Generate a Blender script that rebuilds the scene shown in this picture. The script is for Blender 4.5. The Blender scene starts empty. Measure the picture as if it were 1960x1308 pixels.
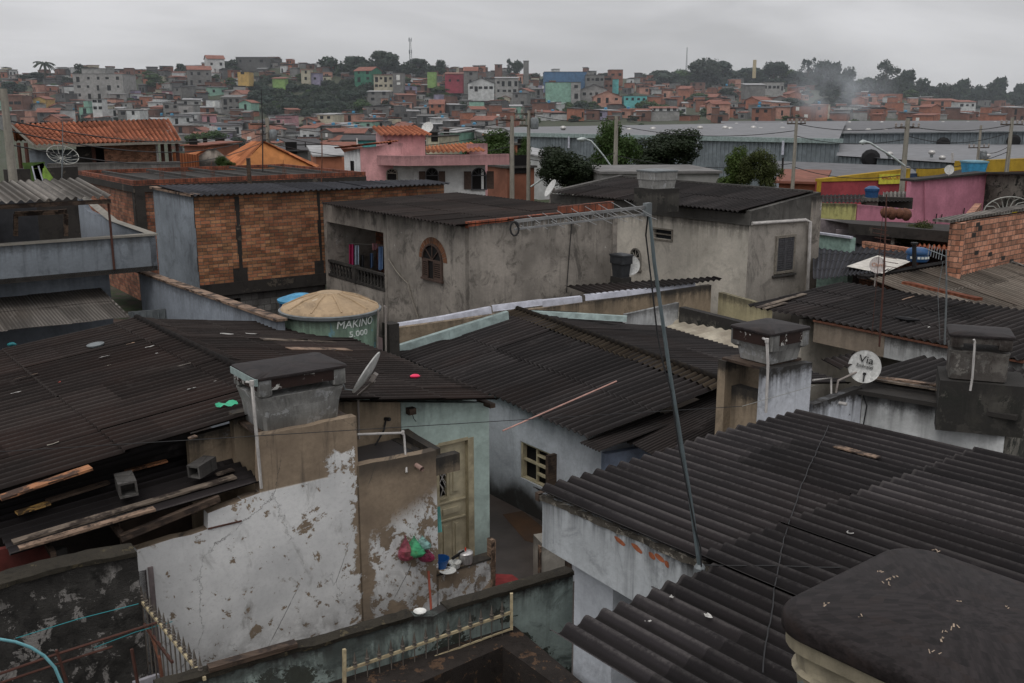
import bpy, math, random
from mathutils import Vector, noise
R = random.Random(11)
V3 = Vector
SC = bpy.context.scene
COL = SC.collection
PITCH = math.radians(12.97); FP = 1906.0; HC = 7.0
CP, SP = math.cos(PITCH), math.sin(PITCH)
CAMP = V3((0, 0, HC))
def ray(px, py):
 u = (px - 980) / FP; v = (654 - py) / FP
 return V3((u, CP + v * SP, -SP + v * CP))
def Z(px, py, z):                       # point at height z seen along a sight line
 r = ray(px, py); return CAMP + r * ((z - HC) / r.z)
def Y(px, py, d):                       # point at forward distance d
 r = ray(px, py); return CAMP + r * (d / r.y)
def az(deg, slope=0.0):
 a = math.radians(deg); return V3((math.cos(a), math.sin(a), slope)).normalized()
def along(P, deg, px):                  # walk level from P until the column px
 d = az(deg); u = (px - 980) / FP
 t = (u * (P.y * CP + (HC - P.z) * SP) - P.x) / (d.x - u * d.y * CP)
 return P + d * t
def zat(P, py):                         # height over P of the picture row py
 v = (654 - py) / FP
 return HC + P.y * (-SP + v * CP) / (CP + v * SP)
def onv(px, py, A, B):                  # sight line meets the vertical plane through A, B
 n = V3((B.y - A.y, A.x - B.x, 0)); r = ray(px, py)
 t = n.dot(V3((A.x, A.y, 0)) - V3((0, 0, 0))) / n.dot(r)
 return CAMP + r * t
def sz(A, B, px, py):                   # -> (metres along A-B, height)
 P = onv(px, py, A, B); e = V3((B.x - A.x, B.y - A.y, 0)).normalized()
 return (P - V3((A.x, A.y, P.z))).dot(e), P.z
def proj(P):
 q = P - CAMP; d = q.y * CP - q.z * SP
 return 980 + FP * q.x / d, 654 - FP * (q.y * SP + q.z * CP) / d
class Plane:                            # roof plane: point, level-ish direction, downhill direction
 def __init__(s, P, au, su, av, sv):
  s.O = P.copy(); s.eu = az(au, su); s.ev = az(av, sv); s.n = s.eu.cross(s.ev).normalized()
  if s.n.z < 0: s.n = -s.n
 def hit(s, px, py, lift=0.0):
  r = ray(px, py); t = s.n.dot(s.O + s.n * lift - CAMP) / s.n.dot(r); return CAMP + r * t
 def z(s, P):
  return s.O.z - (s.n.x * (P.x - s.O.x) + s.n.y * (P.y - s.O.y)) / s.n.z
UP = V3((0, 0, 1))
class MB:
 def __init__(s): s.v = []; s.f = []; s.uv = []; s.e = []; s.m = []; s.mi = 0
 def face(s, pts, uv=None, e=None):
  i = len(s.v); s.v.extend([tuple(p) for p in pts]); s.f.append(tuple(range(i, i + len(pts))))
  s.uv.append(uv); s.e.append(e); s.m.append(s.mi)
 def box(s, P, ex, ey, ez, x0, x1, y0, y1, z0, z1):
  c = lambda a, b, d: P + ex * a + ey * b + ez * d
  a = [c(x0, y0, z0), c(x1, y0, z0), c(x1, y1, z0), c(x0, y1, z0), c(x0, y0, z1), c(x1, y0, z1), c(x1, y1, z1), c(x0, y1, z1)]
  for q in ((3, 2, 1, 0), (4, 5, 6, 7), (0, 1, 5, 4), (1, 2, 6, 5), (2, 3, 7, 6), (3, 0, 4, 7)):
   s.face([a[k] for k in q])
 def bar(s, A, B, w, h=None, up=UP):
  h = h or w; e = (B - A); L = e.length
  if L < 1e-6: return
  e = e / L; x = e.cross(up)
  if x.length < 1e-3: x = e.cross(V3((0, 1, 0)))
  x.normalize(); y = x.cross(e).normalized()
  s.box(A, e, x, y, 0, L, -w / 2, w / 2, -h / 2, h / 2)
 def tube(s, pts, r, seg=8, close=True):
  rs = r if isinstance(r, (list, tuple)) else [r] * len(pts)
  rings = []; prev = None
  for i, p in enumerate(pts):
   d = (pts[min(i + 1, len(pts) - 1)] - pts[max(i - 1, 0)]).normalized()
   x = d.cross(UP) if prev is None else prev - d * prev.dot(d)
   if x.length < 1e-3: x = d.cross(V3((0, 1, 0)))
   x.normalize(); prev = x; y = d.cross(x)
   rings.append([p + (x * math.cos(2 * math.pi * k / seg) + y * math.sin(2 * math.pi * k / seg)) * rs[i] for k in range(seg)])
  for i in range(len(rings) - 1):
   for k in range(seg):
    s.face([rings[i][k], rings[i][(k + 1) % seg], rings[i + 1][(k + 1) % seg], rings[i + 1][k]])
  if close: s.face(rings[0][::-1]); s.face(rings[-1])
 def lathe(s, P, prof, seg=24, ax=None, off=0.0, cap=True):  # prof: [(r, h)]
  zz = ax or UP; x = zz.cross(V3((0, 1, 0))) if abs(zz.y) < .9 else zz.cross(V3((1, 0, 0))); x.normalize(); y = zz.cross(x)
  rg = [[P + zz * h + (x * math.cos(2 * math.pi * k / seg + off) + y * math.sin(2 * math.pi * k / seg + off)) * r for k in range(seg)] for r, h in prof]
  for i in range(len(rg) - 1):
   for k in range(seg):
    s.face([rg[i][k], rg[i][(k + 1) % seg], rg[i + 1][(k + 1) % seg], rg[i + 1][k]])
  if cap: s.face(rg[0][::-1]); s.face(rg[-1])
 def prism(s, pts, z0, z1, cap=True):   # vertical prism, z1 float or list
  n = len(pts); zs = z1 if isinstance(z1, list) else [z1] * n
  b = [V3((p[0], p[1], z0)) for p in pts]; t = [V3((p[0], p[1], z)) for p, z in zip(pts, zs)]
  ar = sum(pts[i][0] * pts[(i + 1) % n][1] - pts[(i + 1) % n][0] * pts[i][1] for i in range(n))
  L = 0
  for i in range(n):
   j = (i + 1) % n; w = (b[j] - b[i]).length
   q = [b[i], b[j], t[j], t[i]]; uv = [(L, z0), (L + w, z0), (L + w, zs[j]), (L, zs[i])]
   if ar < 0: q = q[::-1]; uv = uv[::-1]
   s.face(q, uv); L += w
  if cap: s.face(t if ar > 0 else t[::-1])
 def wall(s, A, B, z0, z1, t=.15, holes=(), jag=0.0):
  za, zb = z1 if isinstance(z1, tuple) else (z1, z1)
  a = V3((A.x, A.y, 0)); e = V3((B.x - A.x, B.y - A.y, 0)); L = e.length; e /= L; IN = .003
  inn = V3((-e.y, e.x, 0))
  ss = sorted({0.0, L, *[h[0] for h in holes], *[h[1] for h in holes]})
  if jag:
   k = int(L / .25); ss = sorted(set(ss) | {L * i / k for i in range(1, k)})
  rr = random.Random(int(L * 1000)); jj = {x: (rr.uniform(-jag, jag) if jag else 0) for x in ss}
  zt = lambda x: za + (zb - za) * x / L + jj[x]
  hz = sorted({h[2] for h in holes} | {h[3] for h in holes})
  top = 99
  zs = [z0] + hz + [top]
  val = lambda x, z: zt(x) if z == top else z
  def P(x, z, d): return a + e * min(max(x, IN), L - IN) + inn * d + UP * val(x, z)
  inhole = lambda xm, zl: any(h[0] - 1e-5 < xm < h[1] + 1e-5 and h[2] - 1e-5 <= zl < h[3] - 1e-5 for h in holes)
  for i in range(len(ss) - 1):
   x0, x1 = ss[i], ss[i + 1]; xm = (x0 + x1) / 2
   for j in range(len(zs) - 1):
    if inhole(xm, zs[j]): continue
    uvq = [(x0, val(x0, zs[j])), (x1, val(x1, zs[j])), (x1, val(x1, zs[j + 1])), (x0, val(x0, zs[j + 1]))]
    s.face([P(x0, zs[j], 0), P(x1, zs[j], 0), P(x1, zs[j + 1], 0), P(x0, zs[j + 1], 0)], uvq)
    s.face([P(x0, zs[j + 1], t), P(x1, zs[j + 1], t), P(x1, zs[j], t), P(x0, zs[j], t)])
   s.face([P(x0, top, 0), P(x1, top, 0), P(x1, top, t), P(x0, top, t)])
  s.face([P(0, z0, t), P(0, z0, 0), P(0, top, 0), P(0, top, t)]); s.face([P(L, z0, 0), P(L, z0, t), P(L, top, t), P(L, top, 0)])
  for h in holes:
   x0, x1, zl, zh = h
   s.face([P(x0, zl, 0), P(x0, zl, t), P(x0, zh, t), P(x0, zh, 0)]); s.face([P(x1, zl, t), P(x1, zl, 0), P(x1, zh, 0), P(x1, zh, t)])
   s.face([P(x0, zh, 0), P(x0, zh, t), P(x1, zh, t), P(x1, zh, 0)]); s.face([P(x0, zl, t), P(x0, zl, 0), P(x1, zl, 0), P(x1, zl, t)])
 def pwall(s, P, e, pts, z0, t=.15, jag=0.0, step=.22):
  inn = V3((-e.y, e.x, 0)); P = V3((P.x, P.y, 0)); r = random.Random(int(pts[0][0] * 991 + pts[-1][0] * 77)); q = []
  for i in range(len(pts) - 1):
   (a, za), (b, zb) = pts[i], pts[i + 1]; q.append((a, za)); k = int((b - a) / step)
   for j in range(1, k): f = j / k; q.append((a + (b - a) * f, za + (zb - za) * f + r.uniform(-jag, jag)))
  q.append(pts[-1]); W = lambda x, z, d: P + e * x + inn * d + UP * z
  for (a, za), (b, zb) in zip(q[:-1], q[1:]):
   if b - a > 1e-5:
    s.face([W(a, z0, 0), W(b, z0, 0), W(b, zb, 0), W(a, za, 0)], [(a, z0), (b, z0), (b, zb), (a, za)]); s.face([W(a, za, t), W(b, zb, t), W(b, z0, t), W(a, z0, t)])
    s.face([W(a, za, 0), W(b, zb, 0), W(b, zb, t), W(a, za, t)])
   else: s.face([W(a, min(za, zb), 0), W(a, max(za, zb), 0), W(a, max(za, zb), t), W(a, min(za, zb), t)])
  a, za = q[0]; b, zb = q[-1]
  s.face([W(a, z0, t), W(a, z0, 0), W(a, za, 0), W(a, za, t)]); s.face([W(b, z0, 0), W(b, z0, t), W(b, zb, t), W(b, zb, 0)])
 def build(s, name, mats, parent=None, smooth=False, loc=None, world=True):
  if not isinstance(mats, (list, tuple)): mats = [mats]
  me = bpy.data.meshes.new(name)
  if loc is None:
   if parent is not None: loc = parent.get('_w') and V3(parent['_w']) or V3((0, 0, 0))
   elif s.v:
    xs = [p[0] for p in s.v]; ys = [p[1] for p in s.v]; zs = [p[2] for p in s.v]
    loc = V3(((min(xs) + max(xs)) / 2, (min(ys) + max(ys)) / 2, min(zs)))
   else: loc = V3((0, 0, 0))
  me.from_pydata([(p[0] - loc.x, p[1] - loc.y, p[2] - loc.z) for p in s.v], [], s.f)
  for m in mats: me.materials.append(m)
  u1 = me.uv_layers.new(name='uv'); u2 = me.uv_layers.new(name='edge')
  zmin = min(p[2] for p in s.v); zmax = max(p[2] for p in s.v)
  a1 = []; a2 = []
  for f, uv, e in zip(s.f, s.uv, s.e):
   if uv is None:
    p = [V3(s.v[k]) for k in f]; n = (p[1] - p[0]).cross(p[-1] - p[0])
    if n.length > 1e-9: n.normalize()
    if abs(n.z) > .7: uv = [(q.x, q.y) for q in p]
    else:
     tx = V3((-n.y, n.x, 0)); tx = tx.normalized() if tx.length > 1e-6 else V3((1, 0, 0))
     uv = [(q.dot(tx), q.z) for q in p]
   if e is None: e = [(zmax - s.v[k][2], s.v[k][2] - zmin) for k in f]
   for x in uv: a1.extend(x)
   for x in e: a2.extend(x)
  u1.data.foreach_set('uv', a1); u2.data.foreach_set('uv', a2)
  me.polygons.foreach_set('material_index', s.m)
  if smooth: me.polygons.foreach_set('use_smooth', [True] * len(s.f))
  if smooth:
   import bmesh
   b = bmesh.new(); b.from_mesh(me); bmesh.ops.remove_doubles(b, verts=b.verts, dist=1e-5); b.to_mesh(me); b.free()
   try: me.set_sharp_from_angle(angle=math.radians(50))
   except Exception: pass
  me.update()
  o = bpy.data.objects.new(name, me); COL.objects.link(o)
  if parent is not None:
   o.parent = parent; o['_w'] = tuple(loc)
  else: o.location = loc; o['_w'] = tuple(loc)
  return o
def tag(o, label=None, cat=None, group=None, kind=None):
 if label: o['label'] = label
 if cat: o['category'] = cat
 if group: o['group'] = group
 if kind: o['kind'] = kind
 return o
def thing(name, label, cat, loc, group=None):
 o = bpy.data.objects.new(name, None); COL.objects.link(o); o.location = loc; o.empty_display_size = .2
 o['_w'] = tuple(loc); return tag(o, label, cat, group)
def struct(name, mb, mat, **k):
 o = mb.build(name, mat, **k); o['kind'] = 'structure'; return o
def corr(mb, A, B, C, D, period=.177, amp=.026, sheet=1.75, lift=.016, seg=8, sag=.008, lap=.10, off=0.0, jit=.006, rnd=None, miss=()):
 r = rnd or random.Random(int(A.x * 977 + B.y * 131))
 Lu = ((B - A).length + (C - D).length) / 2; Lv = ((D - A).length + (C - B).length) / 2
 n = (B - A).cross(D - A).normalized()
 if n.z < 0: n = -n
 nw = max(1, round(Lu / period)); rows = max(1, math.ceil(Lv / sheet)); per = 6
 bi = lambda a, b: (A * (1 - a) + B * a) * (1 - b) + (D * (1 - a) + C * a) * b
 for j in range(rows):
  b0 = j / rows; b1 = min((j + 1) / rows + lap / Lv, 1.0) if j < rows - 1 else 1.0
  i = 0
  while i < nw:
   i1 = min(i + per, nw)
   if (j, i // per) in miss: i = i1; continue
   dj = r.uniform(-jit, jit); dv = r.uniform(-jit, jit) * 4 / Lv; tw = r.uniform(-jit, jit)
   cols = (i1 - i) * seg; grid = []
   for kb in range(5):
    tb = [0, .33, .66, 1, 1][kb]; b = b0 + (b1 - b0) * tb + (dv if tb == 1 else 0); row = []
    for c in range(cols + 1):
     w = i + c / seg; a = w / nw
     h = amp * math.cos(2 * math.pi * w) + lift * tb + dj + tw * (c / cols - .5) * 2 + off + (.003 * (i // per % 2))
     h += sag * noise.noise(V3((a * Lu * .4, b * Lv * .5, A.x)))
     if kb == 4: h -= .011
     row.append((bi(a, b) + n * h, (w * period, b * Lv), ((b - b0) * Lv, (b1 - b) * Lv)))
    grid.append(row)
   for kb in range(4):
    for c in range(cols):
     q = [grid[kb + 1][c], grid[kb + 1][c + 1], grid[kb][c + 1], grid[kb][c]]
     mb.face([x[0] for x in q], [x[1] for x in q], [x[2] for x in q])
   i = i1
 return n
class NT:
 def __init__(s, name):
  s.m = bpy.data.materials.new(name); s.m.use_nodes = True; s.t = s.m.node_tree; s.t.nodes.clear()
  s.out = s.t.nodes.new('ShaderNodeOutputMaterial'); s.b = s.t.nodes.new('ShaderNodeBsdfPrincipled')
  s.t.links.new(s.b.outputs[0], s.out.inputs[0])
  u = s.n('ShaderNodeUVMap'); u.uv_map = 'uv'; s.uv0 = u.outputs[0]
  e = s.n('ShaderNodeUVMap'); e.uv_map = 'edge'; x = s.n('ShaderNodeSeparateXYZ'); s.set(x, 0, e.outputs[0])
  s.below, s.above = x.outputs[0], x.outputs[1]
  oi = s.n('ShaderNodeObjectInfo'); s.rand = oi.outputs['Random']
  a = s.n('ShaderNodeVectorMath', operation='ADD'); s.set(a, 0, s.uv0)
  c = s.n('ShaderNodeCombineXYZ'); r = s.math('MULTIPLY', s.rand, 91.7); s.set(c, 0, r); s.set(c, 2, r); s.set(a, 1, c.outputs[0]); s.uv = a.outputs[0]
 def n(s, t, **k):
  o = s.t.nodes.new(t)
  for a, b in k.items(): setattr(o, a, b)
  return o
 def set(s, node, i, v):
  if isinstance(v, bpy.types.NodeSocket): s.t.links.new(v, node.inputs[i])
  else: node.inputs[i].default_value = v
 def math(s, op, a, b=0.0, c=None, clamp=False):
  n = s.n('ShaderNodeMath', operation=op, use_clamp=clamp); s.set(n, 0, a); s.set(n, 1, b)
  if c is not None: s.set(n, 2, c)
  return n.outputs[0]
 def scale(s, v, x, y, z=1.0):
  n = s.n('ShaderNodeVectorMath', operation='MULTIPLY'); s.set(n, 0, v); s.set(n, 1, (x, y, z)); return n.outputs[0]
 def noise(s, v, sc=1.0, det=4, rough=.6, dist=0.0):
  n = s.n('ShaderNodeTexNoise'); s.set(n, 'Vector', v); s.set(n, 'Scale', sc); s.set(n, 'Detail', det); s.set(n, 'Roughness', rough); s.set(n, 'Distortion', dist)
  return n.outputs[0]
 def step(s, v, a, b, lo=0.0, hi=1.0):
  n = s.n('ShaderNodeMapRange', interpolation_type='SMOOTHSTEP'); s.set(n, 0, v); s.set(n, 1, a); s.set(n, 2, b); s.set(n, 3, lo); s.set(n, 4, hi); return n.outputs[0]
 def mix(s, f, a, b, mode='MIX'):
  n = s.n('ShaderNodeMixRGB', blend_type=mode); s.set(n, 0, f)
  for i, c in ((1, a), (2, b)): s.set(n, i, c if isinstance(c, bpy.types.NodeSocket) else (*c[:3], 1))
  return n.outputs[0]
 def gray(s, v):
  n = s.n('ShaderNodeCombineXYZ'); [s.set(n, i, v) for i in range(3)]; return n.outputs[0]
 def done(s, col, rough=.85, bump=None, bs=.3, spec=.25, bd=.02):
  s.set(s.b, 'Base Color', col if isinstance(col, bpy.types.NodeSocket) else (*col, 1)); s.set(s.b, 'Roughness', rough)
  s.set(s.b, 'Specular IOR Level', spec)
  if bump is not None:
   n = s.n('ShaderNodeBump'); s.set(n, 'Strength', bs); s.set(n, 'Distance', bd); s.set(n, 'Height', bump); s.set(s.b, 'Normal', n.outputs[0])
  return s.m
def plaster(name, col, under=(.2, .15, .11), peel=.0, grime=.5, streak=.5, top=.6, bot=.4, dark=(.028, .026, .024), var=.25, rough=.9, bs=.4, ps=1):
 t = NT(name)
 if ps != 1: t.uv = t.scale(t.uv, ps, ps, 1)
 big = t.noise(t.uv, .8, 6, .62); fine = t.noise(t.uv, 14, 6, .7); st = t.noise(t.scale(t.uv, 5, .35), 1.0, 6, .65, .4)
 c = t.mix(t.step(big, .3, .7), [x * (1 - var) for x in col], [min(1, x * (1 + var * .55)) for x in col])
 c = t.mix(t.step(fine, .35, .75, 0, .35), c, [x * .55 for x in col])
 if peel > 0:
  pn = t.noise(t.uv, 1.3, 12, .72, .3); th = .72 - .3 * peel
  c = t.mix(t.step(pn, th, th + .012), c, t.mix(fine, [x * .8 for x in under], [x * 1.25 for x in under]))
 if streak: c = t.mix(t.step(st, .5, .78, 0, streak), c, [x * .35 + dark[i] * .5 for i, x in enumerate(col)])
 if top:
  m = t.math('MULTIPLY', t.step(t.below, .0, .6, 1, 0), t.step(st, .36, .62)); c = t.mix(t.math('MULTIPLY', m, top), c, dark)
  m2 = t.math('MULTIPLY', t.step(t.math('ADD', t.below, t.math('MULTIPLY', fine, -.25)), -.05, .12, 1, 0), top); c = t.mix(m2, c, dark)
 if bot:
  m = t.step(t.math('SUBTRACT', t.above, t.math('MULTIPLY', big, 1.1)), -.35, .25, 1, 0); c = t.mix(t.math('MULTIPLY', m, bot), c, dark)
 if grime:
  g = t.noise(t.uv, 2.2, 10, .72, .6); c = t.mix(t.step(g, .5, .66, 0, grime), c, [x * .3 for x in col]); g2 = t.noise(t.scale(t.uv, 1.1, .6), 1, 9, .75, 1.0); c = t.mix(t.step(g2, .55, .66, 0, grime), c, [x * .18 + .008 for x in col])
 return t.done(c, rough, t.math('ADD', fine, t.math('MULTIPLY', big, .6)), bs)
def brickmat(name, c1, c2, mortar=(.19, .17, .15), w=.21, h=.10, ms=.012, dirt=.4, off=.5, bs=.6):
 t = NT(name); n = t.n('ShaderNodeTexBrick'); n.offset = off
 wob = t.noise(t.uv, 3, 2); v = t.n('ShaderNodeVectorMath', operation='ADD'); t.set(v, 0, t.uv0); t.set(v, 1, t.scale(t.gray(t.math('SUBTRACT', wob, .5)), .03, .02, 0))
 t.set(n, 'Vector', v.outputs[0]); t.set(n, 'Color1', (*c1, 1)); t.set(n, 'Color2', (*c2, 1)); t.set(n, 'Mortar', (*mortar, 1))
 t.set(n, 'Scale', 1.0); t.set(n, 'Mortar Size', ms); t.set(n, 'Brick Width', w); t.set(n, 'Row Height', h); t.set(n, 'Mortar Smooth', .3); t.set(n, 'Bias', -.1)
 big = t.noise(t.uv, 1.1, 6, .6); fine = t.noise(t.uv, 20, 5, .7); st = t.noise(t.scale(t.uv, 4, .5), 1, 5)
 vv = t.scale(v.outputs[0], 1 / w, 1 / h); sy = t.n('ShaderNodeSeparateXYZ'); t.set(sy, 0, vv); rw = t.math('FLOOR', sy.outputs[1]); cx = t.n('ShaderNodeCombineXYZ'); t.set(cx, 0, t.math('FLOOR', t.math('ADD', sy.outputs[0], t.math('MULTIPLY', t.math('FLOORED_MODULO', rw, 2.0), off)))); t.set(cx, 1, rw); fl = cx
 wn = t.n('ShaderNodeTexWhiteNoise'); t.set(wn, 'Vector', fl.outputs[0])
 c = t.mix(1, n.outputs[0], t.gray(t.step(wn.outputs[0], 0, 1, .62, 1.3)), 'MULTIPLY')
 c = t.mix(1, c, t.gray(t.step(fine, .3, .7, .75, 1.15)), 'MULTIPLY')
 c = t.mix(t.step(big, .42, .7, 0, dirt), c, (.045, .035, .03)); c = t.mix(t.step(st, .55, .75, 0, dirt), c, (.04, .035, .03))
 m = t.math('MULTIPLY', t.step(t.below, 0, .5, 1, 0), dirt); c = t.mix(m, c, (.03, .027, .025))
 h_ = t.math('ADD', t.math('MULTIPLY', n.outputs[1], -1.0), t.math('MULTIPLY', fine, .25))
 return t.done(c, .92, h_, bs)
def fibro(name, col=(.019, .0168, .0168), crest=(.046, .042, .041), moss_lap=(.0065, .0055, .005), period=.177, warm=.3, wm=(.03, .018, .014), lich=.3):
 t = NT(name); sx = t.n('ShaderNodeSeparateXYZ'); t.set(sx, 0, t.uv0)
 cs = t.math('COSINE', t.math('MULTIPLY', sx.outputs[0], 2 * math.pi / period))
 big = t.noise(t.uv, .45, 6, .6); mid = t.noise(t.scale(t.uv, 3.2, .5), 1, 7, .68); fine = t.noise(t.uv, 30, 6, .75)
 c = t.mix(t.step(mid, .3, .72), [x * .62 for x in col], [x * 1.25 for x in col])
 c = t.mix(t.step(big, .42, .68, 0, warm), c, wm)
 cr = t.math('MULTIPLY', t.step(cs, .35, 1.0), t.step(t.math('ADD', fine, mid), .75, 1.2)); c = t.mix(t.math('MULTIPLY', cr, .75), c, crest)  # crests paler: wear, plus highlights painted into the colour
 va = t.math('MULTIPLY', t.step(cs, .1, -1.0), t.step(mid, .25, .6, .35, .85)); c = t.mix(va, c, moss_lap)
 c = t.mix(t.step(fine, .62, .74, 0, lich), c, [min(1, x * 2.1) for x in crest])
 fl = t.n('ShaderNodeVectorMath', operation='FLOOR'); t.set(fl, 0, t.scale(t.uv0, 1 / (period * 6), 1 / 1.75)); wn = t.n('ShaderNodeTexWhiteNoise'); t.set(wn, 'Vector', fl.outputs[0])
 c = t.mix(1, c, t.gray(t.step(wn.outputs[0], 0, 1, .72, 1.35)), 'MULTIPLY'); pt = t.noise(t.scale(t.uv, .9, .5), 1.3, 9, .75, .8); c = t.mix(t.step(pt, .58, .7, 0, lich), c, [min(1, x * 1.7) for x in crest])
 c = t.mix(t.step(t.below, 0, .12, .75, 0), c, moss_lap); c = t.mix(t.step(t.above, 0, .03, .5, 0), c, crest)  # sheets darker just below each overlap, paler at the lower end
 return t.done(c, t.step(mid, .3, .7, .8, .97), t.math('ADD', fine, mid), .4, .12)
def simple(name, col, rough=.7, metal=0.0, var=.25, sc=5, spec=.3, bs=.15, dirt=.3, dcol=(.03, .026, .022)):
 t = NT(name); a = t.noise(t.uv, sc, 6, .65); b = t.noise(t.uv, sc * .25, 5, .6, .5)
 c = t.mix(t.step(a, .3, .7), [x * (1 - var) for x in col], [min(1, x * (1 + var)) for x in col])
 if dirt: c = t.mix(t.step(b, .48, .72, 0, dirt), c, dcol)
 t.set(t.b, 'Metallic', metal); return t.done(c, rough, a, bs, spec)
def wood(name, col, rough=.8):
 t = NT(name); g = t.noise(t.scale(t.uv, 2.2, 26), 1, 6, .65, .3); b = t.noise(t.uv, 3, 8, .7)
 c = t.mix(t.step(g, .3, .7), [x * .55 for x in col], [min(1, x * 1.25) for x in col]); c = t.mix(t.step(b, .46, .58, 0, .92), c, (.025, .018, .015)); return t.done(c, rough, g, .6)
def leafmat(name, col, tw=.35):
 t = NT(name); a = t.noise(t.uv, 1.7, 3); r = t.rand
 c = t.mix(t.step(a, .3, .7), [x * .5 for x in col], [x * 1.45 for x in col]); c = t.mix(t.math('MULTIPLY', r, .5), c, [col[0] * 1.2, col[1] * .85, col[2] * .7])
 tr = t.n('ShaderNodeBsdfTranslucent'); t.set(tr, 0, c); mx = t.n('ShaderNodeMixShader'); t.set(mx, 0, .25)
 t.done(c, .65, None, spec=.2); t.t.links.new(t.b.outputs[0], mx.inputs[1]); t.t.links.new(tr.outputs[0], mx.inputs[2]); t.t.links.new(mx.outputs[0], t.out.inputs[0]); return t.m
def flat(name, col, rough=.6, metal=0.0):
 t = NT(name); t.set(t.b, 'Metallic', metal); return t.done(col, rough)
M = {}
M['fib'] = fibro('fibre_cement_dark'); M['fib_near'] = fibro('fibre_cement_near', (.021, .0185, .0195), (.066, .06, .058), warm=.15, lich=.2)  # near sheets get a paler crest colour as painted-in highlight
M['fib_brown'] = fibro('fibre_cement_brown', (.019, .0148, .0135), (.042, .036, .033), warm=.5, wm=(.03, .0165, .013))
M['fib_grey'] = fibro('fibre_cement_grey', (.12, .112, .102), (.22, .2, .18), (.03, .026, .022), warm=.35, wm=(.09, .07, .055))
M['fib_small'] = fibro('fibre_cement_small', (.022, .0195, .019), (.05, .045, .043), period=.075)
M['fib_blue'] = fibro('fibre_cement_blue_grey', (.03, .031, .037), (.06, .06, .066), (.03, .028, .028), warm=.1)
M['tile'] = fibro('clay_tile', (.26, .085, .045), (.40, .16, .09), (.1, .035, .02), period=.24, warm=.4, wm=(.2, .075, .045), lich=.1)
M['tile_org'] = fibro('clay_tile_orange', (.36, .125, .055), (.46, .2, .1), (.15, .05, .03), period=.24, warm=.3, wm=(.33, .13, .06), lich=.1)
M['white'] = plaster('white_plaster', (.58, .59, .59), peel=.2, grime=.3); M['cleanwhite'] = plaster('clean_white_paint', (.62, .62, .61), grime=.1, streak=.1, top=.15, bot=.1)
M['rimdark'] = plaster('sooty_rim', (.03, .016, .013), grime=.4, streak=0, top=0, bot=0, under=(.5, .49, .46), peel=.5, rough=.6, bs=.1, ps=2.5)
M['mint'] = plaster('mint_plaster', (.47, .58, .53), grime=.25, streak=.2, top=.35, bot=.3, under=(.6, .6, .55), peel=.06)
M['blue'] = plaster('pale_blue_plaster', (.47, .495, .53), grime=.2, streak=.25, top=.3, bot=1.0, under=(.2, .2, .2), peel=.05)
M['bluestain'] = plaster('stained_blue_plaster', (.55, .58, .60), grime=.55, streak=.9, top=1.0, bot=.2, under=(.35, .3, .25), peel=.3)
M['whitestain'] = plaster('stained_white_plaster', (.62, .63, .62), grime=.3, streak=.5, top=.75, bot=.3, under=(.25, .19, .13), peel=.2)
M['lilac'] = plaster('pale_lilac_plaster', (.54, .56, .60), grime=.6, streak=.85, top=1.0, bot=.2, under=(.12, .12, .14), peel=.2)
M['greyblue'] = plaster('grey_blue_plaster', (.25, .28, .31), grime=.4, streak=.75, top=.45, bot=.3, under=(.12, .12, .12), peel=.15)
M['greyblue2'] = plaster('smooth_grey_blue_plaster', (.27, .30, .34), grime=.2, streak=.3, top=.35, bot=.3)
M['cement'] = plaster('cement_render', (.30, .27, .235), grime=.75, streak=.75, top=.9, bot=.98, under=(.38, .36, .33), peel=.25, var=.4)
M['beige'] = plaster('beige_render', (.56, .52, .45), grime=.3, streak=.4, top=.6, bot=.6, under=(.25, .22, .19), peel=.08)
M['tan'] = plaster('tan_render', (.30, .235, .165), grime=.5, streak=.6, top=.9, bot=.3, under=(.42, .42, .42), peel=.12)
M['mould'] = plaster('mouldy_concrete', (.15, .14, .12), grime=.9, streak=1.0, top=1.0, bot=.8, under=(.02, .022, .018), peel=.7, var=.5)
M['lumpy'] = plaster('rough_dark_render', (.05, .047, .043), grime=.9, streak=.3, top=.9, bot=-.0, under=(.26, .245, .23), peel=.58, var=.6, bs=1.4, ps=2.6)
M['streaky'] = plaster('green_streaked_render', (.27, .325, .30), grime=.9, streak=1.0, top=1.0, bot=.3, under=(.045, .05, .04), peel=.62, var=.5)
M['conc'] = plaster('bare_concrete', (.17, .16, .15), grime=.5, streak=.5, top=.5, bot=.3)
M['darkconc'] = plaster('dark_concrete', (.045, .04, .036), grime=.6, streak=.5, top=.3, bot=.3, under=(.12, .1, .08), peel=.35)
M['mosstop'] = plaster('mossy_top', (.035, .03, .022), grime=.6, streak=0, top=0, bot=0, under=(.08, .066, .04), peel=.42, bs=1.0, ps=2)
M['pinkhouse'] = plaster('pink_house_paint', (.63, .34, .34), grime=.25, streak=.35, top=.3, bot=.3)
M['pinkwall'] = plaster('pink_wall_paint', (.52, .21, .28), grime=.15, streak=.2, top=.3, bot=.15)
M['redshop'] = plaster('dark_red_paint', (.33, .06, .07), grime=.3, streak=.25, top=.1, bot=.1)
M['yellowp'] = plaster('yellow_paint', (.42, .27, .03), grime=.3, streak=.3, top=.2, bot=.1)
M['yellowold'] = plaster('old_yellow_paint', (.42, .4, .16), grime=.6, streak=.6, top=.7, bot=.3, peel=.1)
M['orangeplaster'] = plaster('orange_render', (.36, .15, .07), grime=.6, streak=.5, top=.5, bot=.5, peel=.15, under=(.2, .16, .12))
M['cream'] = plaster('cream_paint', (.5, .44, .27), grime=.2, streak=.2)
M['brick'] = brickmat('hollow_brick', (.35, .135, .07), (.42, .215, .105), (.15, .12, .09), w=.3, h=.10, dirt=.3)
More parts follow.
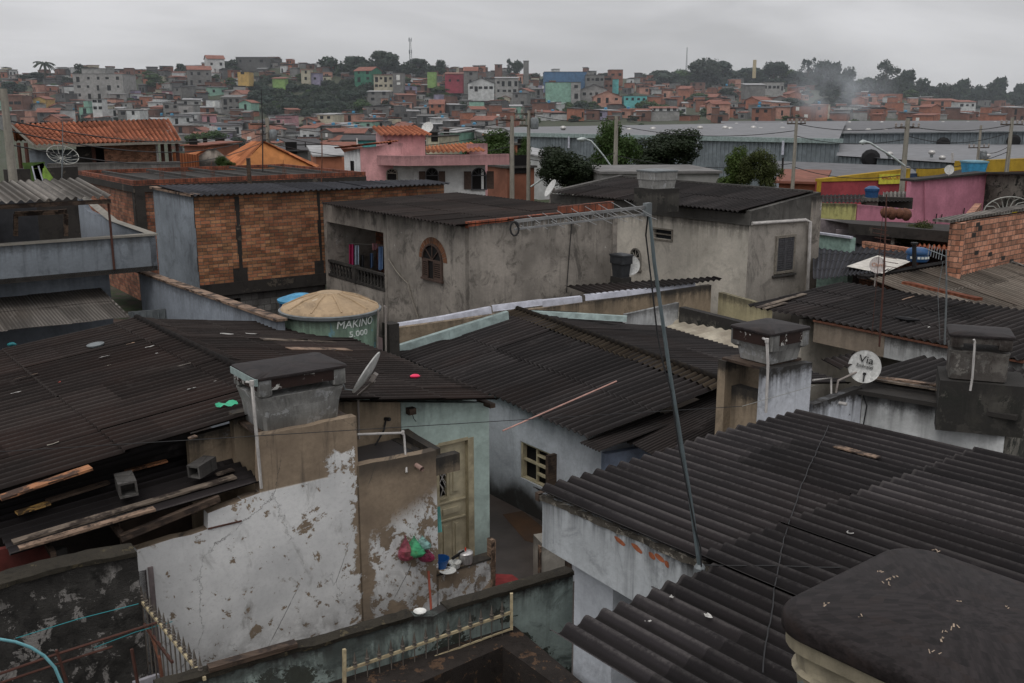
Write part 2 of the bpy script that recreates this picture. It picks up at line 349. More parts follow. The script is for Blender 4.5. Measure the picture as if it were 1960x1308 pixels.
M['brick2'] = brickmat('brown_brick', (.27, .10, .06), (.32, .15, .085), (.12, .1, .085), w=.24, h=.13, dirt=.6)
M['brick3'] = brickmat('pale_brick', (.50, .25, .165), (.44, .19, .115), (.14, .1, .08), w=.3, h=.15, dirt=.1, ms=.014)
M['brickface'] = brickmat('brick_facing', (.32, .15, .09), (.27, .12, .07), (.2, .13, .09), w=.16, h=.07, dirt=.3)
M['brickend'] = brickmat('brick_course', (.42, .12, .06), (.3, .085, .045), (.08, .06, .05), w=.2, h=.2, dirt=.5)
M['block'] = brickmat('concrete_block', (.16, .155, .145), (.12, .115, .11), (.08, .078, .072), w=.4, h=.2, dirt=.6)
M['ground'] = plaster('ground_earth', (.09, .075, .06), grime=.5, streak=0, top=0, bot=0, under=(.05, .07, .03), peel=.5)
M['alley'] = simple('wet_concrete_floor', (.055, .045, .04), .3, dirt=.7, sc=2)
M['rustfloor'] = simple('rusty_patch', (.055, .027, .012), .7, dirt=1.0, sc=2, dcol=(.025, .018, .014))
M['lid'] = simple('weathered_black_lid', (.019, .0155, .0155), .55, sc=22, dirt=.35, dcol=(.028, .016, .011), spec=.12, var=.5, bs=.05)
M['fibreglass'] = plaster('grey_fibreglass', (.52, .515, .49), grime=.75, streak=.9, top=.3, bot=.5, under=(.7, .71, .71), peel=.5, var=.35, rough=.6, bs=.1, ps=2.6)
M['fibreglass2'] = plaster('mouldy_fibreglass', (.35, .34, .31), grime=.8, streak=.9, top=.45, bot=.8, under=(.6, .58, .52), peel=.6, ps=2.2, var=.4, rough=.7, dark=(.02, .012, .01))
M['creamtank'] = plaster('cream_fibreglass', (.46, .40, .28), grime=.4, streak=.5, top=.3, bot=.3, under=(.35, .42, .42), peel=.4, rough=.6)
M['tankgreen'] = plaster('green_tank', (.24, .34, .26), grime=.25, streak=.45, top=.5, bot=.2, under=(.18, .34, .38), peel=.35, rough=.6, bs=.05)
M['tanklid'] = plaster('tan_tank_lid', (.40, .29, .18), grime=.4, streak=.1, top=0, bot=0, under=(.5, .43, .33), peel=.3, rough=.7, bs=.1)
M['darktank'] = simple('dark_grey_plastic', (.03, .032, .035), .5)
M['bluetank'] = simple('blue_tank_plastic', (.02, .07, .17), .45, dirt=.3)
M['bluetank2'] = simple('light_blue_tank', (.05, .25, .42), .5, dirt=.25)
M['pvc'] = simple('grey_pvc', (.42, .40, .38), .6); M['pvcdark'] = simple('old_pvc_pipe', (.25, .22, .20), .6)
M['galv'] = simple('galvanised_steel', (.16, .175, .18), .5, .3); M['mast'] = simple('painted_mast', (.12, .15, .16), .5, .3)
M['alu'] = simple('aluminium_rods', (.24, .24, .24), .5, .4, dirt=.1); M['rust'] = simple('rusty_iron', (.12, .05, .03), .85, sc=12)
M['darkrust'] = simple('dark_rust', (.07, .03, .022), .85, sc=12); M['creamrail'] = simple('cream_painted_iron', (.42, .35, .22), .7, sc=12, dirt=.5, dcol=(.1, .05, .03))
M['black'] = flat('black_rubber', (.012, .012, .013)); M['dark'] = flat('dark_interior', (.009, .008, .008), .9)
M['glass'] = flat('dark_glass', (.02, .024, .03), .12); M['wire'] = flat('black_cable', (.02, .02, .021)); M['wiregrey'] = flat('grey_cable', (.22, .22, .2)); M['wireteal'] = flat('teal_cord', (.03, .22, .24))
M['hose'] = simple('faded_blue_hose', (.16, .38, .42), .6, dirt=.1)
M['gutter'] = simple('white_metal_flashing', (.47, .48, .54), .5, .1, dirt=.25, sc=3, dcol=(.2, .19, .2)); M['gutter2'] = simple('green_grey_flashing', (.25, .31, .30), .6, .1, dirt=.3)
M['door'] = simple('cream_painted_door', (.44, .39, .27), .6, dirt=.35, sc=3, dcol=(.2, .16, .09)); M['doorframe'] = simple('cream_frame', (.38, .33, .22), .6)
M['shutter'] = simple('brown_shutter', (.07, .045, .035), .7, sc=12); M['shuttergrey'] = simple('grey_shutter', (.075, .075, .08), .7, sc=12)
M['framegrey'] = simple('dull_window_frame', (.2, .18, .15), .7, sc=12)
M['plankorange'] = wood('orange_plank', (.36, .16, .075)); M['planktan'] = wood('tan_plank', (.25, .17, .12)); M['plankyellow'] = wood('yellow_plank', (.45, .27, .09)); M['plankgrey'] = wood('grey_plank', (.17, .135, .105))
M['timber'] = wood('dark_timber', (.08, .055, .04))
M['dish'] = simple('grey_white_dish', (.52, .52, .5), .5, dirt=.15, sc=3, dcol=(.3, .29, .26)); M['letter'] = flat('black_lettering', (.02, .02, .02)); M['letterwhite'] = simple('faded_white_lettering', (.6, .63, .6), .7)
M['letterorange'] = flat('faded_orange_lettering', (.42, .2, .12)); M['meshdish'] = simple('dish_mesh_ribs', (.36, .36, .33), .5)
M['paper'] = simple('pale_scrap', (.38, .37, .35), .8); M['pinkp'] = flat('bright_pink_plastic', (.75, .035, .11), .4); M['greenbag'] = flat('green_plastic_bag', (.06, .42, .24), .4)
M['redpaint'] = simple('dull_red_panel', (.10, .022, .018), .7)
M['redmat'] = simple('red_cloth', (.2, .03, .03), .9)
M['bluep'] = flat('blue_plastic', (.01, .075, .25), .35); M['whiteen'] = simple('white_enamel', (.6, .6, .57), .4, dirt=.1); M['alum'] = simple('brushed_aluminium', (.55, .53, .52), .35, .7, dirt=.05); M['redp'] = flat('red_plastic', (.5, .05, .02), .4)
def bagmat(name, col):
 t = NT(name); t.set(t.b, 'Alpha', .72); t.set(t.b, 'Transmission Weight', .15); a = t.noise(t.uv, 12, 4)
 return t.done(t.mix(t.step(a, .35, .7), [x * .45 for x in col], [min(1, x * 1.5) for x in col]), .3, a, .6)
M['bagred'] = bagmat('thin_red_bag', (.40, .10, .14)); M['baggreen'] = bagmat('thin_green_bag', (.08, .42, .2)); M['bagteal'] = bagmat('thin_teal_bag', (.25, .45, .42)); M['bagmag'] = bagmat('magenta_bag', (.30, .03, .09))
M['fruit'] = simple('yellow_green_fruit', (.42, .42, .1), .5); M['tomato'] = simple('red_fruit', (.5, .07, .03), .4)
M['clothpink'] = simple('pink_cloth', (.42, .03, .12), .9); M['clothblue'] = simple('blue_cloth', (.10, .17, .30), .9); M['clothpale'] = simple('pale_cloth', (.32, .4, .48), .9); M['clothrose'] = simple('rose_cloth', (.42, .2, .22), .9); M['clothteal'] = simple('teal_cloth', (.12, .4, .38), .9)
M['leafdark'] = leafmat('dark_leaves', (.022, .038, .02)); M['leafmid'] = leafmat('mid_green_leaves', (.045, .085, .025)); M['leafbright'] = leafmat('bright_leaves', (.05, .09, .022)); M['leafblue'] = leafmat('blue_green_leaves', (.03, .05, .035))
M['leafyel'] = leafmat('yellowish_leaves', (.05, .065, .02)); M['bark'] = simple('bark', (.08, .06, .045), .9)
M['wood'] = M['timber']
M['warewall'] = simple('ribbed_grey_cladding', (.17, .195, .21), .55, .2, dirt=.25, sc=1.2, dcol=(.07, .085, .09)); M['wareroof'] = simple('pale_metal_roof', (.15, .152, .16), .6, .1, dirt=.3, sc=1.0, dcol=(.11, .105, .1)); M['wareroof2'] = simple('grey_metal_roof', (.095, .095, .1), .6, .1, dirt=.3, sc=1.0)
M['vent'] = simple('turbine_vent_metal', (.45, .44, .42), .35, .6, dirt=.1)
M['pole'] = plaster('concrete_pole', (.28, .26, .22), grime=.3, streak=.4, top=0, bot=0)
M['lamp'] = simple('grey_lamp_steel', (.4, .44, .43), .5, .3)
M['signyel'] = simple('yellow_sign_face', (.5, .46, .05), .6, dirt=.2); M['navy'] = simple('navy_paint', (.025, .04, .08), .6); M['signred'] = flat('red_sign_letters', (.35, .03, .03)); M['signgreen'] = flat('dark_green_sign_letters', (.04, .1, .05))
M['spear'] = simple('weathered_spear_iron', (.11, .095, .08), .8, sc=14, dirt=.5)
M['freshbrick'] = simple('fresh_brick', (.32, .1, .045), .9, sc=14, dirt=.4); M['scratch'] = simple('pale_scratch', (.30, .23, .17), .8, sc=30, dirt=0)
M['basinrim'] = plaster('rust_speckled_concrete', (.035, .028, .024), grime=.6, streak=0, top=0, bot=0, under=(.11, .065, .04), peel=.5, ps=4, bs=1.0)
M['leanroof'] = fibro('smooth_faded_sheets', (.115, .105, .095), (.17, .155, .14), (.06, .052, .045), period=.075, warm=.5, wm=(.09, .07, .055), lich=.4)
cam = bpy.data.cameras.new('camera'); co = bpy.data.objects.new('camera', cam); COL.objects.link(co)
co.location = CAMP; co.rotation_euler = (math.pi / 2 - PITCH, 0, 0); cam.sensor_width = 36; cam.lens = FP / 1960 * 36; cam.clip_end = 6000; cam.clip_start = .1
SC.camera = co
SC.view_settings.view_transform = 'Standard'; SC.view_settings.look = 'None'; SC.view_settings.exposure = 0; SC.view_settings.gamma = 1
SC.render.engine = 'CYCLES'; SC.cycles.max_bounces = 6; SC.cycles.transparent_max_bounces = 12; SC.cycles.volume_bounces = 1
W = bpy.data.worlds.new('World'); SC.world = W; W.use_nodes = True; wt = W.node_tree; wt.nodes.clear()
def wn(t, **k):
 o = wt.nodes.new(t)
 for a, b in k.items(): setattr(o, a, b)
 return o
wo = wn('ShaderNodeOutputWorld'); bg = wn('ShaderNodeBackground'); wt.links.new(bg.outputs[0], wo.inputs[0])
sky = wn('ShaderNodeTexSky'); sky.sky_type = 'NISHITA'; sky.sun_disc = False; SUN_EL, SUN_AZ = math.radians(58), math.radians(200)
sky.sun_elevation = SUN_EL; sky.sun_rotation = SUN_AZ
tc = wn('ShaderNodeTexCoord'); sp = wn('ShaderNodeSeparateXYZ'); wt.links.new(tc.outputs['Generated'], sp.inputs[0])
mp = wn('ShaderNodeVectorMath', operation='MULTIPLY'); wt.links.new(tc.outputs['Generated'], mp.inputs[0]); mp.inputs[1].default_value = (2.0, 2.0, 8.5)
nz = wn('ShaderNodeTexNoise'); wt.links.new(mp.outputs[0], nz.inputs['Vector']); nz.inputs['Scale'].default_value = 1.15; nz.inputs['Detail'].default_value = 6; nz.inputs['Roughness'].default_value = .5; nz.inputs['Distortion'].default_value = .5
el = wn('ShaderNodeMapRange'); wt.links.new(sp.outputs[2], el.inputs[0]); el.inputs[1].default_value = 0; el.inputs[2].default_value = 1; el.inputs[3].default_value = 4.5; el.inputs[4].default_value = 8.8
cl = wn('ShaderNodeMapRange'); wt.links.new(nz.outputs[0], cl.inputs[0]); cl.inputs[1].default_value = .38; cl.inputs[2].default_value = .62; cl.inputs[3].default_value = .8; cl.inputs[4].default_value = 1.16
ml = wn('ShaderNodeMath', operation='MULTIPLY'); wt.links.new(el.outputs[0], ml.inputs[0]); wt.links.new(cl.outputs[0], ml.inputs[1])
gc = wn('ShaderNodeVectorMath', operation='SCALE'); wt.links.new(ml.outputs[0], gc.inputs['Scale']); gc.inputs[0].default_value = (1.0, .995, 1.02)
mw = wn('ShaderNodeMixRGB'); mw.inputs[0].default_value = .97; wt.links.new(sky.outputs[0], mw.inputs[1]); wt.links.new(gc.outputs[0], mw.inputs[2])
wt.links.new(mw.outputs[0], bg.inputs[0]); bg.inputs[1].default_value = .122
sl = bpy.data.lights.new('sun', 'SUN'); so = bpy.data.objects.new('sun', sl); COL.objects.link(so); sl.energy = .95; sl.angle = math.radians(35); sl.color = (1, .97, .93)
sd = V3((math.sin(SUN_AZ) * math.cos(SUN_EL), math.cos(SUN_AZ) * math.cos(SUN_EL), math.sin(SUN_EL)))
so.rotation_euler = sd.to_track_quat('Z', 'Y').to_euler(); so.location = (0, 0, 60)
def rr(P, ex, ey, w, d, r, k=6):       # rounded rectangle ring
 out = []; w = max(w, .08); d = max(d, .08); r = min(r, w * .48, d * .48)
 for cx, cy, a0 in ((w / 2 - r, d / 2 - r, 0), (-w / 2 + r, d / 2 - r, 90), (-w / 2 + r, -d / 2 + r, 180), (w / 2 - r, -d / 2 + r, 270)):
  for i in range(k + 1):
   a = math.radians(a0 + 90 * i / k); out.append(P + ex * (cx + r * math.cos(a)) + ey * (cy + r * math.sin(a)))
 return out
def loft(mb, rings, caps=(True, True)):
 per = 0;
 for i in range(len(rings) - 1):
  a, b = rings[i], rings[i + 1]; n = len(a); L = 0
  for k in range(n):
   j = (k + 1) % n; w = (b[j] - b[k]).length
   mb.face([a[k], a[j], b[j], b[k]], [(L, a[k].z), (L + w, a[j].z), (L + w, b[j].z), (L, b[k].z)]); L += w
 if caps[0]: mb.face(rings[0][::-1])
 if caps[1]: mb.face(rings[-1])
def basis(A, B):
 e = V3((B.x - A.x, B.y - A.y, 0)).normalized(); n = V3((e.y, -e.x, 0)); return e, n   # n points outward
def lb(mb, A, e, n, s0, s1, z0, z1, d0, d1):
 mb.box(V3((A.x, A.y, 0)), e, n, UP, s0, s1, d0, d1, z0, z1)
def text_mesh(txt, size, ext=.004):
 c = bpy.data.curves.new('lettering', 'FONT'); c.body = txt; c.size = size; c.extrude = ext; c.align_x = 'CENTER'; c.align_y = 'CENTER'; c.resolution_u = 3
 o = bpy.data.objects.new('t', c); COL.objects.link(o); bpy.context.view_layer.update()
 me = bpy.data.meshes.new_from_object(o.evaluated_get(bpy.context.evaluated_depsgraph_get())); bpy.data.objects.remove(o); bpy.data.curves.remove(c); return me
def place_text(txt, size, P, ex, ey, mat, parent, name='lettering', bold=0, fn=None, sx=1.0, shear=0):
 me = text_mesh(txt, size); nn = ex.cross(ey); L = V3(parent['_w']) if parent else V3((0, 0, 0))
 for v in me.vertices:
  x, y, z = v.co; x = x * sx + y * shear
  v.co = ((fn(x, y, z) if fn else P + ex * x + ey * y + nn * z) - L)
 me.materials.clear(); me.materials.append(mat); me.name = name
 o = bpy.data.objects.new(name, me); COL.objects.link(o)
 if parent: o.parent = parent
 o['_w'] = tuple(L); return o
def scrap(mb, P, n, w, h, a, curl=.02, k=3):
 x = V3((math.cos(a), math.sin(a), 0)); x = (x - n * x.dot(n)).normalized(); y = n.cross(x)
 for i in range(k):
  for j in range(2):
   q = []
   for (p, r_) in ((i, j), (i + 1, j), (i + 1, j + 1), (i, j + 1)):
    rnd = random.Random(p * 7 + r_ * 13 + int(P.x * 100)); q.append(P + x * ((p / k - .5) * w) + y * ((r_ / 2 - .5) * h * rnd.uniform(.6, 1)) + n * (rnd.uniform(.0, curl) + .01))
   mb.face(q)
uu = az(36); vv = az(126)
# near roof house (lower right)
P3 = Z(1019, 938, 3.0); pl3 = Plane(P3, 34, .0375, 124.1, -.065)
D3 = pl3.hit(1019, 938); C3 = pl3.hit(1528, 786); vup = -pl3.ev
Lw = (C3 - D3).length; E3 = pl3.eu
J3 = pl3.hit(1345, 1093); L1 = (J3 - D3).dot(vup)
lap = (pl3.hit(1508, 1016) - D3).dot(vup)
near = thing('near_house', 'pale blue house under the big dark corrugated roof at lower right', 'house', (2.5, 9, -.45))
mb = MB()
w3 = round(Lw / .177) * .177
corr(mb, D3 + vup * (lap), D3 + vup * lap + E3 * w3, D3 + E3 * w3, D3, sheet=9, amp=.03, rnd=random.Random(4))
corr(mb, D3 + vup * 9.5, D3 + vup * 9.5 + E3 * w3, D3 + vup * (lap - .12) + E3 * w3, D3 + vup * (lap - .12), sheet=2.5, off=.012, amp=.03, rnd=random.Random(5))
K3 = pl3.hit(1003, 1222); wl = round(((J3 - K3).dot(E3)) / .177) * .177
sJ = D3 + vup * (L1 + .02) - pl3.n * .012
corr(mb, sJ + vup * 8 - E3 * wl, sJ + vup * 8 + E3 * .17, sJ + E3 * .17, sJ - E3 * wl, sheet=2.6, amp=.03, rnd=random.Random(6))
mb.build('roof', M['fib_near'], near, smooth=True)
ePb = az(34); vPb = az(124.1)
A = V3((D3.x, D3.y, 0)) + ePb * .12 - vPb * .02; B = A - vPb * (L1 + .15)
e, n = basis(A, B)
zt = lambda P: pl3.z(P) - .06
mb = MB(); zb0 = zat(A, 1046)
mb.wall(A, B, zb0, (zt(A), zt(B)), .18, jag=.012); mb.build('porch_beam', M['bluestain'], near); beamA, beamE, beamN, beamL = A, e, n, L1 + .15
for px, py, w, h in ((1187, 1036, .17, .055), (1220, 1050, .17, .06), (1248, 1064, .10, .06), (1263, 1068, .13, .06), (1277, 1080, .06, .07)):
 s_, z_ = sz(A, B, px, py); q = V3((A.x, A.y, 0)) + e * s_ + UP * z_ + n * .004
 rr_ = random.Random(px); mb = MB(); mb.face([q + e * (w / 2 * math.cos(t) * rr_.uniform(.85, 1.15)) + UP * (h / 2 * math.sin(t) * rr_.uniform(.9, 1.1) - w * .09 * math.cos(t)) for t in [i * math.pi / 5 + .3 for i in range(10)]]); mb.build('exposed_brick', M['freshbrick'], near)
mb = MB(); A2 = A - n * .12; sa = sz(A2, A2 + e, 1099, 1130)[0]; sb = sz(A2, A2 + e, 1174, 1130)[0]
mb.wall(A2 + e * sa, A2 + e * sb, -.45, zb0 + .03, .5)
A4 = A - n * .75; s1 = sz(A4, A4 + e, 1190, 1135)[0]; hs = (s1 - sb + .02 + .05, s1 - sb + 1.1, zat(A4, 1230), zat(A4, 1110) + .1)
mb.wall(A4 + e * (sb - .05), A4 + e * (sb + 3.2), -.45, zb0 + .35, .15, holes=[(hs[0], hs[1], hs[2] - .3, hs[3])])
q0 = A + e * .05 - n * .3
mb.prism([(p.x, p.y) for p in (A - n * .95 + e * .1, A - n * (w3 - .4) + e * .1, A - n * (w3 - .4) + e * 7.5, A - n * .95 + e * 7.5)], -.45, [pl3.z(p) - .1 for p in (A - n * .95 + e * .1, A - n * (w3 - .4) + e * .1, A - n * (w3 - .4) + e * 7.5, A - n * .95 + e * 7.5)], cap=False)
mb.build('wall', M['blue'], near)
mb = MB()
hA = A4 + e * (sb - .05)
for k in range(16):
 z_ = hs[2] - .25 + k * .085
 if z_ < hs[3] - .04: lb(mb, hA, e, n, hs[0] + .1, hs[1] - .04, z_, z_ + .06, -.07, -.03)
lb(mb, hA, e, n, hs[0] + .02, hs[0] + .1, hs[2] - .28, hs[3] - .02, -.1, .0); lb(mb, hA, e, n, hs[0] + .1, hs[1], hs[3] - .05, hs[3], -.1, -.01)
mb.build('shutter', simple('brown_wood_shutter', (.16, .09, .045), .7, sc=12), near)
mb = MB(); q = V3((A.x, A.y, zt(A) - .06)); mb.bar(q + n * .03 - e * .06, q - n * 1.2 - e * .06, .07, .09); mb.build('rafter', M['timber'], near)
for px, py, w in ((1286, 1147, .05), (1356, 1184, .06), (1241, 1195, .05)):
 P = pl3.hit(px, py, .035); mb = MB(); scrap(mb, P, pl3.n, w, w * .8, px, .03); tag(mb.build('scrap', M['paper']), 'small white crumb lying on the near dark roof, %s' % {1286: 'topmost of three', 1356: 'rightmost of three', 1241: 'lowest of three'}[px], 'scrap', 'white crumbs on the near roof')
P = pl3.hit(1628, 1019, .035); mb = MB(); x = pl3.eu; y = pl3.ev
mb.tube([P + x * (.03 * math.cos(t)) + y * (.03 * math.sin(t)) for t in [i * math.pi / 6 for i in range(13)]], .006, 5); tag(mb.build('washer', M['paper']), 'tiny white ring lying in the middle of the near roof', 'ring')
for (pts, lab) in (([(1586, 815), (1572, 845), (1560, 872), (1548, 896), (1535, 928), (1522, 965), (1506, 1010), (1495, 1055), (1488, 1100), (1480, 1140), (1476, 1180), (1466, 1230), (1458, 1308)], 'thin black cable running down across the near roof sheets'), ([(1345, 1082), (1400, 1083), (1480, 1083), (1560, 1086), (1640, 1087)], 'short black cable lying from the mast foot across the roof')):
 mb = MB(); r2 = random.Random(len(pts)); Q = []
 for i in range(len(pts) - 1):
  for k in range(4):
   f = k / 4; px = pts[i][0] * (1 - f) + pts[i + 1][0] * f + r2.uniform(-1.5, 1.5); py = pts[i][1] * (1 - f) + pts[i + 1][1] * f; Q.append(pl3.hit(px, py, .042))
 mb.tube(Q, .006, 5); tag(mb.build('cable', M['wire']), lab, 'cable')
for pts in ([(1570, 847), (1600, 854), (1640, 866), (1680, 876)],):
 Q = [pl3.hit(x_, y_, .05) for x_, y_ in pts]; mb = MB(); mb.bar(Q[1], Q[3], .1, .015); tag(mb.build('board', M['planktan']), 'pale broken board lying near the far edge of the near roof', 'board')
# black-lidded tank, lower right
zl = 4.72; La = Z(1492, 1172, zl); Fa = Z(1742, 1046, zl); ex = (Fa - La).normalized(); ex = V3((ex.x, ex.y, 0)).normalized(); ey = V3((ex.y, -ex.x, 0)); wd = (Fa - La).length + .08; dp = wd * 1.12
Cc = La + ex * (wd / 2 - .04) + ey * (dp / 2 - .06); Cc.z = zl
tk = thing('water_tank', 'big cream water tank with scratched black lid, nearest at lower right', 'water tank', Cc - UP * .75, None)
mb = MB(); loft(mb, [rr(Cc + UP * h, ex, ey, wd + a, dp + a, r_, 14) for h, a, r_ in [(-.085, -.03, .2), (-.078, -.005, .21), (-.07, 0, .21), (-.03, 0, .21), (-.012, -.006, .21), (.002, -.022, .21), (.012, -.05, .21), (.02, -.09, .21)] + [(.02 + .035 * math.sin(i / 9 * 1.57), -.09 - i * .1, .21 - i * .012) for i in range(1, 10)]], (True, True)); mb.build('lid', M['lid'], tk, smooth=True)
mb = MB()
r5 = random.Random(3)
for px, py, s_ in ((1795, 1057, .04), (1685, 1097, .025), (1692, 1118, .05), (1700, 1112, .03), (1583, 1160, .035), (1643, 1180, .03), (1824, 1200, .05), (1812, 1212, .035), (1806, 1225, .035), (1790, 1250, .05), (1835, 1152, .02), (1925, 1165, .03), (1715, 1108, .03)):
 P = Z(px, py, zl + .05); mb = MB()
 for k in range(3):
  a = r5.uniform(.2, 1.6); d = V3((math.cos(a), math.sin(a), 0)); c_ = P + V3((r5.uniform(-1, 1), r5.uniform(-1, 1), 0)) * s_ * .5; L_ = s_ * r5.uniform(.3, .9); q = V3((-d.y, d.x, 0)) * .0032 * r5.uniform(.6, 1.6)
  zz = .0
  rel = c_ - Cc;
  mb.face([c_ - d * L_ * .5 - q + UP * .006, c_ + d * L_ * .5 - q * .4 + UP * .006, c_ + d * L_ * .5 + q + UP * .006, c_ - d * L_ * .5 + q * .7 + UP * .006])
 mb.build('scratch', M['scratch'], tk)
mb = MB(); loft(mb, [rr(Cc + UP * h, ex, ey, wd + a, dp + a, .2) for h, a in ((-.75, -.22), (-.3, -.12), (-.28, -.09), (-.26, -.12), (-.17, -.1), (-.155, -.04), (-.09, -.04))]); mb.build('body', M['creamtank'], tk, smooth=True)
mb = MB(); mb.prism([(p.x, p.y) for p in rr(Cc, ex, ey, wd + .1, dp + .1, .01, 1)], 3.0, Cc.z - .75); st = mb.build('masonry_stand', M['conc']); tag(st, 'block stand carrying the nearest black-lidded tank', 'stand')
# tall antenna
Bp = pl3.hit(1339, 1086, .05); Tp = V3((Z(1240, 395, 6.26).x, 0, 0)); d8 = Bp.y
Tp = Y(1241, 396, d8 - .12); Mp = Y(1283, 720, d8 - .03); Q1 = Y(1252, 500, d8 - .1)
ant = thing('television_antenna', 'tall leaning grey mast with long rod antenna rising from the near roof', 'antenna', Bp)
mb = MB(); mb.tube([Bp, Y(1322, 960, d8), Mp, Q1, Tp + UP * .03], [.018, .017, .016, .015, .013], 10); mb.build('mast', M['mast'], ant, smooth=True)
be = Y(985, 424, d8 - .9); mb = MB(); mb.bar(Tp + (Tp - be) * .01, be, .014, .022); bd_ = (be - Tp).normalized(); sd_ = bd_.cross(UP).normalized(); L = (be - Tp).length
mb.bar(Tp - UP * .055, Tp - UP * .055 + (be - Tp) * 1.0 - UP * .0, .011, .014); mb.build('boom', M['alu'], ant)
mb = MB();
for k in range(17):
 f = .03 + k / 17 * .95; hl = .17 * (1 - .65 * f) * (1.0 if k % 2 else .85); c_ = Tp + (be - Tp) * f - UP * (.0 if k % 2 else .055); d_ = (sd_ * .8 + UP * .25 * (1 if k % 2 else .7)).normalized()
 mb.tube([c_ - d_ * hl, c_ + d_ * hl], .0025, 5)
for k in range(24):
 f = .3 + k / 24 * .7; c_ = Tp + (be - Tp) * f; mb.tube([c_ - UP * .055, c_], .0025, 4)
mb.build('elements', M['alu'], ant)
mb = MB(); mb.box(Tp, bd_, sd_, UP, -.02, .04, -.02, .02, -.07, .03); mb.build('clamp', M['galv'], ant)
mb = MB(); r2 = random.Random(2); Q = []
base_line = [Tp - UP * .05, Y(1236, 450, d8), Y(1249, 560, d8), Y(1258, 640, d8), Y(1270, 700, d8 - .03), Y(1283, 745, d8 - .05), Y(1300, 860, d8 - .04), Y(1330, 1010, d8 - .03), Y(1341, 1050, d8 - .02), Bp + V3((.01, -.03, 0))]
mb.tube(base_line, .007, 5); mb.build('cable', M['wire'], ant); mb = MB()
lp = [be + V3((.0, 0, -.0)) + V3((.03 * math.cos(t), 0, -.05 - .05 * math.sin(t))) for t in [i * .6 for i in range(11)]]; mb.tube([be] + lp, .007, 5)
mb.build('cable', M['wire'], ant)
mb = MB(); mb.lathe(Bp - UP * .06, [(.05, 0), (.05, .06), (.03, .09)], 8); mb.build('foot_bracket', M['galv'], ant)
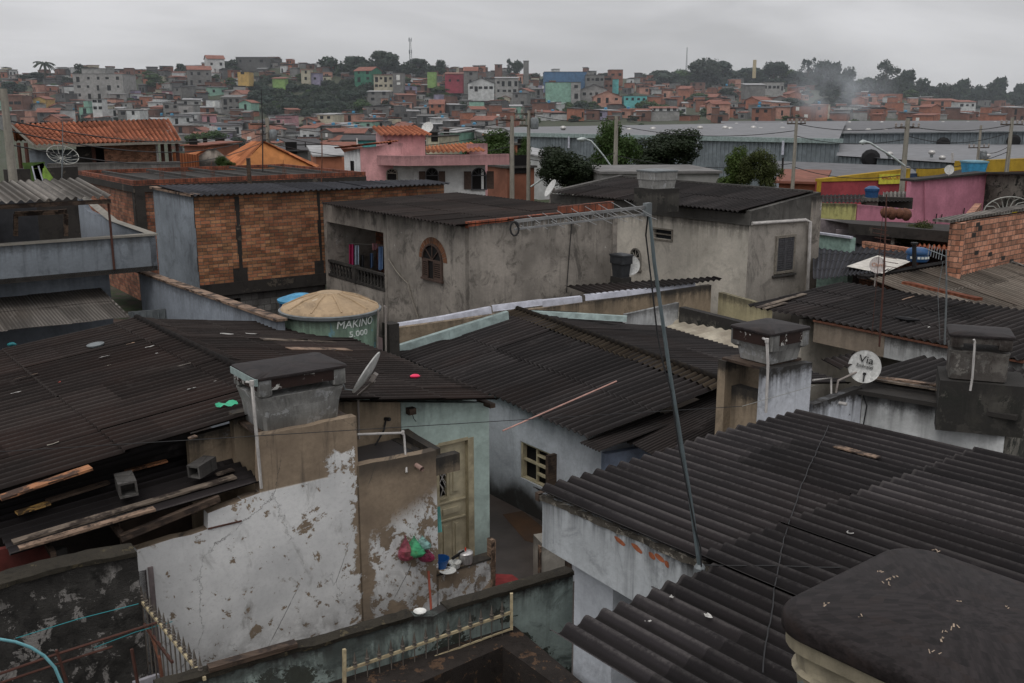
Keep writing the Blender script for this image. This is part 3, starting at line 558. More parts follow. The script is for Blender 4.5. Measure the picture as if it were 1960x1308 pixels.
# peeling white house with the tank tower
KA = V3((-1.07, 13.8, 0)); KB = KA + uu
def w1(px, py, off=0.0): return onv(px, py, KA + vv * off, KB + vv * off)
def s1_(px, py, off=0.0): return (w1(px, py, off) - KA).dot(uu)
FL = -.45
def peelmat():
 t = NT('peeling_white_render'); sx = t.n('ShaderNodeSeparateXYZ'); t.set(sx, 0, t.uv0); X, Zc = sx.outputs[0], sx.outputs[1]
 big = t.noise(t.uv0, 1.0, 5, .6); n2 = t.noise(t.uv0, 2.1, 12, .74, .25); n3 = t.noise(t.uv0, 5.5, 10, .72, .2); fine = t.noise(t.uv0, 16, 6, .7); st = t.noise(t.scale(t.uv0, 5, .4), 1, 6, .65, .4)
 jig = t.math('MULTIPLY', t.math('SUBTRACT', n2, .5), .9)
 Xj = t.math('ADD', X, jig); Zj = t.math('ADD', Zc, t.math('MULTIPLY', jig, .6))
 xa = float(s1_(655, 1000)); zt_ = float(w1(560, 930).z)
 left = t.step(Xj, xa - .02, xa + .02, 1, 0)
 below = t.step(Zc, zt_ - .01, zt_ + .02, 1, 0)
 wl = t.math('MULTIPLY', left, below)
 x1 = float(s1_(722, 1000)); x2 = float(s1_(835, 1000)); zl_ = float(w1(760, 960).z)
 isl = t.math('MULTIPLY', t.step(t.math('ADD', n2, t.math('MULTIPLY', big, .35)), .655, .67), t.step(t.math('ADD', Zc, t.math('MULTIPLY', t.math('SUBTRACT', x2, X), .35)), zl_ - .25, zl_ + .15, 1, 0))
 c1 = t.math('MULTIPLY', isl, t.step(Xj, x1 - .1, x1 - .05))
 edge = t.math('MULTIPLY', t.math('MULTIPLY', t.step(Xj, xa - .2, xa - .15), t.step(Xj, xa + .18, xa + .2, 1, 0)), t.step(Zj, zt_ + .3, zt_ + .35, 1, 0))
 edge = t.math('MULTIPLY', edge, t.step(n3, .40, .43))
 wm = t.math('MAXIMUM', t.math('MAXIMUM', wl, c1), edge)
 chips = t.step(n3, .615, .625); chips2 = t.math('MULTIPLY', t.step(n2, .585, .592), t.step(big, .42, .5))
 wm = t.math('MULTIPLY', wm, t.math('SUBTRACT', 1, t.math('MAXIMUM', chips, chips2)))
 white = t.mix(t.step(big, .3, .7), (.56, .56, .555), (.76, .755, .74)); white = t.mix(t.step(fine, .4, .75, 0, .3), white, (.3, .3, .3))
 white = t.mix(t.step(t.noise(t.scale(t.uv0, 2, 1.0), 1.0, 8, .7, .6), .54, .7, 0, .7), white, (.24, .23, .215))
 tan = t.mix(t.step(t.noise(t.uv0, 1.5, 6, .65), .3, .7), (.19, .145, .105), (.31, .24, .17)); tan = t.mix(t.step(fine, .4, .8, 0, .35), tan, (.1, .075, .055))
 c = t.mix(wm, tan, white)
 m = t.math('MULTIPLY', t.step(st, .53, .68), t.step(Zc, zt_ - .2, zt_ + .2, 0, .85)); c = t.mix(m, c, (.045, .04, .036))
 zp = float(w1(760, 895).z)
 band = t.math('MULTIPLY', t.step(t.math('ADD', Zc, t.math('MULTIPLY', n2, -.3)), zp - .38, zp - .05), t.step(X, float(s1_(684, 900)), float(s1_(688, 900)))); c = t.mix(t.math('MULTIPLY', band, .85), c, (.05, .042, .035))
 c = t.mix(t.math('MULTIPLY', t.step(t.math('ADD', Zc, t.math('MULTIPLY', n2, 1.0)), .35, 1.1, .6, 0), t.step(n2, .4, .6)), c, (.1, .09, .08))
 vo = t.n('ShaderNodeTexVoronoi', feature='DISTANCE_TO_EDGE'); wv = t.n('ShaderNodeVectorMath', operation='ADD'); t.set(wv, 0, t.scale(t.uv0, 1.0, .55)); t.set(wv, 1, t.scale(t.gray(n2), .5, .5, 0)); t.set(vo, 'Vector', wv.outputs[0]); t.set(vo, 'Scale', .9)
 c = t.mix(t.math('MULTIPLY', t.step(vo.outputs[0], .002, .006, .7, 0), t.step(big, .45, .55)), c, (.06, .055, .05))
 return t.done(c, .92, t.math('ADD', t.math('MULTIPLY', wm, .6), t.math('MULTIPLY', fine, .5)), .5, bd=.015)
M['peel'] = peelmat()
ph = thing('peeling_house', 'small house with peeling white and tan front wall and tank tower', 'house', w1(600, 1250) * 1.0)
ph.location.z = FL; ph['_w'] = tuple(ph.location)
mb = MB()
def seg(xa, xb, ya, yb, z0, t=.16, off=0.0, jag=.012):
 a = s1_(xa, ya, off); b = s1_(xb, yb, off); P = KA + vv * off
 i0 = len(mb.v); f0 = len(mb.f)
 mb.wall(P + uu * a, P + uu * b, z0, (w1(xa, ya, off).z, w1(xb, yb, off).z), t, jag=jag)
 for k in range(f0, len(mb.f)):
  if mb.uv[k]: mb.uv[k] = [(x + a, y) for x, y in mb.uv[k]]
 return a, b
ca = s1_(497, 834); cb = s1_(682, 797)
prof = []
for (xa, ya, xb, yb) in ((262, 1053, 398, 1013), (398, 983, 463, 958), (463, 956, 497, 944), (497, 834, 682, 797), (682, 893, 835, 862), (835, 1093, 945, 1072)):
 prof += [(s1_(xa, ya), w1(xa, ya).z), (s1_(xb, yb), w1(xb, yb).z)]
zc = w1(890, 1086).z
mb.pwall(KA, uu, prof, FL, .15, jag=.012)
mb.build('front_wall', M['peel'], ph)
mb = MB(); a = s1_(835, 880); b = s1_(880, 880); z1_ = w1(876, 868).z; z0_ = w1(860, 905).z; lb(mb, KA, uu, -vv, a - .004, b, z0_, z1_, -.14, .004); mb.build('lintel', M['tan'], ph)
mb = MB(); zs_ = w1(760, 880).z; RP = KA + uu * s1_(868, 880); lp_ = 1.02
mb.wall(RP - vv * -.02 + vv * lp_ - uu * .16, RP - uu * .16 + vv * .1, zs_ - .3, (zs_ + .03, zs_ - .01), -.14, jag=.01); mb.build('side_parapet', M['tan'], ph)
mb = MB(); a = cb; b = s1_(868, 880) - .15; lb(mb, KA, uu, vv, a, b, zs_ - .3, zs_ - .1, .14, lp_ + .06); mb.build('roof_slab', simple('wet_dark_slab', (.045, .043, .045), .35, dirt=.5, sc=1.5), ph)
mb = MB(); offb = .8; a = s1_(446, 800, offb); zb_ = w1(470, 788, offb).z; mb.wall(KA + vv * offb + uu * a, KA + vv * offb + uu * (a + 1.5), 1.0, zb_, .16, jag=.01); mb.build('tower_slab', M['tan'], ph)
mb = MB(); lb(mb, KA, uu, -vv, ca + .02, cb - .04, w1(520, 828).z - .06, w1(520, 828).z - .02, -.85, -.2)
mb.build('tower_deck', M['timber'], ph)
mb = MB(); P = KA + vv * .95; mb.wall(P + uu * (s1_(360, 840, .95)), P + uu * (s1_(500, 800, .95)), 1.0, (zat(w1(360, 840, .95), 838), zat(w1(500, 800, .95), 800)), .12); mb.build('rear_wall', M['tan'], ph)
mb = MB(); pts = [w1(684, 832, .2), w1(768, 829, .2), w1(773, 832, .2), w1(777, 884, .06), w1(778, 905, -.03)]; mb.tube(pts, .018, 8); mb.lathe(w1(771, 829, .2) - UP * .02, [(.026, 0), (.026, .05)], 8); mb.build('pipe', M['pvc'], ph, smooth=True)
mb = MB(); P = w1(797, 890); mb.tube([P + vv * .1, P - vv * .16 - UP * .02], .036, 12, close=False); mb.tube([P - vv * .16 - UP * .02, P + vv * .1], .028, 12, close=False); mb.build('drain_spout', simple('old_pipe_pinkish', (.3, .2, .17), .6), ph, smooth=True)
mb = MB(); a = s1_(835, 1000); q = KA + uu * a; mb.wall(q + vv * .14, q + vv * 1.09, FL, w1(835, 862).z - .1, .12); mb.build('side_wall', M['tan'], ph)
mb = MB(); a = s1_(835, 1080) + .002; b = s1_(945, 1072); lb(mb, KA, uu, vv, a, b, zc, zc + .03, -.015, .2); mb.build('counter_top', M['tan'], ph)
mb = MB(); b = s1_(937, 1080); c_ = s1_(946, 1000)
pA = w1(946, 1040, 0); pB = w1(937, 1130, 0)
mb.face([KA + uu * (b) + UP * w1(937, 1085).z - vv * .02, KA + uu * (c_) + UP * (FL + .0) - vv * .02, KA + uu * (c_ + .02) + UP * w1(946, 1030).z - vv * .02, KA + uu * (c_ - .02) + UP * w1(944, 1045).z - vv * .02])
lb(mb, KA, uu, -vv, c_ - .07, c_ + .0, FL, w1(946, 1032).z, -.1, .02); mb.build('post', M['planktan'], ph)
mb = MB(); P = w1(396, 1011); mb.tube([w1(398, 1012) - vv * .01, w1(462, 997) - vv * .01], .012, 6); mb.build('iron_rod', M['darkrust'], ph)
tank_i = 0
def box_tank(F, Rr, Lf, zt, zb, lab, bm, lidm, taper=.18, lip=.13, group=None, lidt=.03, pipe=None, dark=None, tilt=0):
 ex = V3((Rr.x - F.x, Rr.y - F.y, 0)); w = ex.length; ex.normalize(); ey = V3((Lf.x - F.x, Lf.y - F.y, 0)); d = ey.dot(V3((-ex.y, ex.x, 0))); ey = V3((-ex.y, ex.x, 0))
 C = V3((F.x, F.y, zt)) + ex * w / 2 + ey * d / 2; H = zt - zb
 t = thing('water_tank', lab, 'water tank', V3((C.x, C.y, zb)), group)
 mb = MB(); r_ = .07
 loft(mb, [rr(C - UP * (H * a), ex, ey, w - b, d - b, r_) for a, b in ((1, taper + .08), (.97, taper + .02), (.6, taper * .6 + .03), (.42, .07), (.36, .045))]); mb.build('body', bm, t, smooth=True)
 mb = MB(); loft(mb, [rr(C - UP * h, ex, ey, w - b, d - b, r_) for h, b in ((lip + .05, .05), (lip + .045, .02), (.03, .02), (.02, .05))]);
 mb.build('rim', dark or bm, t, smooth=True); dark = None
 for (sx, sy) in ((1, 1), (1, -1), (-1, 1), (-1, -1)):
  mb = MB(); q = C + ex * (sx * (w / 2 - .11)) + ey * (sy * (d / 2 - .09)); loft(mb, [rr(q - UP * h, ex, ey, .19 - b, .17 - b, .03, 3) for h, b in ((lip + .15, .09), (lip + .11, 0), (.035, 0))]); mb.build('corner_bracket', bm, t, smooth=True)
 mb = MB(); lid = [rr(C + UP * h, ex, ey, w + b, d + b, .08) for h, b in ((-.03, .03), (-.005, .035), (.008, .02), (.03, -.35), (.038, -.7))]
 for g in lid:
  for p in g: p.z += .012 * noise.noise(V3((p.x * 3, p.y * 3, zt))) + tilt * (p - C).dot(ey)
 loft(mb, lid); mb.build('lid', lidm, t, smooth=True)
 if pipe:
  mb = MB(); mb.tube(pipe, .022, 8); mb.build('inlet_pipe', M['pvc'], t, smooth=True)
  mb = MB(); mb.lathe(pipe[1] - UP * .03, [(.03, 0), (.03, .06)], 8); mb.build('elbow', M['pvc'], t, smooth=True)
 return t, C, ex, ey, w, d
zt1 = 3.74; F1 = w1(492, 727, 0.02); zt1 = F1.z; R1_ = along(F1, 36, 664); L1_ = along(F1, 126, 442)
zb1 = w1(600, 808, .1).z
pp = [w1(478, 735, -.05) + vv * .1, w1(482, 733, -.05), w1(488, 800, -.03), w1(500, 935, -.02)]
T1, C1, ex1, ey1, wT, dT = box_tank(F1, R1_, L1_, zt1, w1(600, 815).z - .02, 'grey box water tank with black lid on the peeling tower', M['fibreglass'], M['lid'], pipe=pp, tilt=0, dark=M['rimdark'])
mb = MB(); q = C1 - ex1 * (wT / 2) ; mb.box(q, ey1, -ex1, UP, -dT * .5, dT * .45, -.01, .03, -.09, .0); mb.build('lid_edge', M['gutter2'], T1)
def lay(px, py): return w1(px, py)
# laundry bags, pots
def bag(name, lab, px, py, h, w, mat, fill, fm, seed):
 P = w1(px, py, -.015); P = P - vv * (w * .32); r_ = random.Random(seed)
 t = thing(name, lab, 'plastic bag', P - UP * h, None)
 mb = MB(); rings = []
 prof = [(0, .012), (.08, .018), (.2, .05), (.38, .10), (.58, .16), (.78, .185), (.92, .15), (1.0, .04)]
 for f, rad in prof:
  rr2 = rad * w / .36; rings.append([P - UP * (h * f) + V3((math.cos(a), math.sin(a) * .65, 0)) * rr2 * (1 + .18 * noise.noise(V3((math.cos(a) * 2, math.sin(a) * 2 + seed, f * 3)))) for a in [i * math.pi / 12 for i in range(24)]])
 loft(mb, rings[::-1]); mb.build('bag', mat, t, smooth=True)
 for k in range(fill):
  mb = MB(); a = r_.uniform(0, 6.28); q = P - UP * h * r_.uniform(.62, .86) + V3((math.cos(a), math.sin(a) * .6, 0)) * w * .26 * r_.random(); rad = w * r_.uniform(.10, .14)
  mb.lathe(q, [(rad * math.sin(x), -rad * math.cos(x)) for x in [.05, .5, 1, 1.57, 2.1, 2.6, 3.1]], 12, cap=False); mb.build('fruit', fm, t, smooth=True)
bag('plastic_bag', 'thin red plastic bag of fruit hanging leftmost on the peeling wall', 771, 1022, .40, .22, M['bagred'], 3, M['tomato'], 1)
bag('plastic_bag', 'green plastic bag of yellow fruit hanging on the peeling wall', 786, 1022, .33, .30, M['baggreen'], 4, M['fruit'], 2)
bag('plastic_bag', 'pale teal bag hanging above the magenta one on the peeling wall', 803, 1022, .22, .25, M['bagteal'], 0, M['fruit'], 3)
bag('plastic_bag', 'dark magenta plastic bag hanging rightmost on the peeling wall', 811, 1044, .23, .24, M['bagmag'], 0, M['tomato'], 4)
def on(px, off=.06): q = KA + uu * s1_(px, 1085, -off) - vv * -off; return V3((q.x, q.y, zc + .032))
def pot(name, lab, cat, px, off, prof, mat, sc=1.0, dz=0.0, ax=None):
 P = on(px, off) + UP * dz; mb = MB(); mb.lathe(P, [(a * sc, b * sc) for a, b in prof], 28, ax=ax, cap=False); t = thing(name, lab, cat, P); mb.build('bowl' if 'bowl' in name or 'basin' in name else 'body', mat, t, smooth=True); return t, P
t, P = pot('plate', 'white plate leaning under the blue basin on the low wall', 'plate', 850, -.05, [(0.001, 0), (.08, .0), (.13, .03), (.125, .034), (.07, .01), (0.001, .01)], M['whiteen'], dz=.005)
t, P = pot('basin', 'deep blue plastic basin on the low wall beside the door', 'basin', 855, .09, [(0.001, 0), (.09, 0), (.12, .1), (.135, .15), (.14, .15), (.125, .1), (.09, .015), (0.001, .015)], M['bluep'], dz=.04)
t, P = pot('bowl', 'white enamel bowl between the blue basin and the pressure cooker', 'bowl', 875, .03, [(0.001, 0), (.07, 0), (.095, .08), (.1, .09), (.085, .08), (.06, .015), (0.001, .015)], M['whiteen'])
t, P = pot('pressure_cooker', 'aluminium pressure cooker with black handle and red valve', 'pot', 901, .07, [(0.001, 0), (.1, 0), (.11, .02), (.11, .15), (.118, .155), (.118, .17), (0.1, .17)], M['alum'])
mb = MB(); mb.lathe(P, [(.112, .17), (.1, .185), (.03, .2), (0.001, .2)], 24, cap=False); mb.build('lid', M['alum'], t, smooth=True)
mb = MB(); mb.bar(P + V3((-.02, -.02, .2)), P + V3((-.2, -.14, .13)), .03, .035); mb.build('handle', M['black'], t)
mb = MB(); mb.lathe(P + UP * .2, [(.012, 0), (.016, .02), (.01, .05)], 10); mb.build('valve', M['redp'], t, smooth=True)
mb = MB(); P = w1(840, 970, .1); q = w1(843, 1020, .05)
for i in range(5):
 a = uu * (i * .018); b = uu * ((i + 1) * .018); zz = .008 * (-1) ** i
 mb.face([w1(836, 1020, .03) + a + vv * zz, w1(836, 1022, .03) + b - vv * zz, w1(836, 972, .03) + b * .6 - vv * zz, w1(836, 970, .03) + a * .6 + vv * zz])
tag(mb.build('cloth', M['clothteal']), 'narrow teal cloth hanging at the corner of the peeling wall', 'cloth')
mb = MB(); mb.tube([w1(820, 1093, -.05), w1(826, 1178, -.3)], .018, 8); tag(mb.build('broom_stick', simple('red_stick', (.3, .07, .04), .6)), 'thin red stick leaning upright against the peeling wall', 'stick')
mb = MB(); mb.tube([onv(962, 825, *(lambda a: (a, a + uu))(Y(962, 825, 14.3))), Z(1180, 730, 2.75)], .012, 6); tag(mb.build('pole', simple('pinkish_pole', (.42, .24, .2), .6)), 'long thin pinkish pole resting on the middle roof eave', 'pole')
# left big roof house (R1) with mint wall and door
lh = thing('roof_house', 'house with broad brown-black gabled roof, mint wall and cream door', 'house', Z(935, 1060, FL))
rn = Z(575, 768, 3.1); rf = Z(262, 612, 3.1); en = Z(957, 766, 2.48); ef = Z(606, 622, 2.48)
rdir = (rn - rf).normalized()
mb = MB(); corr(mb, rf, rn, en, ef, sheet=1.85, rnd=random.Random(21)); mb.build('right_roof_slope', M['fib_brown'], lh, smooth=True)
plL = Plane(rn, 126, 0.0, 216, -.12); plL.eu = (rf - rn).normalized(); plL.n = plL.eu.cross(plL.ev).normalized(); plL.n = plL.n if plL.n.z > 0 else -plL.n
vl = (plL.ev)
mb = MB(); corr(mb, rn, rf, rf + vl * 9.2, rn + vl * 9.2, sheet=2.4, rnd=random.Random(22)); mb.build('left_roof_slope', M['fib_brown'], lh, smooth=True)
mb = MB(); rdn = (en - rn).normalized(); nn = UP * .035
corr(mb, rf + nn, rn + nn, rn + vl * .42 + nn * .6, rf + vl * .42 + nn * .6, sheet=9, lift=.0, sag=.004, jit=.004, rnd=random.Random(23))
corr(mb, rf + nn, rn + nn, rn + rdn * .33 + nn * .5, rf + rdn * .33 + nn * .5, sheet=9, lift=.0, sag=.004, jit=.004, rnd=random.Random(23))
mb.tube([rf + nn * 1.3, (rf + rn) / 2 + nn * 1.2, rn + nn * 1.3], .06, 8); mb.build('ridge_cap', M['fib_brown'], lh, smooth=True)
OM = 1.1
KM = KA + vv * OM
def wm_(px, py): return onv(px, py, KM, KM + uu)
sm = lambda px, py: (wm_(px, py) - KM).dot(uu)
a = sm(560, 800); b = sm(937, 900); td = (sm(762, 880), sm(836, 900)); ds0, ds1 = sm(838, 950), sm(906, 950)
dz0, dz1 = FL, wm_(880, 842).z
zr = lambda s_: wm_(937, 772).z + (b - s_) * (.62 / 3.4)
mb = MB(); A = KM + uu * sm(770, 900)
mb.wall(A, KM + uu * b, FL, (zr(sm(770, 900)), zr(b)), .16, holes=[(ds0 - sm(770, 900), ds1 - sm(770, 900), dz0, dz1)]); mb.build('mint_wall', M['mint'], lh)
mb = MB(); mb.wall(KM + uu * a, KM + uu * (sm(770, 900) - .001), FL, (zr(a), zr(sm(770, 900))), .15); mb.build('tan_wall', M['tan'], lh)
mb = MB(); q = KM + uu * b; mb.wall(q + vv * .17, q + vv * 7.0, FL, wm_(937, 772).z - .06, .15); q2 = KM + uu * a; mb.build('alley_side_wall', M['mint'], lh)
mb = MB(); e, n = uu, -vv; P = KM; lb(mb, P, e, n, ds0, ds1, dz0, dz1, -.16, -.155);
W_ = ds1 - ds0; zA = wm_(870, 918).z;
zb_l, zt_l = wm_(856, 953).z, wm_(856, 898).z; sl0, sl1 = sm(844, 925), sm(858, 925)
lb(mb, P, e, n, ds0 + .03, sl0, dz0, dz1 - .03, -.13, -.08); lb(mb, P, e, n, sl1, ds1 - .1, dz0, dz1 - .03, -.13, -.08)
lb(mb, P, e, n, sl0, sl1, dz0, zb_l, -.13, -.08); lb(mb, P, e, n, sl0, sl1, zt_l, dz1 - .03, -.13, -.08)
for (x0, x1, z0, z1) in ((ds0 + .08, ds1 - .2, wm_(870, 990).z, wm_(870, 968).z), (ds0 + .08, (ds0 + ds1) / 2 - .09, dz0 + .25, wm_(870, 1000).z), ((ds0 + ds1) / 2 - .03, ds1 - .2, dz0 + .25, wm_(870, 1000).z), (sl1 + .08, ds1 - .2, zb_l, dz1 - .2)):
 lb(mb, P, e, n, x0, x1, z0, z1, -.08, -.07); lb(mb, P, e, n, x0 + .05, x1 - .05, z0 + .05, z1 - .05, -.07, -.052)
for z_ in (wm_(870, 962).z, wm_(870, 996).z): lb(mb, P, e, n, ds0 + .05, ds1 - .12, z_, z_ + .02, -.08, -.045)
dr = mb.build('door', M['door'], lh)
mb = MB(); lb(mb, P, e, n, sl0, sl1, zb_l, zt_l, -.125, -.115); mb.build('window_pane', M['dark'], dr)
mb = MB()
for x0, x1, z0, z1 in ((sl0 - .04, sl0, zb_l - .04, zt_l + .04), (sl1, sl1 + .04, zb_l - .04, zt_l + .04), (sl0, sl1, zb_l - .04, zb_l), (sl0, sl1, zt_l, zt_l + .04)): lb(mb, P, e, n, x0, x1, z0, z1, -.08, -.045)
mb.build('window_frame', M['doorframe'], dr)
mb = MB(); pt = lambda x, z: P + e * (sl0 + (sl1 - sl0) * x) + UP * (zb_l + (zt_l - zb_l) * z) + n * -.07
for pp_ in ([(0, .9), (1, .45)], [(1, .95), (.1, .5), (.9, .1)], [(.3, 1), (1, .7)], [(.1, .5), (.6, .3), (.2, 0)], [(.5, .62), (1, .3)]): mb.tube([pt(*x) for x in pp_], .008, 5)
mb.build('grille', M['pvc'], dr)
mb = MB()
for x0, x1, z0, z1 in ((ds0 - .02, ds0 + .03, dz0, dz1), (ds1 - .1, ds1 + .01, dz0, dz1)): lb(mb, P, e, n, x0, x1, z0, z1, -.14, .012)
lb(mb, P, e, n, ds0 + .03, ds1 - .1, dz1 - .03, dz1 + .02, -.14, .012); mb.build('door_frame', M['doorframe'], lh)
mb = MB(); q = wm_(783, 785); mb.bar(q + vv * .2, q - vv * .12, .12, .1); mb.build('rafter_end', M['timber'], lh); mb = MB(); q = wm_(930, 772); mb.bar(q + vv * .2, q - vv * .2, .1, .07); mb.build('rafter_end', M['timber'], lh)
mb = MB(); mb.tube([wm_(786, 790) - vv * .05, wm_(788, 800) - vv * .06, wm_(794, 806) - vv * .04], .006, 4); mb.build('cable', M['wire'], lh); mb = MB(); mb.tube([wm_(690, 865) - vv * .02, wm_(712, 850) - vv * .1, wm_(732, 822) - vv * .05, wm_(738, 806)], .014, 6); mb.tube([wm_(737, 802), wm_(740, 800) - vv * .1], .03, 6); mb.build('cable', M['wire'], lh)
Pa = w1(492, 926, -.02); plB = Plane(Pa, 126, .0, 216, -.064)
q0 = plB.hit(502, 922); q1 = plB.hit(18, 1068); ln = (q1 - q0).length
mb = MB(); up_ = vv * 1.55
corr(mb, q0 + up_ * 1.0 + UP * .06, q0 - vv * .02, q1 - vv * .02, q1 + up_ * 1.0 + UP * .04, sheet=6, amp=.03, rnd=random.Random(31), period=.19)
lu = lambda P: rn + vl * ((rn - P).dot(uu) / -vl.dot(uu)) + vv * .25 - UP * .07
corr(mb, lu(q0 - uu * .6), q0 - uu * .35 + up_ * .9 + UP * .09, q1 + up_ * .9 - uu * 1.2 + UP * .07, lu(q1 - uu * 1.2), sheet=6, amp=.03, rnd=random.Random(32), period=.19)
lr = thing('lean_to', 'dark lean-to roof with planks and blocks above the peeling wall', 'lean-to', V3((q1.x, q1.y, FL)))
mb.build('roof', M['fib_near'], lr, smooth=True)
mb = MB(); mb.bar(q0 - vv * .05 - UP * .07 - uu * .6, q1 - UP * .08 + uu * 1.2, .08, .08);
for k in (.3, .6, .85): mb.bar(q0 * (1 - k) + q1 * k - UP * .12, q0 * (1 - k) + q1 * k - UP * .08 + vv * 1.5, .06, .08)
mb.build('rafter', M['timber'], lr)
mb = MB(); pW = KA + vv * 1.45
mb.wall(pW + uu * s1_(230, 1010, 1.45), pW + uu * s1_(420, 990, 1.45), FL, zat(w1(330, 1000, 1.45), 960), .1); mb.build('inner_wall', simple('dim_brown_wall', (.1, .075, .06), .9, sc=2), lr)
mb = MB(); pW = KA + vv * .25; a = s1_(-60, 1080, .25); mb.wall(pW + uu * a, pW + uu * s1_(104, 1080, .25), FL, zat(w1(50, 1060, .25), 1042), .08); mb.build('red_panel', M['redpaint'], lr)
mb = MB(); pW = KA + vv * .3; mb.wall(pW + uu * s1_(103, 1080, .3), pW + uu * s1_(132, 1080, .3), FL, zat(w1(118, 1060, .3), 1052), .08); mb.build('pale_post', M['conc'], lr)
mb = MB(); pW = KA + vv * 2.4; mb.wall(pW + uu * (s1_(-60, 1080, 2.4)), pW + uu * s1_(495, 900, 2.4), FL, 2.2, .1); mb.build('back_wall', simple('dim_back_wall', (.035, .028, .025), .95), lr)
def plank(px0, py0, px1, py1, w, th, mat, lab, z=.045, pl=plB, name='plank'):
 a = pl.hit(px0, py0, z); b = pl.hit(px1, py1, z); mb = MB(); d = (b - a).normalized(); x = d.cross(pl.n).normalized(); L = (b - a).length; k = 6; r_ = random.Random(px0)
 for i in range(k):
  f0, f1 = i / k, (i + 1) / k;
  w0 = w * (.92 + .08 * math.sin(f0 * 9 + px0)); w1__ = w * (.92 + .08 * math.sin(f1 * 9 + px0))
  A0, A1 = a + d * L * f0, a + d * L * f1
  c = [A0 - x * w0 / 2, A1 - x * w1__ / 2, A1 + x * w1__ / 2, A0 + x * w0 / 2]; tpt = [p + pl.n * th for p in c]
  uvs = [(L * f0, 0), (L * f1, 0), (L * f1, w), (L * f0, w)]
  mb.face(tpt, uvs); mb.face([c[0], c[1], tpt[1], tpt[0]], uvs); mb.face([c[2], c[3], tpt[3], tpt[2]], uvs)
  if i == 0: mb.face([c[3], c[0], tpt[0], tpt[3]])
  if i == k - 1: mb.face([c[1], c[2], tpt[2], tpt[1]])
 return tag(mb.build(name, mat), lab, 'plank')
plank(0, 956, 174, 897, .17, .03, M['plankorange'], 'broad orange-brown plank, highest on the lean-to roof at far left', z=.05, pl=plL)
plank(32, 985, 95, 965, .11, .03, M['plankyellow'], 'short clean yellow plank end on the lean-to roof', z=.14)
plank(90, 962, 208, 925, .12, .03, M['timber'], 'charred dark plank between the yellow end and the block', z=.14)
plank(240, 905, 320, 884, .08, .03, M['plankorange'], 'short burnt-orange stick behind the hollow block', z=.16)
plank(24, 1040, 450, 914, .14, .025, M['plankgrey'], 'long grey-brown plank along the lean-to roof edge', z=.04)
plank(36, 1052, 296, 976, .12, .03, M['planktan'], 'worn tan plank lowest on the lean-to roof', z=.07)
plank(414, 910, 446, 900, .1, .02, M['plankgrey'], 'small grey board scrap near the tower foot', z=.05)
plank(362, 841, 376, 836, .08, .02, M['planktan'], 'small tan wood offcut at the edge of the big left roof', z=.05, pl=plL)
def block(px, py, a, s_, lab, pl=plB):
 P = pl.hit(px, py, .14); x = az(a); x = (x - pl.n * x.dot(pl.n)).normalized(); y = pl.n.cross(x); mb = MB(); L, W_, H = .36 * s_, .19 * s_, .17 * s_; th = .025
 mb.box(P, x, y, pl.n, 0, L, -W_ / 2, W_ / 2, 0, th); mb.box(P, x, y, pl.n, 0, L, -W_ / 2, W_ / 2, H - th, H); mb.box(P, x, y, pl.n, 0, L, -W_ / 2, -W_ / 2 + th, th, H - th); mb.box(P, x, y, pl.n, 0, L, W_ / 2 - th, W_ / 2, th, H - th); mb.box(P, x, y, pl.n, L * .5, L * .55, -W_ / 2 + th, W_ / 2 - th, th, H - th)
 tag(mb.build('concrete_block', M['block']), lab, 'concrete block')
block(248, 952, 118, 1.15, 'hollow concrete block lying across the planks, the left one'); block(372, 916, 70, 1.0, 'hollow concrete block standing alone right of the planks')
for i, (px, py, w, lab, mt, a) in enumerate(((287, 665, .22, 'white strip nearest the ridge on the big left roof', 'paper', .6), (200, 684, .24, 'white strip in the middle of the big left roof', 'paper', .55), (31, 753, .2, 'white strip at far left on the big left roof', 'paper', .5), (300, 678, .06, 'small pale fleck under the upper white strip', 'paper', .3), (367, 745, .18, 'crumpled pale film on the big left roof beside the tank', 'paper', .6), (207, 701, .12, 'faint pale scrap below the middle white strip', 'framegrey', .4), (352, 700, .3, 'dull pale streak of film near the ridge cap', 'framegrey', .5), (250, 659, .2, 'dull tan scrap high on the big left roof', 'planktan', .4), (50, 722, .5, 'long tan splinter at far left of the big roof', 'planktan', .5), (114, 733, .05, 'tiny reddish scrap on the roof lap line', 'redp', .4), (102, 851, .2, 'pale scratch-like scrap low on the big left roof', 'framegrey', .5), (412, 731, .05, 'tiny white speck on the big roof near the tank', 'paper', .2))):
 P = plL.hit(px, py, .04); mb = MB(); scrap(mb, P, plL.n, w * .75, .03, math.radians(36), .01, 4); tag(mb.build('scrap', M[mt]), lab, 'scrap')
P = plL.hit(183, 662, .03); mb = MB(); mb.lathe(P, [(.14, 0), (.15, .03), (.05, .05), (0.001, .05)], 20, ax=plL.n, cap=False); tag(mb.build('pot_lid', M['galv'], smooth=True), 'round grey metal lid lying high on the big left roof', 'lid')
P = plL.hit(434, 777, .04); mb = MB(); r_ = random.Random(8)
g = [[P + az(30) * (i * .05 - .15) + az(120) * (j * .05 - .07) * (1 - abs(i - 3) * .18) + UP * r_.uniform(0, .06) for j in range(4)] for i in range(7)]
for i in range(6):
 for j in range(3): mb.face([g[i][j], g[i + 1][j], g[i + 1][j + 1], g[i][j + 1]])
tag(mb.build('plastic_bag', M['greenbag'], smooth=True), 'crumpled green plastic bag lying on the left roof beside the tank', 'plastic bag')
plR = Plane(rn, 126, 0, 36, -.18); plR.eu = (rf - rn).normalized(); plR.ev = (en - rn).normalized(); plR.n = plR.eu.cross(plR.ev).normalized(); plR.n = plR.n if plR.n.z > 0 else -plR.n
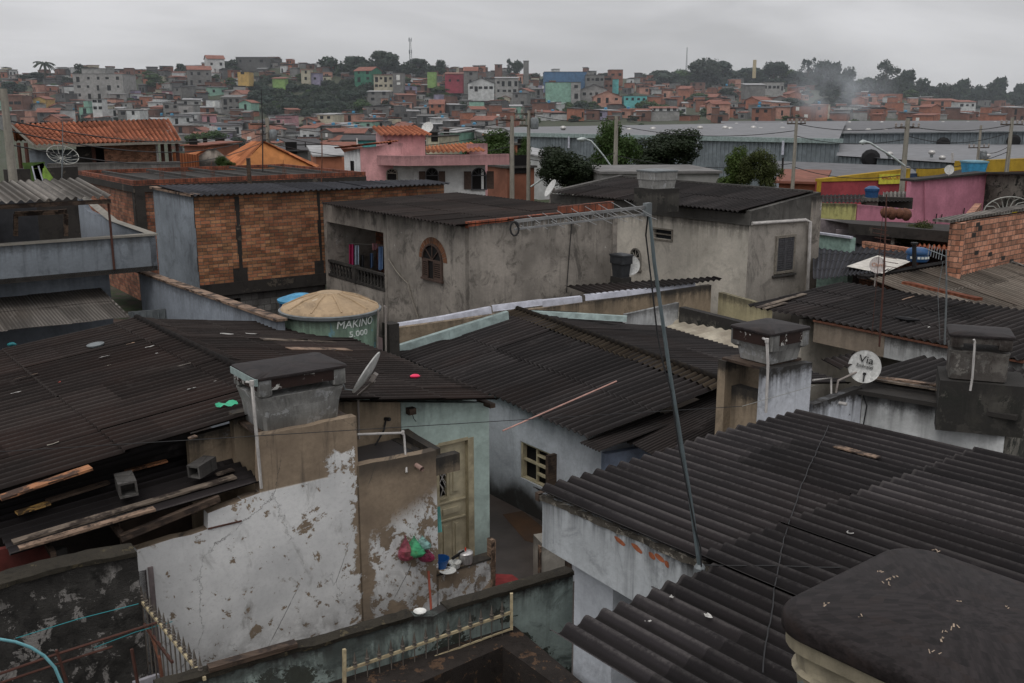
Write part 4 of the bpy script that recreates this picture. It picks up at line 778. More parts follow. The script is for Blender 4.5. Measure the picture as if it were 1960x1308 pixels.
P = plR.hit(794, 722, .05); mb = MB(); mb.lathe(P, [(.02, -.02), (.055, 0), (.06, .02), (.035, .045), (0.001, .05)], 14, ax=plR.n, cap=False)
for i, v in enumerate(mb.v): q = V3(v) - P; mb.v[i] = tuple(P + q + uu * q.dot(uu) * .6)
tag(mb.build('sandal', M['pinkp'], smooth=True), 'bright pink plastic scrap on the right slope of the left roof', 'plastic scrap')
for px, py, lab in ((482, 641, 'long pale scrap high on the right slope near the green tank'), (434, 641, 'small pair of pale flecks on the right slope')):
 P = plR.hit(px, py, .04); mb = MB(); scrap(mb, P, plR.n, .25, .05, math.radians(36)); tag(mb.build('scrap', M['paper']), lab, 'scrap')
def plR_board(x0, y0, x1, y1, w, mt, lab): plank(x0, y0, x1, y1, w, .015, M[mt], lab, z=.045, pl=plR)
plR_board(500, 650, 640, 655, .22, 'plankgrey', 'broad brown weathered board on the right slope of the left roof'); plR_board(552, 668, 668, 670, .25, 'planktan', 'pale tan board set in the right slope behind the tank')
def dish(lab, P, nrm, r, foot, mat, rim=True, txt=None, armside=None, group=None, k=1.0, lnb=True, depth=.16):
 t = thing('satellite_dish', lab, 'satellite dish', foot, group); nrm = nrm.normalized(); mb = MB(); N = 32
 prof = [(r * f, depth * r * (f * f)) for f in (0.02, .3, .55, .8, .95, 1.0)]
 mb.lathe(P - nrm * depth * r, [(a, b) for a, b in prof] + [(r * 1.015, depth * r + .004), (r * 1.0, depth * r - .012)] + [(a, b - .012) for a, b in prof[::-1]], N, ax=nrm, cap=False); mb.build('reflector', mat, t, smooth=True)
 mb = MB(); back = P - nrm * (depth * r + .02); mb.tube([foot, foot + UP * (back.z - foot.z) * .5 + (back - foot) * .05, back - nrm * .06 - UP * .05, back], .018, 8); mb.bar(back - nrm * .02, back - nrm * .08, .09, .12); mb.build('mount', M['pvcdark'], t, smooth=False)
 if lnb:
  x = nrm.cross(UP).normalized(); y = x.cross(nrm); if_ = P + nrm * r * 1.0 - y * r * .55; mb = MB(); mb.tube([P - y * r * .95, P - y * r * 1.15 + nrm * r * .4, if_], .01 * k, 6); mb.lathe(if_, [(.022 * k, -.03), (.03 * k, 0), (.03 * k, .05), (.02 * k, .06)], 10, ax=(P - if_).normalized()); mb.build('feed_arm', M['galv'], t, smooth=True)
 return t
Pd = Y(701, 713, 13.2); dn = V3((-.80, -.05, -.5)); dn = V3((-.83, .12, .52))
dish('pale satellite dish seen edge-on behind the first grey tank', Pd, dn, .33, wm_(688, 838) + V3((0, -.05, 0)), M['dish'])
# boundary wall, dark wall, gate, basin, railing
bA = Z(385, 1296, 1.5); bB = Z(1097, 1095, 1.5); eb, nb = basis(bA, bB)
bw = thing('boundary_wall', 'low mossy boundary wall with green streaks along the bottom', 'wall', V3((bA.x, bA.y, FL)))
mb = MB(); sb_ = lambda px, py: sz(bA, bB, px, py)
pr = []
for px, py in ((300, 1320), (565, 1238), (566, 1243), (600, 1237), (640, 1225), (790, 1180), (830, 1180), (855, 1166), (1097, 1095)):
 pr.append(sb_(px, py))
for i in range(1, len(pr)):
 if pr[i][0] <= pr[i - 1][0]: pr[i] = (pr[i - 1][0] + .001, pr[i][1])
mb.pwall(bA, eb, pr, FL, .14, jag=.012); mb.build('wall', M['streaky'], bw)
mb = MB()
def cap(mb, pts, w, h, P, e, inn, j=.012, step=.12):
 r_ = random.Random(len(pts)); q = []
 for (a, za), (b, zb) in zip(pts[:-1], pts[1:]):
  k = max(1, int((b - a) / step))
  for i in range(k): f = i / k; q.append((a + (b - a) * f, za + (zb - za) * f))
 q.append(pts[-1]); ring = []
 for a, z in q:
  jj = [r_.uniform(-j, j) for _ in range(6)]; o = P + e * a; o = V3((o.x, o.y, z))
  ring.append([o - inn * (.02 + jj[0]) - UP * .03, o - inn * (.025 + jj[1]) + UP * (h * .6), o + inn * (w * .25) + UP * (h + jj[2]), o + inn * (w * .7) + UP * (h + jj[3]), o + inn * (w + .02 + jj[4]) + UP * (h * .5), o + inn * (w + .02) - UP * .03])
 for a, b in zip(ring[:-1], ring[1:]):
  for k in range(5): mb.face([a[k], b[k], b[k + 1], a[k + 1]])
 mb.face(ring[0]); mb.face(ring[-1][::-1])
cap(mb, [p for p in pr[:1]] + pr[2:6], .14, .035, bA, eb, -nb); cap(mb, pr[7:], .14, .03, bA, eb, -nb); mb.build('mossy_top', M['mosstop'], bw, smooth=True)
mb = MB(); i0 = sb_(400, 1290)[0]; i1 = sb_(568, 1240)[0]; mb.bar(bA + eb * i0 + UP * (sb_(400, 1290)[1] - bA.z + .05) - nb * .02, bA + eb * i1 + UP * (sb_(568, 1240)[1] - bA.z + .04) - nb * .02, .11, .05)
tag(mb.build('plank', M['timber']), 'dark wet plank lying on the left end of the mossy boundary wall', 'plank')
P = V3((0, 0, 0)) + onv(809, 1180, bA, bB) - nb * .07; mb = MB(); mb.lathe(P, [(.04, 0), (.06, .01), (.075, .035), (.065, .03), (.03, .01), (0.001, .01)], 18, cap=False); tag(mb.build('bowl', M['whiteen'], smooth=True), 'small white bowl on top of the mossy boundary wall', 'bowl')
mb = MB(); cap(mb, [(0, pl3.z(beamA) - .11), (beamL, pl3.z(beamA + beamE * beamL) - .11)], .1, .05, beamA, beamE, -beamN, .02, .09); mb.build('eroded_edge', plaster('eroded_mortar', (.13, .115, .095), grime=.8, streak=0, top=0, bot=0, under=(.33, .3, .25), peel=.5, bs=1.0, ps=3), near, smooth=True)
KD = Z(262, 1060, 2.05); KD.z = 0; KE = KD - uu * 6
dwl = thing('dark_wall', 'high rough black-stained wall filling the lower left corner', 'wall', V3((KD.x, KD.y, FL)))
mb = MB(); f = lambda px, py: (lambda P: ((P - KD).dot(uu), P.z))(onv(px, py, KE, KD))
pd = [f(-300, 1200), f(-60, 1138), f(0, 1122), f(90, 1095), f(180, 1075), f(262, 1060)]
mb.pwall(KD, uu, pd, FL - 1.5, .3, jag=.02); mb.build('wall', M['lumpy'], dwl)
mb = MB(); cap(mb, pd, .3, .04, KD, uu, vv, .02); mb.build('mossy_top', M['mosstop'], dwl, smooth=True)
gA = onv(262, 1128, KE, KD); gB0 = onv(400, 1308, bA, bB)
G0 = V3((gA.x, gA.y, 0)) + uu * .05; G1 = G0 - vv * 3.2
def gpt(px, py): return onv(px, py, G0, G1)
fe = thing('spear_fence', 'rusty fence with spear finials beside the dark wall at lower left', 'fence', V3((G0.x, G0.y, FL)))
r0 = gpt(262, 1140); r1 = gpt(392, 1300); hd = (r1 - r0)
mb = MB(); mb.bar(r0, r1, .03, .035); mb.build('top_rail', M['creamrail'], fe)
r2_ = gpt(262, 1176); r3_ = gpt(330, 1268); mb = MB(); mb.bar(r2_, r3_, .03, .03); mb.build('lower_rail', M['darkrust'], fe)
def spear(mb, B, h0, h1, r=.009):
 mb.tube([B + UP * h0, B + UP * (h1 - .12)], r, 6)
 for k in (.0, .035, .07): mb.lathe(B + UP * (h1 - .2 + k), [(.01, 0), (.026, .008), (.026, .018), (.01, .026)], 8)
 mb.lathe(B + UP * (h1 - .12), [(.012, 0), (.018, .03), (.001, .13)], 6, cap=False)
for k in range(14):
 B = r0 + hd * (k + .3) / 14; mb = MB(); spear(mb, B, -.9, .2); mb.build('spear_bar', M['spear'], fe, smooth=True)
mb = MB(); mb.tube([gpt(268, 1185), gpt(290, 1215), gpt(305, 1260), gpt(312, 1308)], .02, 6); mb.build('bent_strap', M['rust'], fe)
mb = MB(); q = G0 - vv * .05 + uu * .32; mb.wall(KA + uu * s1_(262, 1200) + uu * .02, KA + uu * s1_(290, 1200), FL, w1(275, 1092).z, .05);
dj = tag(mb.build('door_leaf', simple('dim_purple_brown', (.06, .045, .045), .8)), 'narrow dim doorway slab beside the left end of the peeling wall', 'door')
mb = MB(); a = s1_(288, 1150); lb(mb, KA, uu, -vv, a, a + .06, FL, w1(290, 1090).z + .04, 0, .03); tag(mb.build('door_jamb', simple('pinkish_grey_jamb', (.16, .13, .13), .8)), 'pinkish grey jamb at the left end of the peeling wall', 'jamb')
def front(px, py, off): return onv(px, py, KE - vv * off, KD - vv * off)
tr = thing('rusty_rack', 'rusty iron bars in front of the dark wall, bottom left', 'iron rack', front(100, 1308, .7))
for pts, r_, nm in (([(0, 1290), (110, 1252), (300, 1192)], .014, 'long_bar'), ([(0, 1308), (120, 1268), (215, 1238)], .013, 'long_bar'), ([(108, 1245), (118, 1275), (128, 1308)], .018, 'upright'), ([(252, 1243), (262, 1300), (265, 1320)], .02, 'upright')):
 mb = MB(); mb.tube([front(x, y, .7) for x, y in pts], r_, 6); mb.build(nm, M['darkrust'], tr)
for pts, off, lab in (([(30, 1222), (150, 1185), (265, 1156)], .35, 'upper teal cord stretched across the dark wall'), ([(110, 1252), (200, 1222), (300, 1190)], .3, 'middle teal cord across the dark wall'), ([(180, 1240), (260, 1210), (330, 1190)], .25, 'lowest teal cord across the dark wall')):
 mb = MB(); mb.tube([front(x, y, off) for x, y in pts], .005, 5); tag(mb.build('cord', M['wireteal']), lab, 'cord')
mb = MB(); mb.tube([front(x, y, .95) for x, y in ((-30, 1222), (0, 1224), (30, 1229), (60, 1240), (85, 1256), (105, 1278), (118, 1308), (124, 1340))], .016, 8); tag(mb.build('hose', M['hose'], smooth=True), 'faded light blue hose arching over the bottom left corner', 'hose')
mb = MB(); q = front(262, 1290, .3); mb.wall(q - uu * .05, q + uu * .25, FL, q.z - .1, .05); tag(mb.build('board', simple('pale_lilac_board', (.3, .29, .31), .8)), 'pale upright board at the foot of the spear fence', 'board')
bz = 1.02; bs = thing('concrete_basin', 'dark open concrete basin with thick rim at bottom centre', 'basin', Z(980, 1260, 0.4))
o_ = [Z(600, 1335, bz), Z(982, 1203, bz), Z(1250, 1420, bz), Z(750, 1560, bz)]; c_ = sum((p for p in o_), V3()) / 4
i_ = [Z(775, 1320, bz), Z(962, 1238, bz), Z(1110, 1345, bz), Z(870, 1500, bz)]
o_[1] = onv(985, 1203, bA + nb * .01, bB + nb * .01); o_[1].z = bz; o_[0] = V3((o_[1].x, o_[1].y, bz)) - eb * 2.6
mb = MB()
for k in range(4):
 j = (k + 1) % 4; n_ = 8
 for q in range(n_):
  f0, f1 = q / n_, (q + 1) / n_; L_ = lambda a, b, f: a * (1 - f) + b * f
  mb.face([L_(o_[k], o_[j], f0), L_(o_[k], o_[j], f1), L_(i_[k], i_[j], f1), L_(i_[k], i_[j], f0)])
 mb.face([o_[k] - UP * 1.4, o_[j] - UP * 1.4, o_[j], o_[k]]); mb.face([i_[j] - UP * .5, i_[k] - UP * .5, i_[k], i_[j]])
mb.build('rim', M['basinrim'], bs)
mb = MB(); mb.face([p - UP * .48 for p in i_]); mb.build('basin_floor', simple('basin_bottom', (.02, .018, .012), .6, sc=3), bs)
rl = thing('spear_railing', 'cream and rusty spear railing in front of the green streaked wall', 'railing', onv(700, 1300, bA + nb * .12, bB + nb * .12))
wr = lambda px, py: onv(px, py, bA + nb * .12, bB + nb * .12)
mb = MB(); mb.bar(wr(663, 1283), wr(979, 1172), .025, .03); mb.build('top_rail', M['creamrail'], rl)
mb = MB(); mb.bar(wr(700, 1305), wr(981, 1203), .018, .018); mb.build('lower_rail', M['creamrail'], rl)
for px, y0, y1 in ((979, 1136, 1205), (659, 1243, 1330)): mb = MB(); mb.bar(wr(px, y1), wr(px, y0), .035, .035); mb.build('post', M['creamrail'], rl)
ra, rb = wr(663, 1283), wr(979, 1172)
for k in range(14):
 B = ra + (rb - ra) * (k + .7) / 14.6; mb = MB(); spear(mb, B, -.26, .17, .007); mb.build('spear_bar', M['spear'], rl, smooth=True)
mb = MB(); mb.face([V3((x, y, FL)) for x, y in ((-16, 4), (14, 4), (14, 36), (-16, 36))]); struct('alley_floor', mb, M['alley'])
mb = MB(); mb.face([Z(*p, FL + .004) for p in ((962, 985), (1000, 978), (1040, 1010), (1032, 1042), (1005, 1035))]); mb.mi = 0; struct('rusty_puddle', mb, M['rustfloor'])
mb = MB(); mb.face([Z(*p, FL + .006) for p in ((940, 1098), (980, 1100), (1015, 1125), (960, 1160), (930, 1150))]); tag(mb.build('cloth', M['redmat']), 'dull red cloth on the alley floor behind the boundary wall', 'cloth')
gp = thing('gate_pillar', 'short pale gate pillar with timber edge in the alley', 'pillar', Z(1035, 1120, FL))
P0 = Z(1035, 1125, FL); q = P0; zt_ = zat(P0, 1040)
mb = MB(); mb.wall(P0, P0 + az(20) * .42, FL, zt_, .35, jag=.02); mb.build('pillar', M['beige'], gp); mb = MB(); mb.box(P0, az(20), az(110), UP, -.03, .0, -.03, .06, 0, zt_ - FL - .05); mb.build('timber_edge', M['planktan'], gp)
mb = MB(); mb.box(P0, az(20), az(110), UP, .43, .53, -.02, .1, 0, zt_ - FL + .15); tag(mb.build('post', M['timber']), 'dark timber post between the gate pillar and the pale wall', 'post')
mb = MB(); q = P0 + az(20) * .55 + az(110) * .02; mb.wall(q, q + az(20) * .9, FL, zt_ + .45, .12); tag(mb.build('wall', M['lilac']), 'short stained pale wall between gate post and porch', 'wall')
# middle roof house (R2)
mh = thing('blue_house', 'pale blue house with corrugated gable roof in the middle', 'house', Z(945, 960, FL))
ez = 1.72; e0 = Z(760, 672, ez); e1 = Z(1150, 833, ez); rz = 2.32; g0 = Z(990, 594, rz); g1 = Z(1397, 737, rz)
x1 = (e1 - e0).normalized();
ddE = (e0 - g0).normalized(); mb = MB(); corr(mb, g0, g1, e1 + ddE * .2, e0 + ddE * .2, sheet=1.75, rnd=random.Random(41), lift=.02); mb.build('left_roof_slope', M['fib'], mh, smooth=True)
pR = Plane(g0, 126, 0, 36, -.16);
h0 = g0 + az(36, -.16) * 3.6; h1 = g1 + az(36, -.16) * 3.6
mb = MB(); corr(mb, g1, g0, h0, h1, sheet=1.8, rnd=random.Random(42)); mb.build('right_roof_slope', M['fib'], mh, smooth=True)
mb = MB(); nn = UP * .04; ddL = (e0 - g0).normalized(); ddR = az(36, -.16)
corr(mb, g0 + nn, g1 + nn, g1 + ddL * .34 + nn * .5, g0 + ddL * .34 + nn * .5, sheet=9, lift=0, sag=.003, rnd=random.Random(43)); corr(mb, g1 + nn, g0 + nn, g0 + ddR * .3 + nn * .5, g1 + ddR * .3 + nn * .5, sheet=9, lift=0, rnd=random.Random(43), sag=.003)
mb.tube([g0 + nn * 1.3, g1 + nn * 1.3], .06, 8); mb.build('ridge_cap', fibro('mossy_ridge', (.028, .021, .015), (.05, .04, .027), warm=.5, wm=(.04, .028, .015)), mh, smooth=True)
wAl = Z(941, 955, FL); wA = V3((wAl.x, wAl.y, 0)); wB = V3((Z(1153, 880, 0.9).x, 0, 0)); q_ = Z(1020, 1012, FL); de = V3((q_.x - wA.x, q_.y - wA.y, 0)).normalized();
wA = V3((wA.x, wA.y, 0)) + V3((-de.y, de.x, 0)) * .12; wB = V3((e1.x, e1.y, 0)) - V3((ddE.x, ddE.y, 0)) * .12 - (e1 - e0).normalized() * .12; wB.z = 0; de = (wB - wA).normalized(); Lb = (wB - wA).length; sw = lambda px, py: sz(wA, wA + de, px, py)
hx0, hx1 = sw(996, 890)[0], sw(1064, 890)[0]; hz0, hz1 = sw(1030, 917)[1], sw(1030, 862)[1]
hz1 = sw(1000, 846)[1]; hz0 = sw(1000, 916)[1]
mb = MB(); mb.wall(wA - de * 4.5, wA + de * Lb, FL, ez - .05, .16, holes=[(hx0 + 4.5, hx1 + 4.5, hz0, hz1)]);
pe = V3((-de.y, de.x, 0));
mb.wall(wA + de * (Lb + .001), wA + de * (Lb + .001) + pe * 3, FL, ez - .3, .15); mb.build('wall', M['blue'], mh)
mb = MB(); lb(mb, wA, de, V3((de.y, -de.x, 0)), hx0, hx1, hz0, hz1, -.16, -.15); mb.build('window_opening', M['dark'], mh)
n_ = V3((de.y, -de.x, 0)); hw = hx1 - hx0; mb = MB()
lb(mb, wA, de, n_, hx0, hx0 + .05, hz0, hz1, -.12, -.02); lb(mb, wA, de, n_, hx0 + .05, hx1 - .12, hz1 - .04, hz1, -.12, -.03); lb(mb, wA, de, n_, hx0 + .05, hx1 - .12, hz0, hz0 + .03, -.12, -.03); lb(mb, wA, de, n_, hx0 + hw * .4, hx0 + hw * .43, hz0 + .03, hz1 - .04, -.1, -.05)
for k in (.25, .5, .75): lb(mb, wA, de, n_, hx0 + (.05 if k == .5 else hw * .43), hx1 - .12, hz0 + (hz1 - hz0) * k, hz0 + (hz1 - hz0) * k + .04, -.1, -.04)
mb.build('window_frame', M['doorframe'], mh); mb = MB()
lb(mb, wA, de, n_, hx1 - .05, hx1 + .03, hz0 - .02, hz1 + .05, .005, .2); mb.build('shutter', M['timber'], mh)
ml_ = thing('side_lean_to', 'low lean-to of fine corrugated sheets beside the blue house', 'lean-to', Z(1300, 900, FL))
mb = MB(); a_, b_, c_, d_ = Z(1253, 788, 1.78), Z(1330, 757, 1.95), Z(1322, 800, 1.85), Z(1110, 852, 1.55)
corr(mb, Z(1396, 742, 2.12), Z(1445, 800, 1.95), Z(1282, 893, 1.55), Z(1178, 836, 1.6), period=.076, amp=.011, sheet=9, seg=6, rnd=random.Random(45));
corr(mb, Z(1262, 790, 1.8), Z(1312, 803, 1.8), Z(1148, 868, 1.6), Z(1110, 850, 1.6), period=.076, amp=.011, sheet=9, seg=6, rnd=random.Random(46)); mb.build('roof', M['fib_small'], ml_, smooth=True)
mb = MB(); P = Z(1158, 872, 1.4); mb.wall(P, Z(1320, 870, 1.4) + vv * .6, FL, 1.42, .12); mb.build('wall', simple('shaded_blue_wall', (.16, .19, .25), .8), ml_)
plM = Plane(e1, 126, 0, 216, -.16); plM.eu = (g0 - g1).normalized(); plM.ev = ddL; plM.n = plM.eu.cross(plM.ev).normalized(); plM.n = plM.n if plM.n.z > 0 else -plM.n; plM.O = e1
for px, py, w, mt, lab in ((945, 716, .28, 'redpaint', 'reddish rag scrap on the middle roof'), (938, 733, .22, 'planktan', 'tan wood chip on the middle roof below the red scrap'), (1022, 628, .12, 'paper', 'white chip high on the middle roof near the ridge'), (828, 690, .06, 'paper', 'small pale chip near the valley of the two roofs'), (872, 708, .05, 'paper', 'tiny pale chip in the middle of the middle roof'), (1033, 722, .06, 'framegrey', 'dull chip on the lower part of the middle roof')):
 P = plM.hit(px, py, .04); mb = MB(); scrap(mb, P, plM.n, w, .06, math.radians(36), .03); tag(mb.build('scrap', M[mt]), lab, 'scrap')
def flash(pts, w, mat, lab, z0, z1):
 mb = MB(); P = [Z(px, py, z0 + (z1 - z0) * i / (len(pts) - 1)) for i, (px, py) in enumerate(pts)]
 for a, b in zip(P[:-1], P[1:]):
  d = (b - a).normalized(); x = V3((d.y, -d.x, 0)).normalized(); mb.face([a, b, b + x * .04 - UP * w * .95, a + x * .04 - UP * w * .95]); mb.face([a - x * w * .5 + UP * .01, b - x * w * .5 + UP * .01, b, a]); mb.face([a + x * .04 - UP * w * .95, b + x * .04 - UP * w * .95, b + x * .06 - UP * w, a + x * .06 - UP * w])
 return tag(mb.build('flashing', mat), lab, 'flashing')
flash([(757, 664), (860, 632), (973, 597)], .22, M['gutter2'], 'green-grey metal flashing along the far edge of the middle roof', 1.86, 2.42)
gz = 2.3
flash([(763, 620), (850, 606), (940, 588)], .19, M['gutter'], 'white metal flashing left of the gap below the grey house', gz - .15, gz); flash([(942, 586), (1038, 574)], .13, M['gutter'], 'narrow bright flashing in the middle below the grey house', gz, gz + .05)
flash([(1038, 576), (1114, 568)], .24, M['gutter'], 'short broad white flashing right of the middle one', gz + .1, gz + .12); flash([(1120, 566), (1200, 557), (1331, 541)], .24, M['gutter'], 'long white flashing under the right corrugated edge', gz + .12, gz + .2)
flash([(1015, 596), (1100, 600), (1200, 606)], .12, M['gutter2'], 'pale green flashing behind the ridge of the middle roof', 2.35, 2.3)
bb = thing('rear_wall', 'stained beam wall with small roof behind the middle roof', 'wall', Z(1000, 620, FL))
mb = MB(); a = Z(750, 628, gz - .15); b = Z(1370, 545, gz + .15)
mb.wall(V3((a.x, a.y, 0)) + vv * .12, V3((b.x, b.y, 0)) + vv * .15, 0, (gz - .2, gz + .12), .15); mb.build('wall', M['tan'], bb)
mb = MB(); a2 = Z(1195, 600, gz - .1); mb.wall(V3((a2.x, a2.y, 0)) - vv * .05, V3((Z(1297, 585, gz - .1).x, Z(1297, 585, gz - .1).y, 0)) - vv * .05, 0, (gz - .12, gz - .02), .1); mb.build('white_wall', M['white'], bb)
mb = MB(); corr(mb, Z(1100, 552, gz + .2) + vv * .45, Z(1382, 533, gz + .35) + vv * .3, Z(1382, 536, gz + .25), Z(1130, 566, gz + .1), sheet=3, rnd=random.Random(47)); mb.build('roof', M['fib'], bb, smooth=True)
# two-storey houses in the middle distance
def corner(px, py, d, aL, pxL, aR, pxR):
 C = Y(px, py, d); L = along(C, aL, pxL); Rr = along(C, aR, pxR); return C, L, Rr
def flatp(P): return V3((P.x, P.y, 0))
def arch_window(par, A, e, n, x0, x1, z0, z1, arch, fm, pm, shutters=True, dep=-.1):
 mb = MB(); cx = (x0 + x1) / 2; r = (x1 - x0) / 2; N = 10
 top = [(cx + r * math.cos(t), z1 - arch + arch * math.sin(t)) for t in [math.pi * i / N for i in range(N + 1)]]
 pts = [(x0, z0), (x1, z0)] + top
 P = lambda x, z, d: V3((A.x, A.y, 0)) + e * x + UP * z + n * d
 mb.face([P(x, z, .006) for x, z in pts]); mb.build('window_opening', M['dark'], par)
 mb = MB(); w = .05
 for (a, b) in zip(top[:-1], top[1:]): mb.bar(P(*a, .03), P(*b, .03), w, .05)
 lb(mb, A, e, n, x0 - w / 2, x0 + w / 2, z0, z1 - arch, .0, .05); lb(mb, A, e, n, x1 - w / 2, x1 + w / 2, z0, z1 - arch, .0, .05); lb(mb, A, e, n, x0 - .05, x1 + .05, z0 - .05, z0, .0, .08); lb(mb, A, e, n, x0, x1, z1 - arch - .02, z1 - arch + .02, .01, .05)
 for t in (.25, .5, .75): mb.bar(P(cx, z1 - arch, .03), P(cx + r * math.cos(math.pi * t), z1 - arch + arch * math.sin(math.pi * t), .03), .025, .02)
 mb.build('window_frame', fm, par)
 if shutters:
  for k, (a, b) in enumerate(((x0 + .02, x0 + (x1 - x0) * .3), (x1 - (x1 - x0) * .42, x1 - .02))):
   mb = MB(); h = z1 - arch - z0
   lb(mb, A, e, n, a, b, z0, z0 + .04, .02, .05); lb(mb, A, e, n, a, b, z0 + h - .06, z0 + h - .02, .02, .05); lb(mb, A, e, n, a, a + .03, z0, z0 + h - .02, .021, .051); lb(mb, A, e, n, b - .03, b, z0, z0 + h - .02, .021, .051)
   for i in range(int(h / .055)): lb(mb, A, e, n, a + .03, b - .03, z0 + .04 + i * .055, z0 + .07 + i * .055, .02, .045)
   mb.build('shutter', pm, par)
def patch_shutter(par, A, e, n, x0, x1, z0, z1, mat, fmat, leaves=2):
 mb = MB(); f = .07
 for a, b, c, d in ((x0 - f, x0, z0 - f, z1 + f), (x1, x1 + f, z0 - f, z1 + f), (x0, x1, z1, z1 + f), (x0, x1, z0 - f, z0)): lb(mb, A, e, n, a, b, c, d, .0, .06)
 mb.build('window_frame', fmat, par)
 for k in range(leaves):
  a = x0 + (x1 - x0) * k / leaves; b = x0 + (x1 - x0) * (k + 1) / leaves; mb = MB()
  lb(mb, A, e, n, a + .005, b - .005, z0, z1, .0, .015)
  for i in range(int((z1 - z0) / .07)): lb(mb, A, e, n, a + .05, b - .05, z0 + .03 + i * .07, z0 + .07 + i * .07, .015, .04)
  for q in (a + .005, b - .045): lb(mb, A, e, n, q, q + .04, z0, z1, .016, .045)
  mb.build('shutter', mat, par)
C, L, Rr = corner(898, 432, 24.5, 126, 618, 36, 1180); e1_, n1_ = basis(L, C); e2_, n2_ = basis(C, Rr); LL = (flatp(C) - flatp(L)).length; LR = (flatp(Rr) - flatp(C)).length
gh = thing('grey_house', 'two-storey grey cement house with balcony, arched window and dark roof', 'house', V3((C.x, C.y, 0)))
zE = zat(C, 436); zb = .6
f1 = lambda px, py: sz(flatp(L), flatp(C), px, py); f2 = lambda px, py: sz(flatp(C), flatp(Rr), px, py)
bx0, bx1 = f1(628, 500)[0], f1(737, 500)[0]; bz1 = f1(690, 437)[1]; bz0 = f1(690, 508 + 38)[1]
mb = MB(); mb.wall(L, C, zb, zE, .2, holes=[(bx0, bx1, bz0, bz1)])
mb.pwall(C, e2_, [(0, zE + .02), (LR * .35, zE + .1), (LR * .9, f2(1150, 405)[1]), (LR, f2(1180, 402)[1])], zb, .2, jag=.01)
Bk = flatp(L) + (flatp(Rr) - flatp(C)); mb.wall(Rr, Bk, zb, zE - .1, .2); mb.wall(Bk, L + V3((.0, .0, 0)), zb, zE - .1, .2); mb.build('wall', M['cement'], gh)
mb = MB(); lb(mb, C, e2_, n2_, LR - .14, LR + .02, zb, f2(1180, 402)[1] + .02, .0, .03); mb.build('edge_trim', M['cement'], gh); mb = MB(); lb(mb, flatp(L), e1_, n1_, f1(736, 500)[0], f1(741, 500)[0], zb, zE, .0, .012); mb.build('edge_trim', M['cement'], gh)
mb = MB(); zz0 = f2(1120, 404)[1]; mb.pwall(flatp(C) - n2_ * .02, e2_, [(-.02, zE + .14), (LR * .6, zE + .2), (LR * .6, f2(1065, 398)[1] + .02), (LR * .98, f2(1172, 386)[1])], zE - .02, .14); mb.build('brick_course', M['brickend'], gh)
plG = Plane(C + UP * (.12), 126, 0, 36, .015); plG.O = Y(890, 432, 24.4)
ra_ = plG.O - n1_ * 0; rb_ = along(ra_, 126, 630); wR = LR * .965
mb = MB(); up1 = az(36, .022)
corr(mb, ra_ + up1 * wR - vv * 0, rb_ + up1 * wR, rb_ + n1_ * .25, ra_ + n1_ * .25, sheet=2.3, rnd=random.Random(51), jit=.004); mb.build('roof', M['fib_brown'], gh, smooth=True)
mb = MB(); P = flatp(L) - n1_ * 1.7; mb.wall(P + e1_ * (bx0 - .2), P + e1_ * (bx1 + .6), zb, zE - .1, .1); mb.wall(flatp(L) + e1_ * bx0 - n1_ * .2 - e1_ * .12, P + e1_ * bx0 - e1_ * .12, zb, zE - .1, .1)
mb.build('balcony_back_wall', M['brick2'], gh)
mb = MB(); q = flatp(L) + e1_ * (bx1 + .12) - n1_ * 1.7; mb.wall(q, flatp(L) + e1_ * (bx1 + .12) - n1_ * .2, zb, zE - .1, .1); mb.build('balcony_side_wall', M['cement'], gh)
mb = MB(); lb(mb, flatp(L), e1_, n1_, bx0, bx1 + .1, bz0 - .12, bz0 - .002, -1.7, -.01); lb(mb, flatp(L), e1_, n1_, bx0, bx1 + .1, bz1 + .1, bz1 + .2, -1.7, -.2); mb.build('balcony_floor', M['darkconc'], gh)
mb = MB(); lb(mb, flatp(L), e1_, n1_, bx0 + (bx1 - bx0) * .55, bx0 + (bx1 - bx0) * .9, bz0, bz1 - .2, -1.69, -1.66); mb.build('balcony_door', M['dark'], gh)
zr0, zr1 = f1(690, 545)[1], f1(690, 510)[1]; zr0 = bz0 + .06; zr1 = zr0 + 1.0 * ((f1(690, 508)[1] - zr0))
zr1 = f1(682, 511)[1]
def balu(x0, x1):
 mb = MB(); lb(mb, flatp(L), e1_, n1_, x0, x1, zr1 - .06, zr1, -.1, .02); lb(mb, flatp(L), e1_, n1_, x0, x1, zr0 - .04, zr0 + .03, -.1, .02); mb.build('handrail', M['cement'], gh)
 k = int((x1 - x0) / .19)
 for i in range(k):
  mb = MB(); c = flatp(L) + e1_ * (x0 + (i + .5) * (x1 - x0) / k) - n1_ * .04 + UP * (zr0 + .03); h = zr1 - zr0 - .09
  mb.lathe(c, [(.045, 0), (.05, h * .1), (.022, h * .25), (.05, h * .5), (.022, h * .75), (.05, h * .9), (.045, h)], 8); mb.build('baluster', M['cement'], gh, smooth=True)
xm_ = f1(679, 520)[0]; balu(bx0 + .02, xm_ - .08); balu(xm_ + .08, bx1 - .02)
mb = MB(); lb(mb, flatp(L), e1_, n1_, xm_ - .08, xm_ + .08, zr0 - .04, zr1 + .03, -.14, .05); mb.build('railing_post', M['cement'], gh)
arch_window(gh, flatp(L), e1_, n1_, f1(811, 500)[0], f1(847, 500)[0], f1(829, 534)[1], f1(829, 468)[1], .42, M['shutter'], M['shutter'])
mb = MB(); x0, x1 = f1(811, 480)[0], f1(847, 480)[0]; cx = (x0 + x1) / 2; r = (x1 - x0) / 2 + .14; zc_ = f1(829, 468)[1] - .42
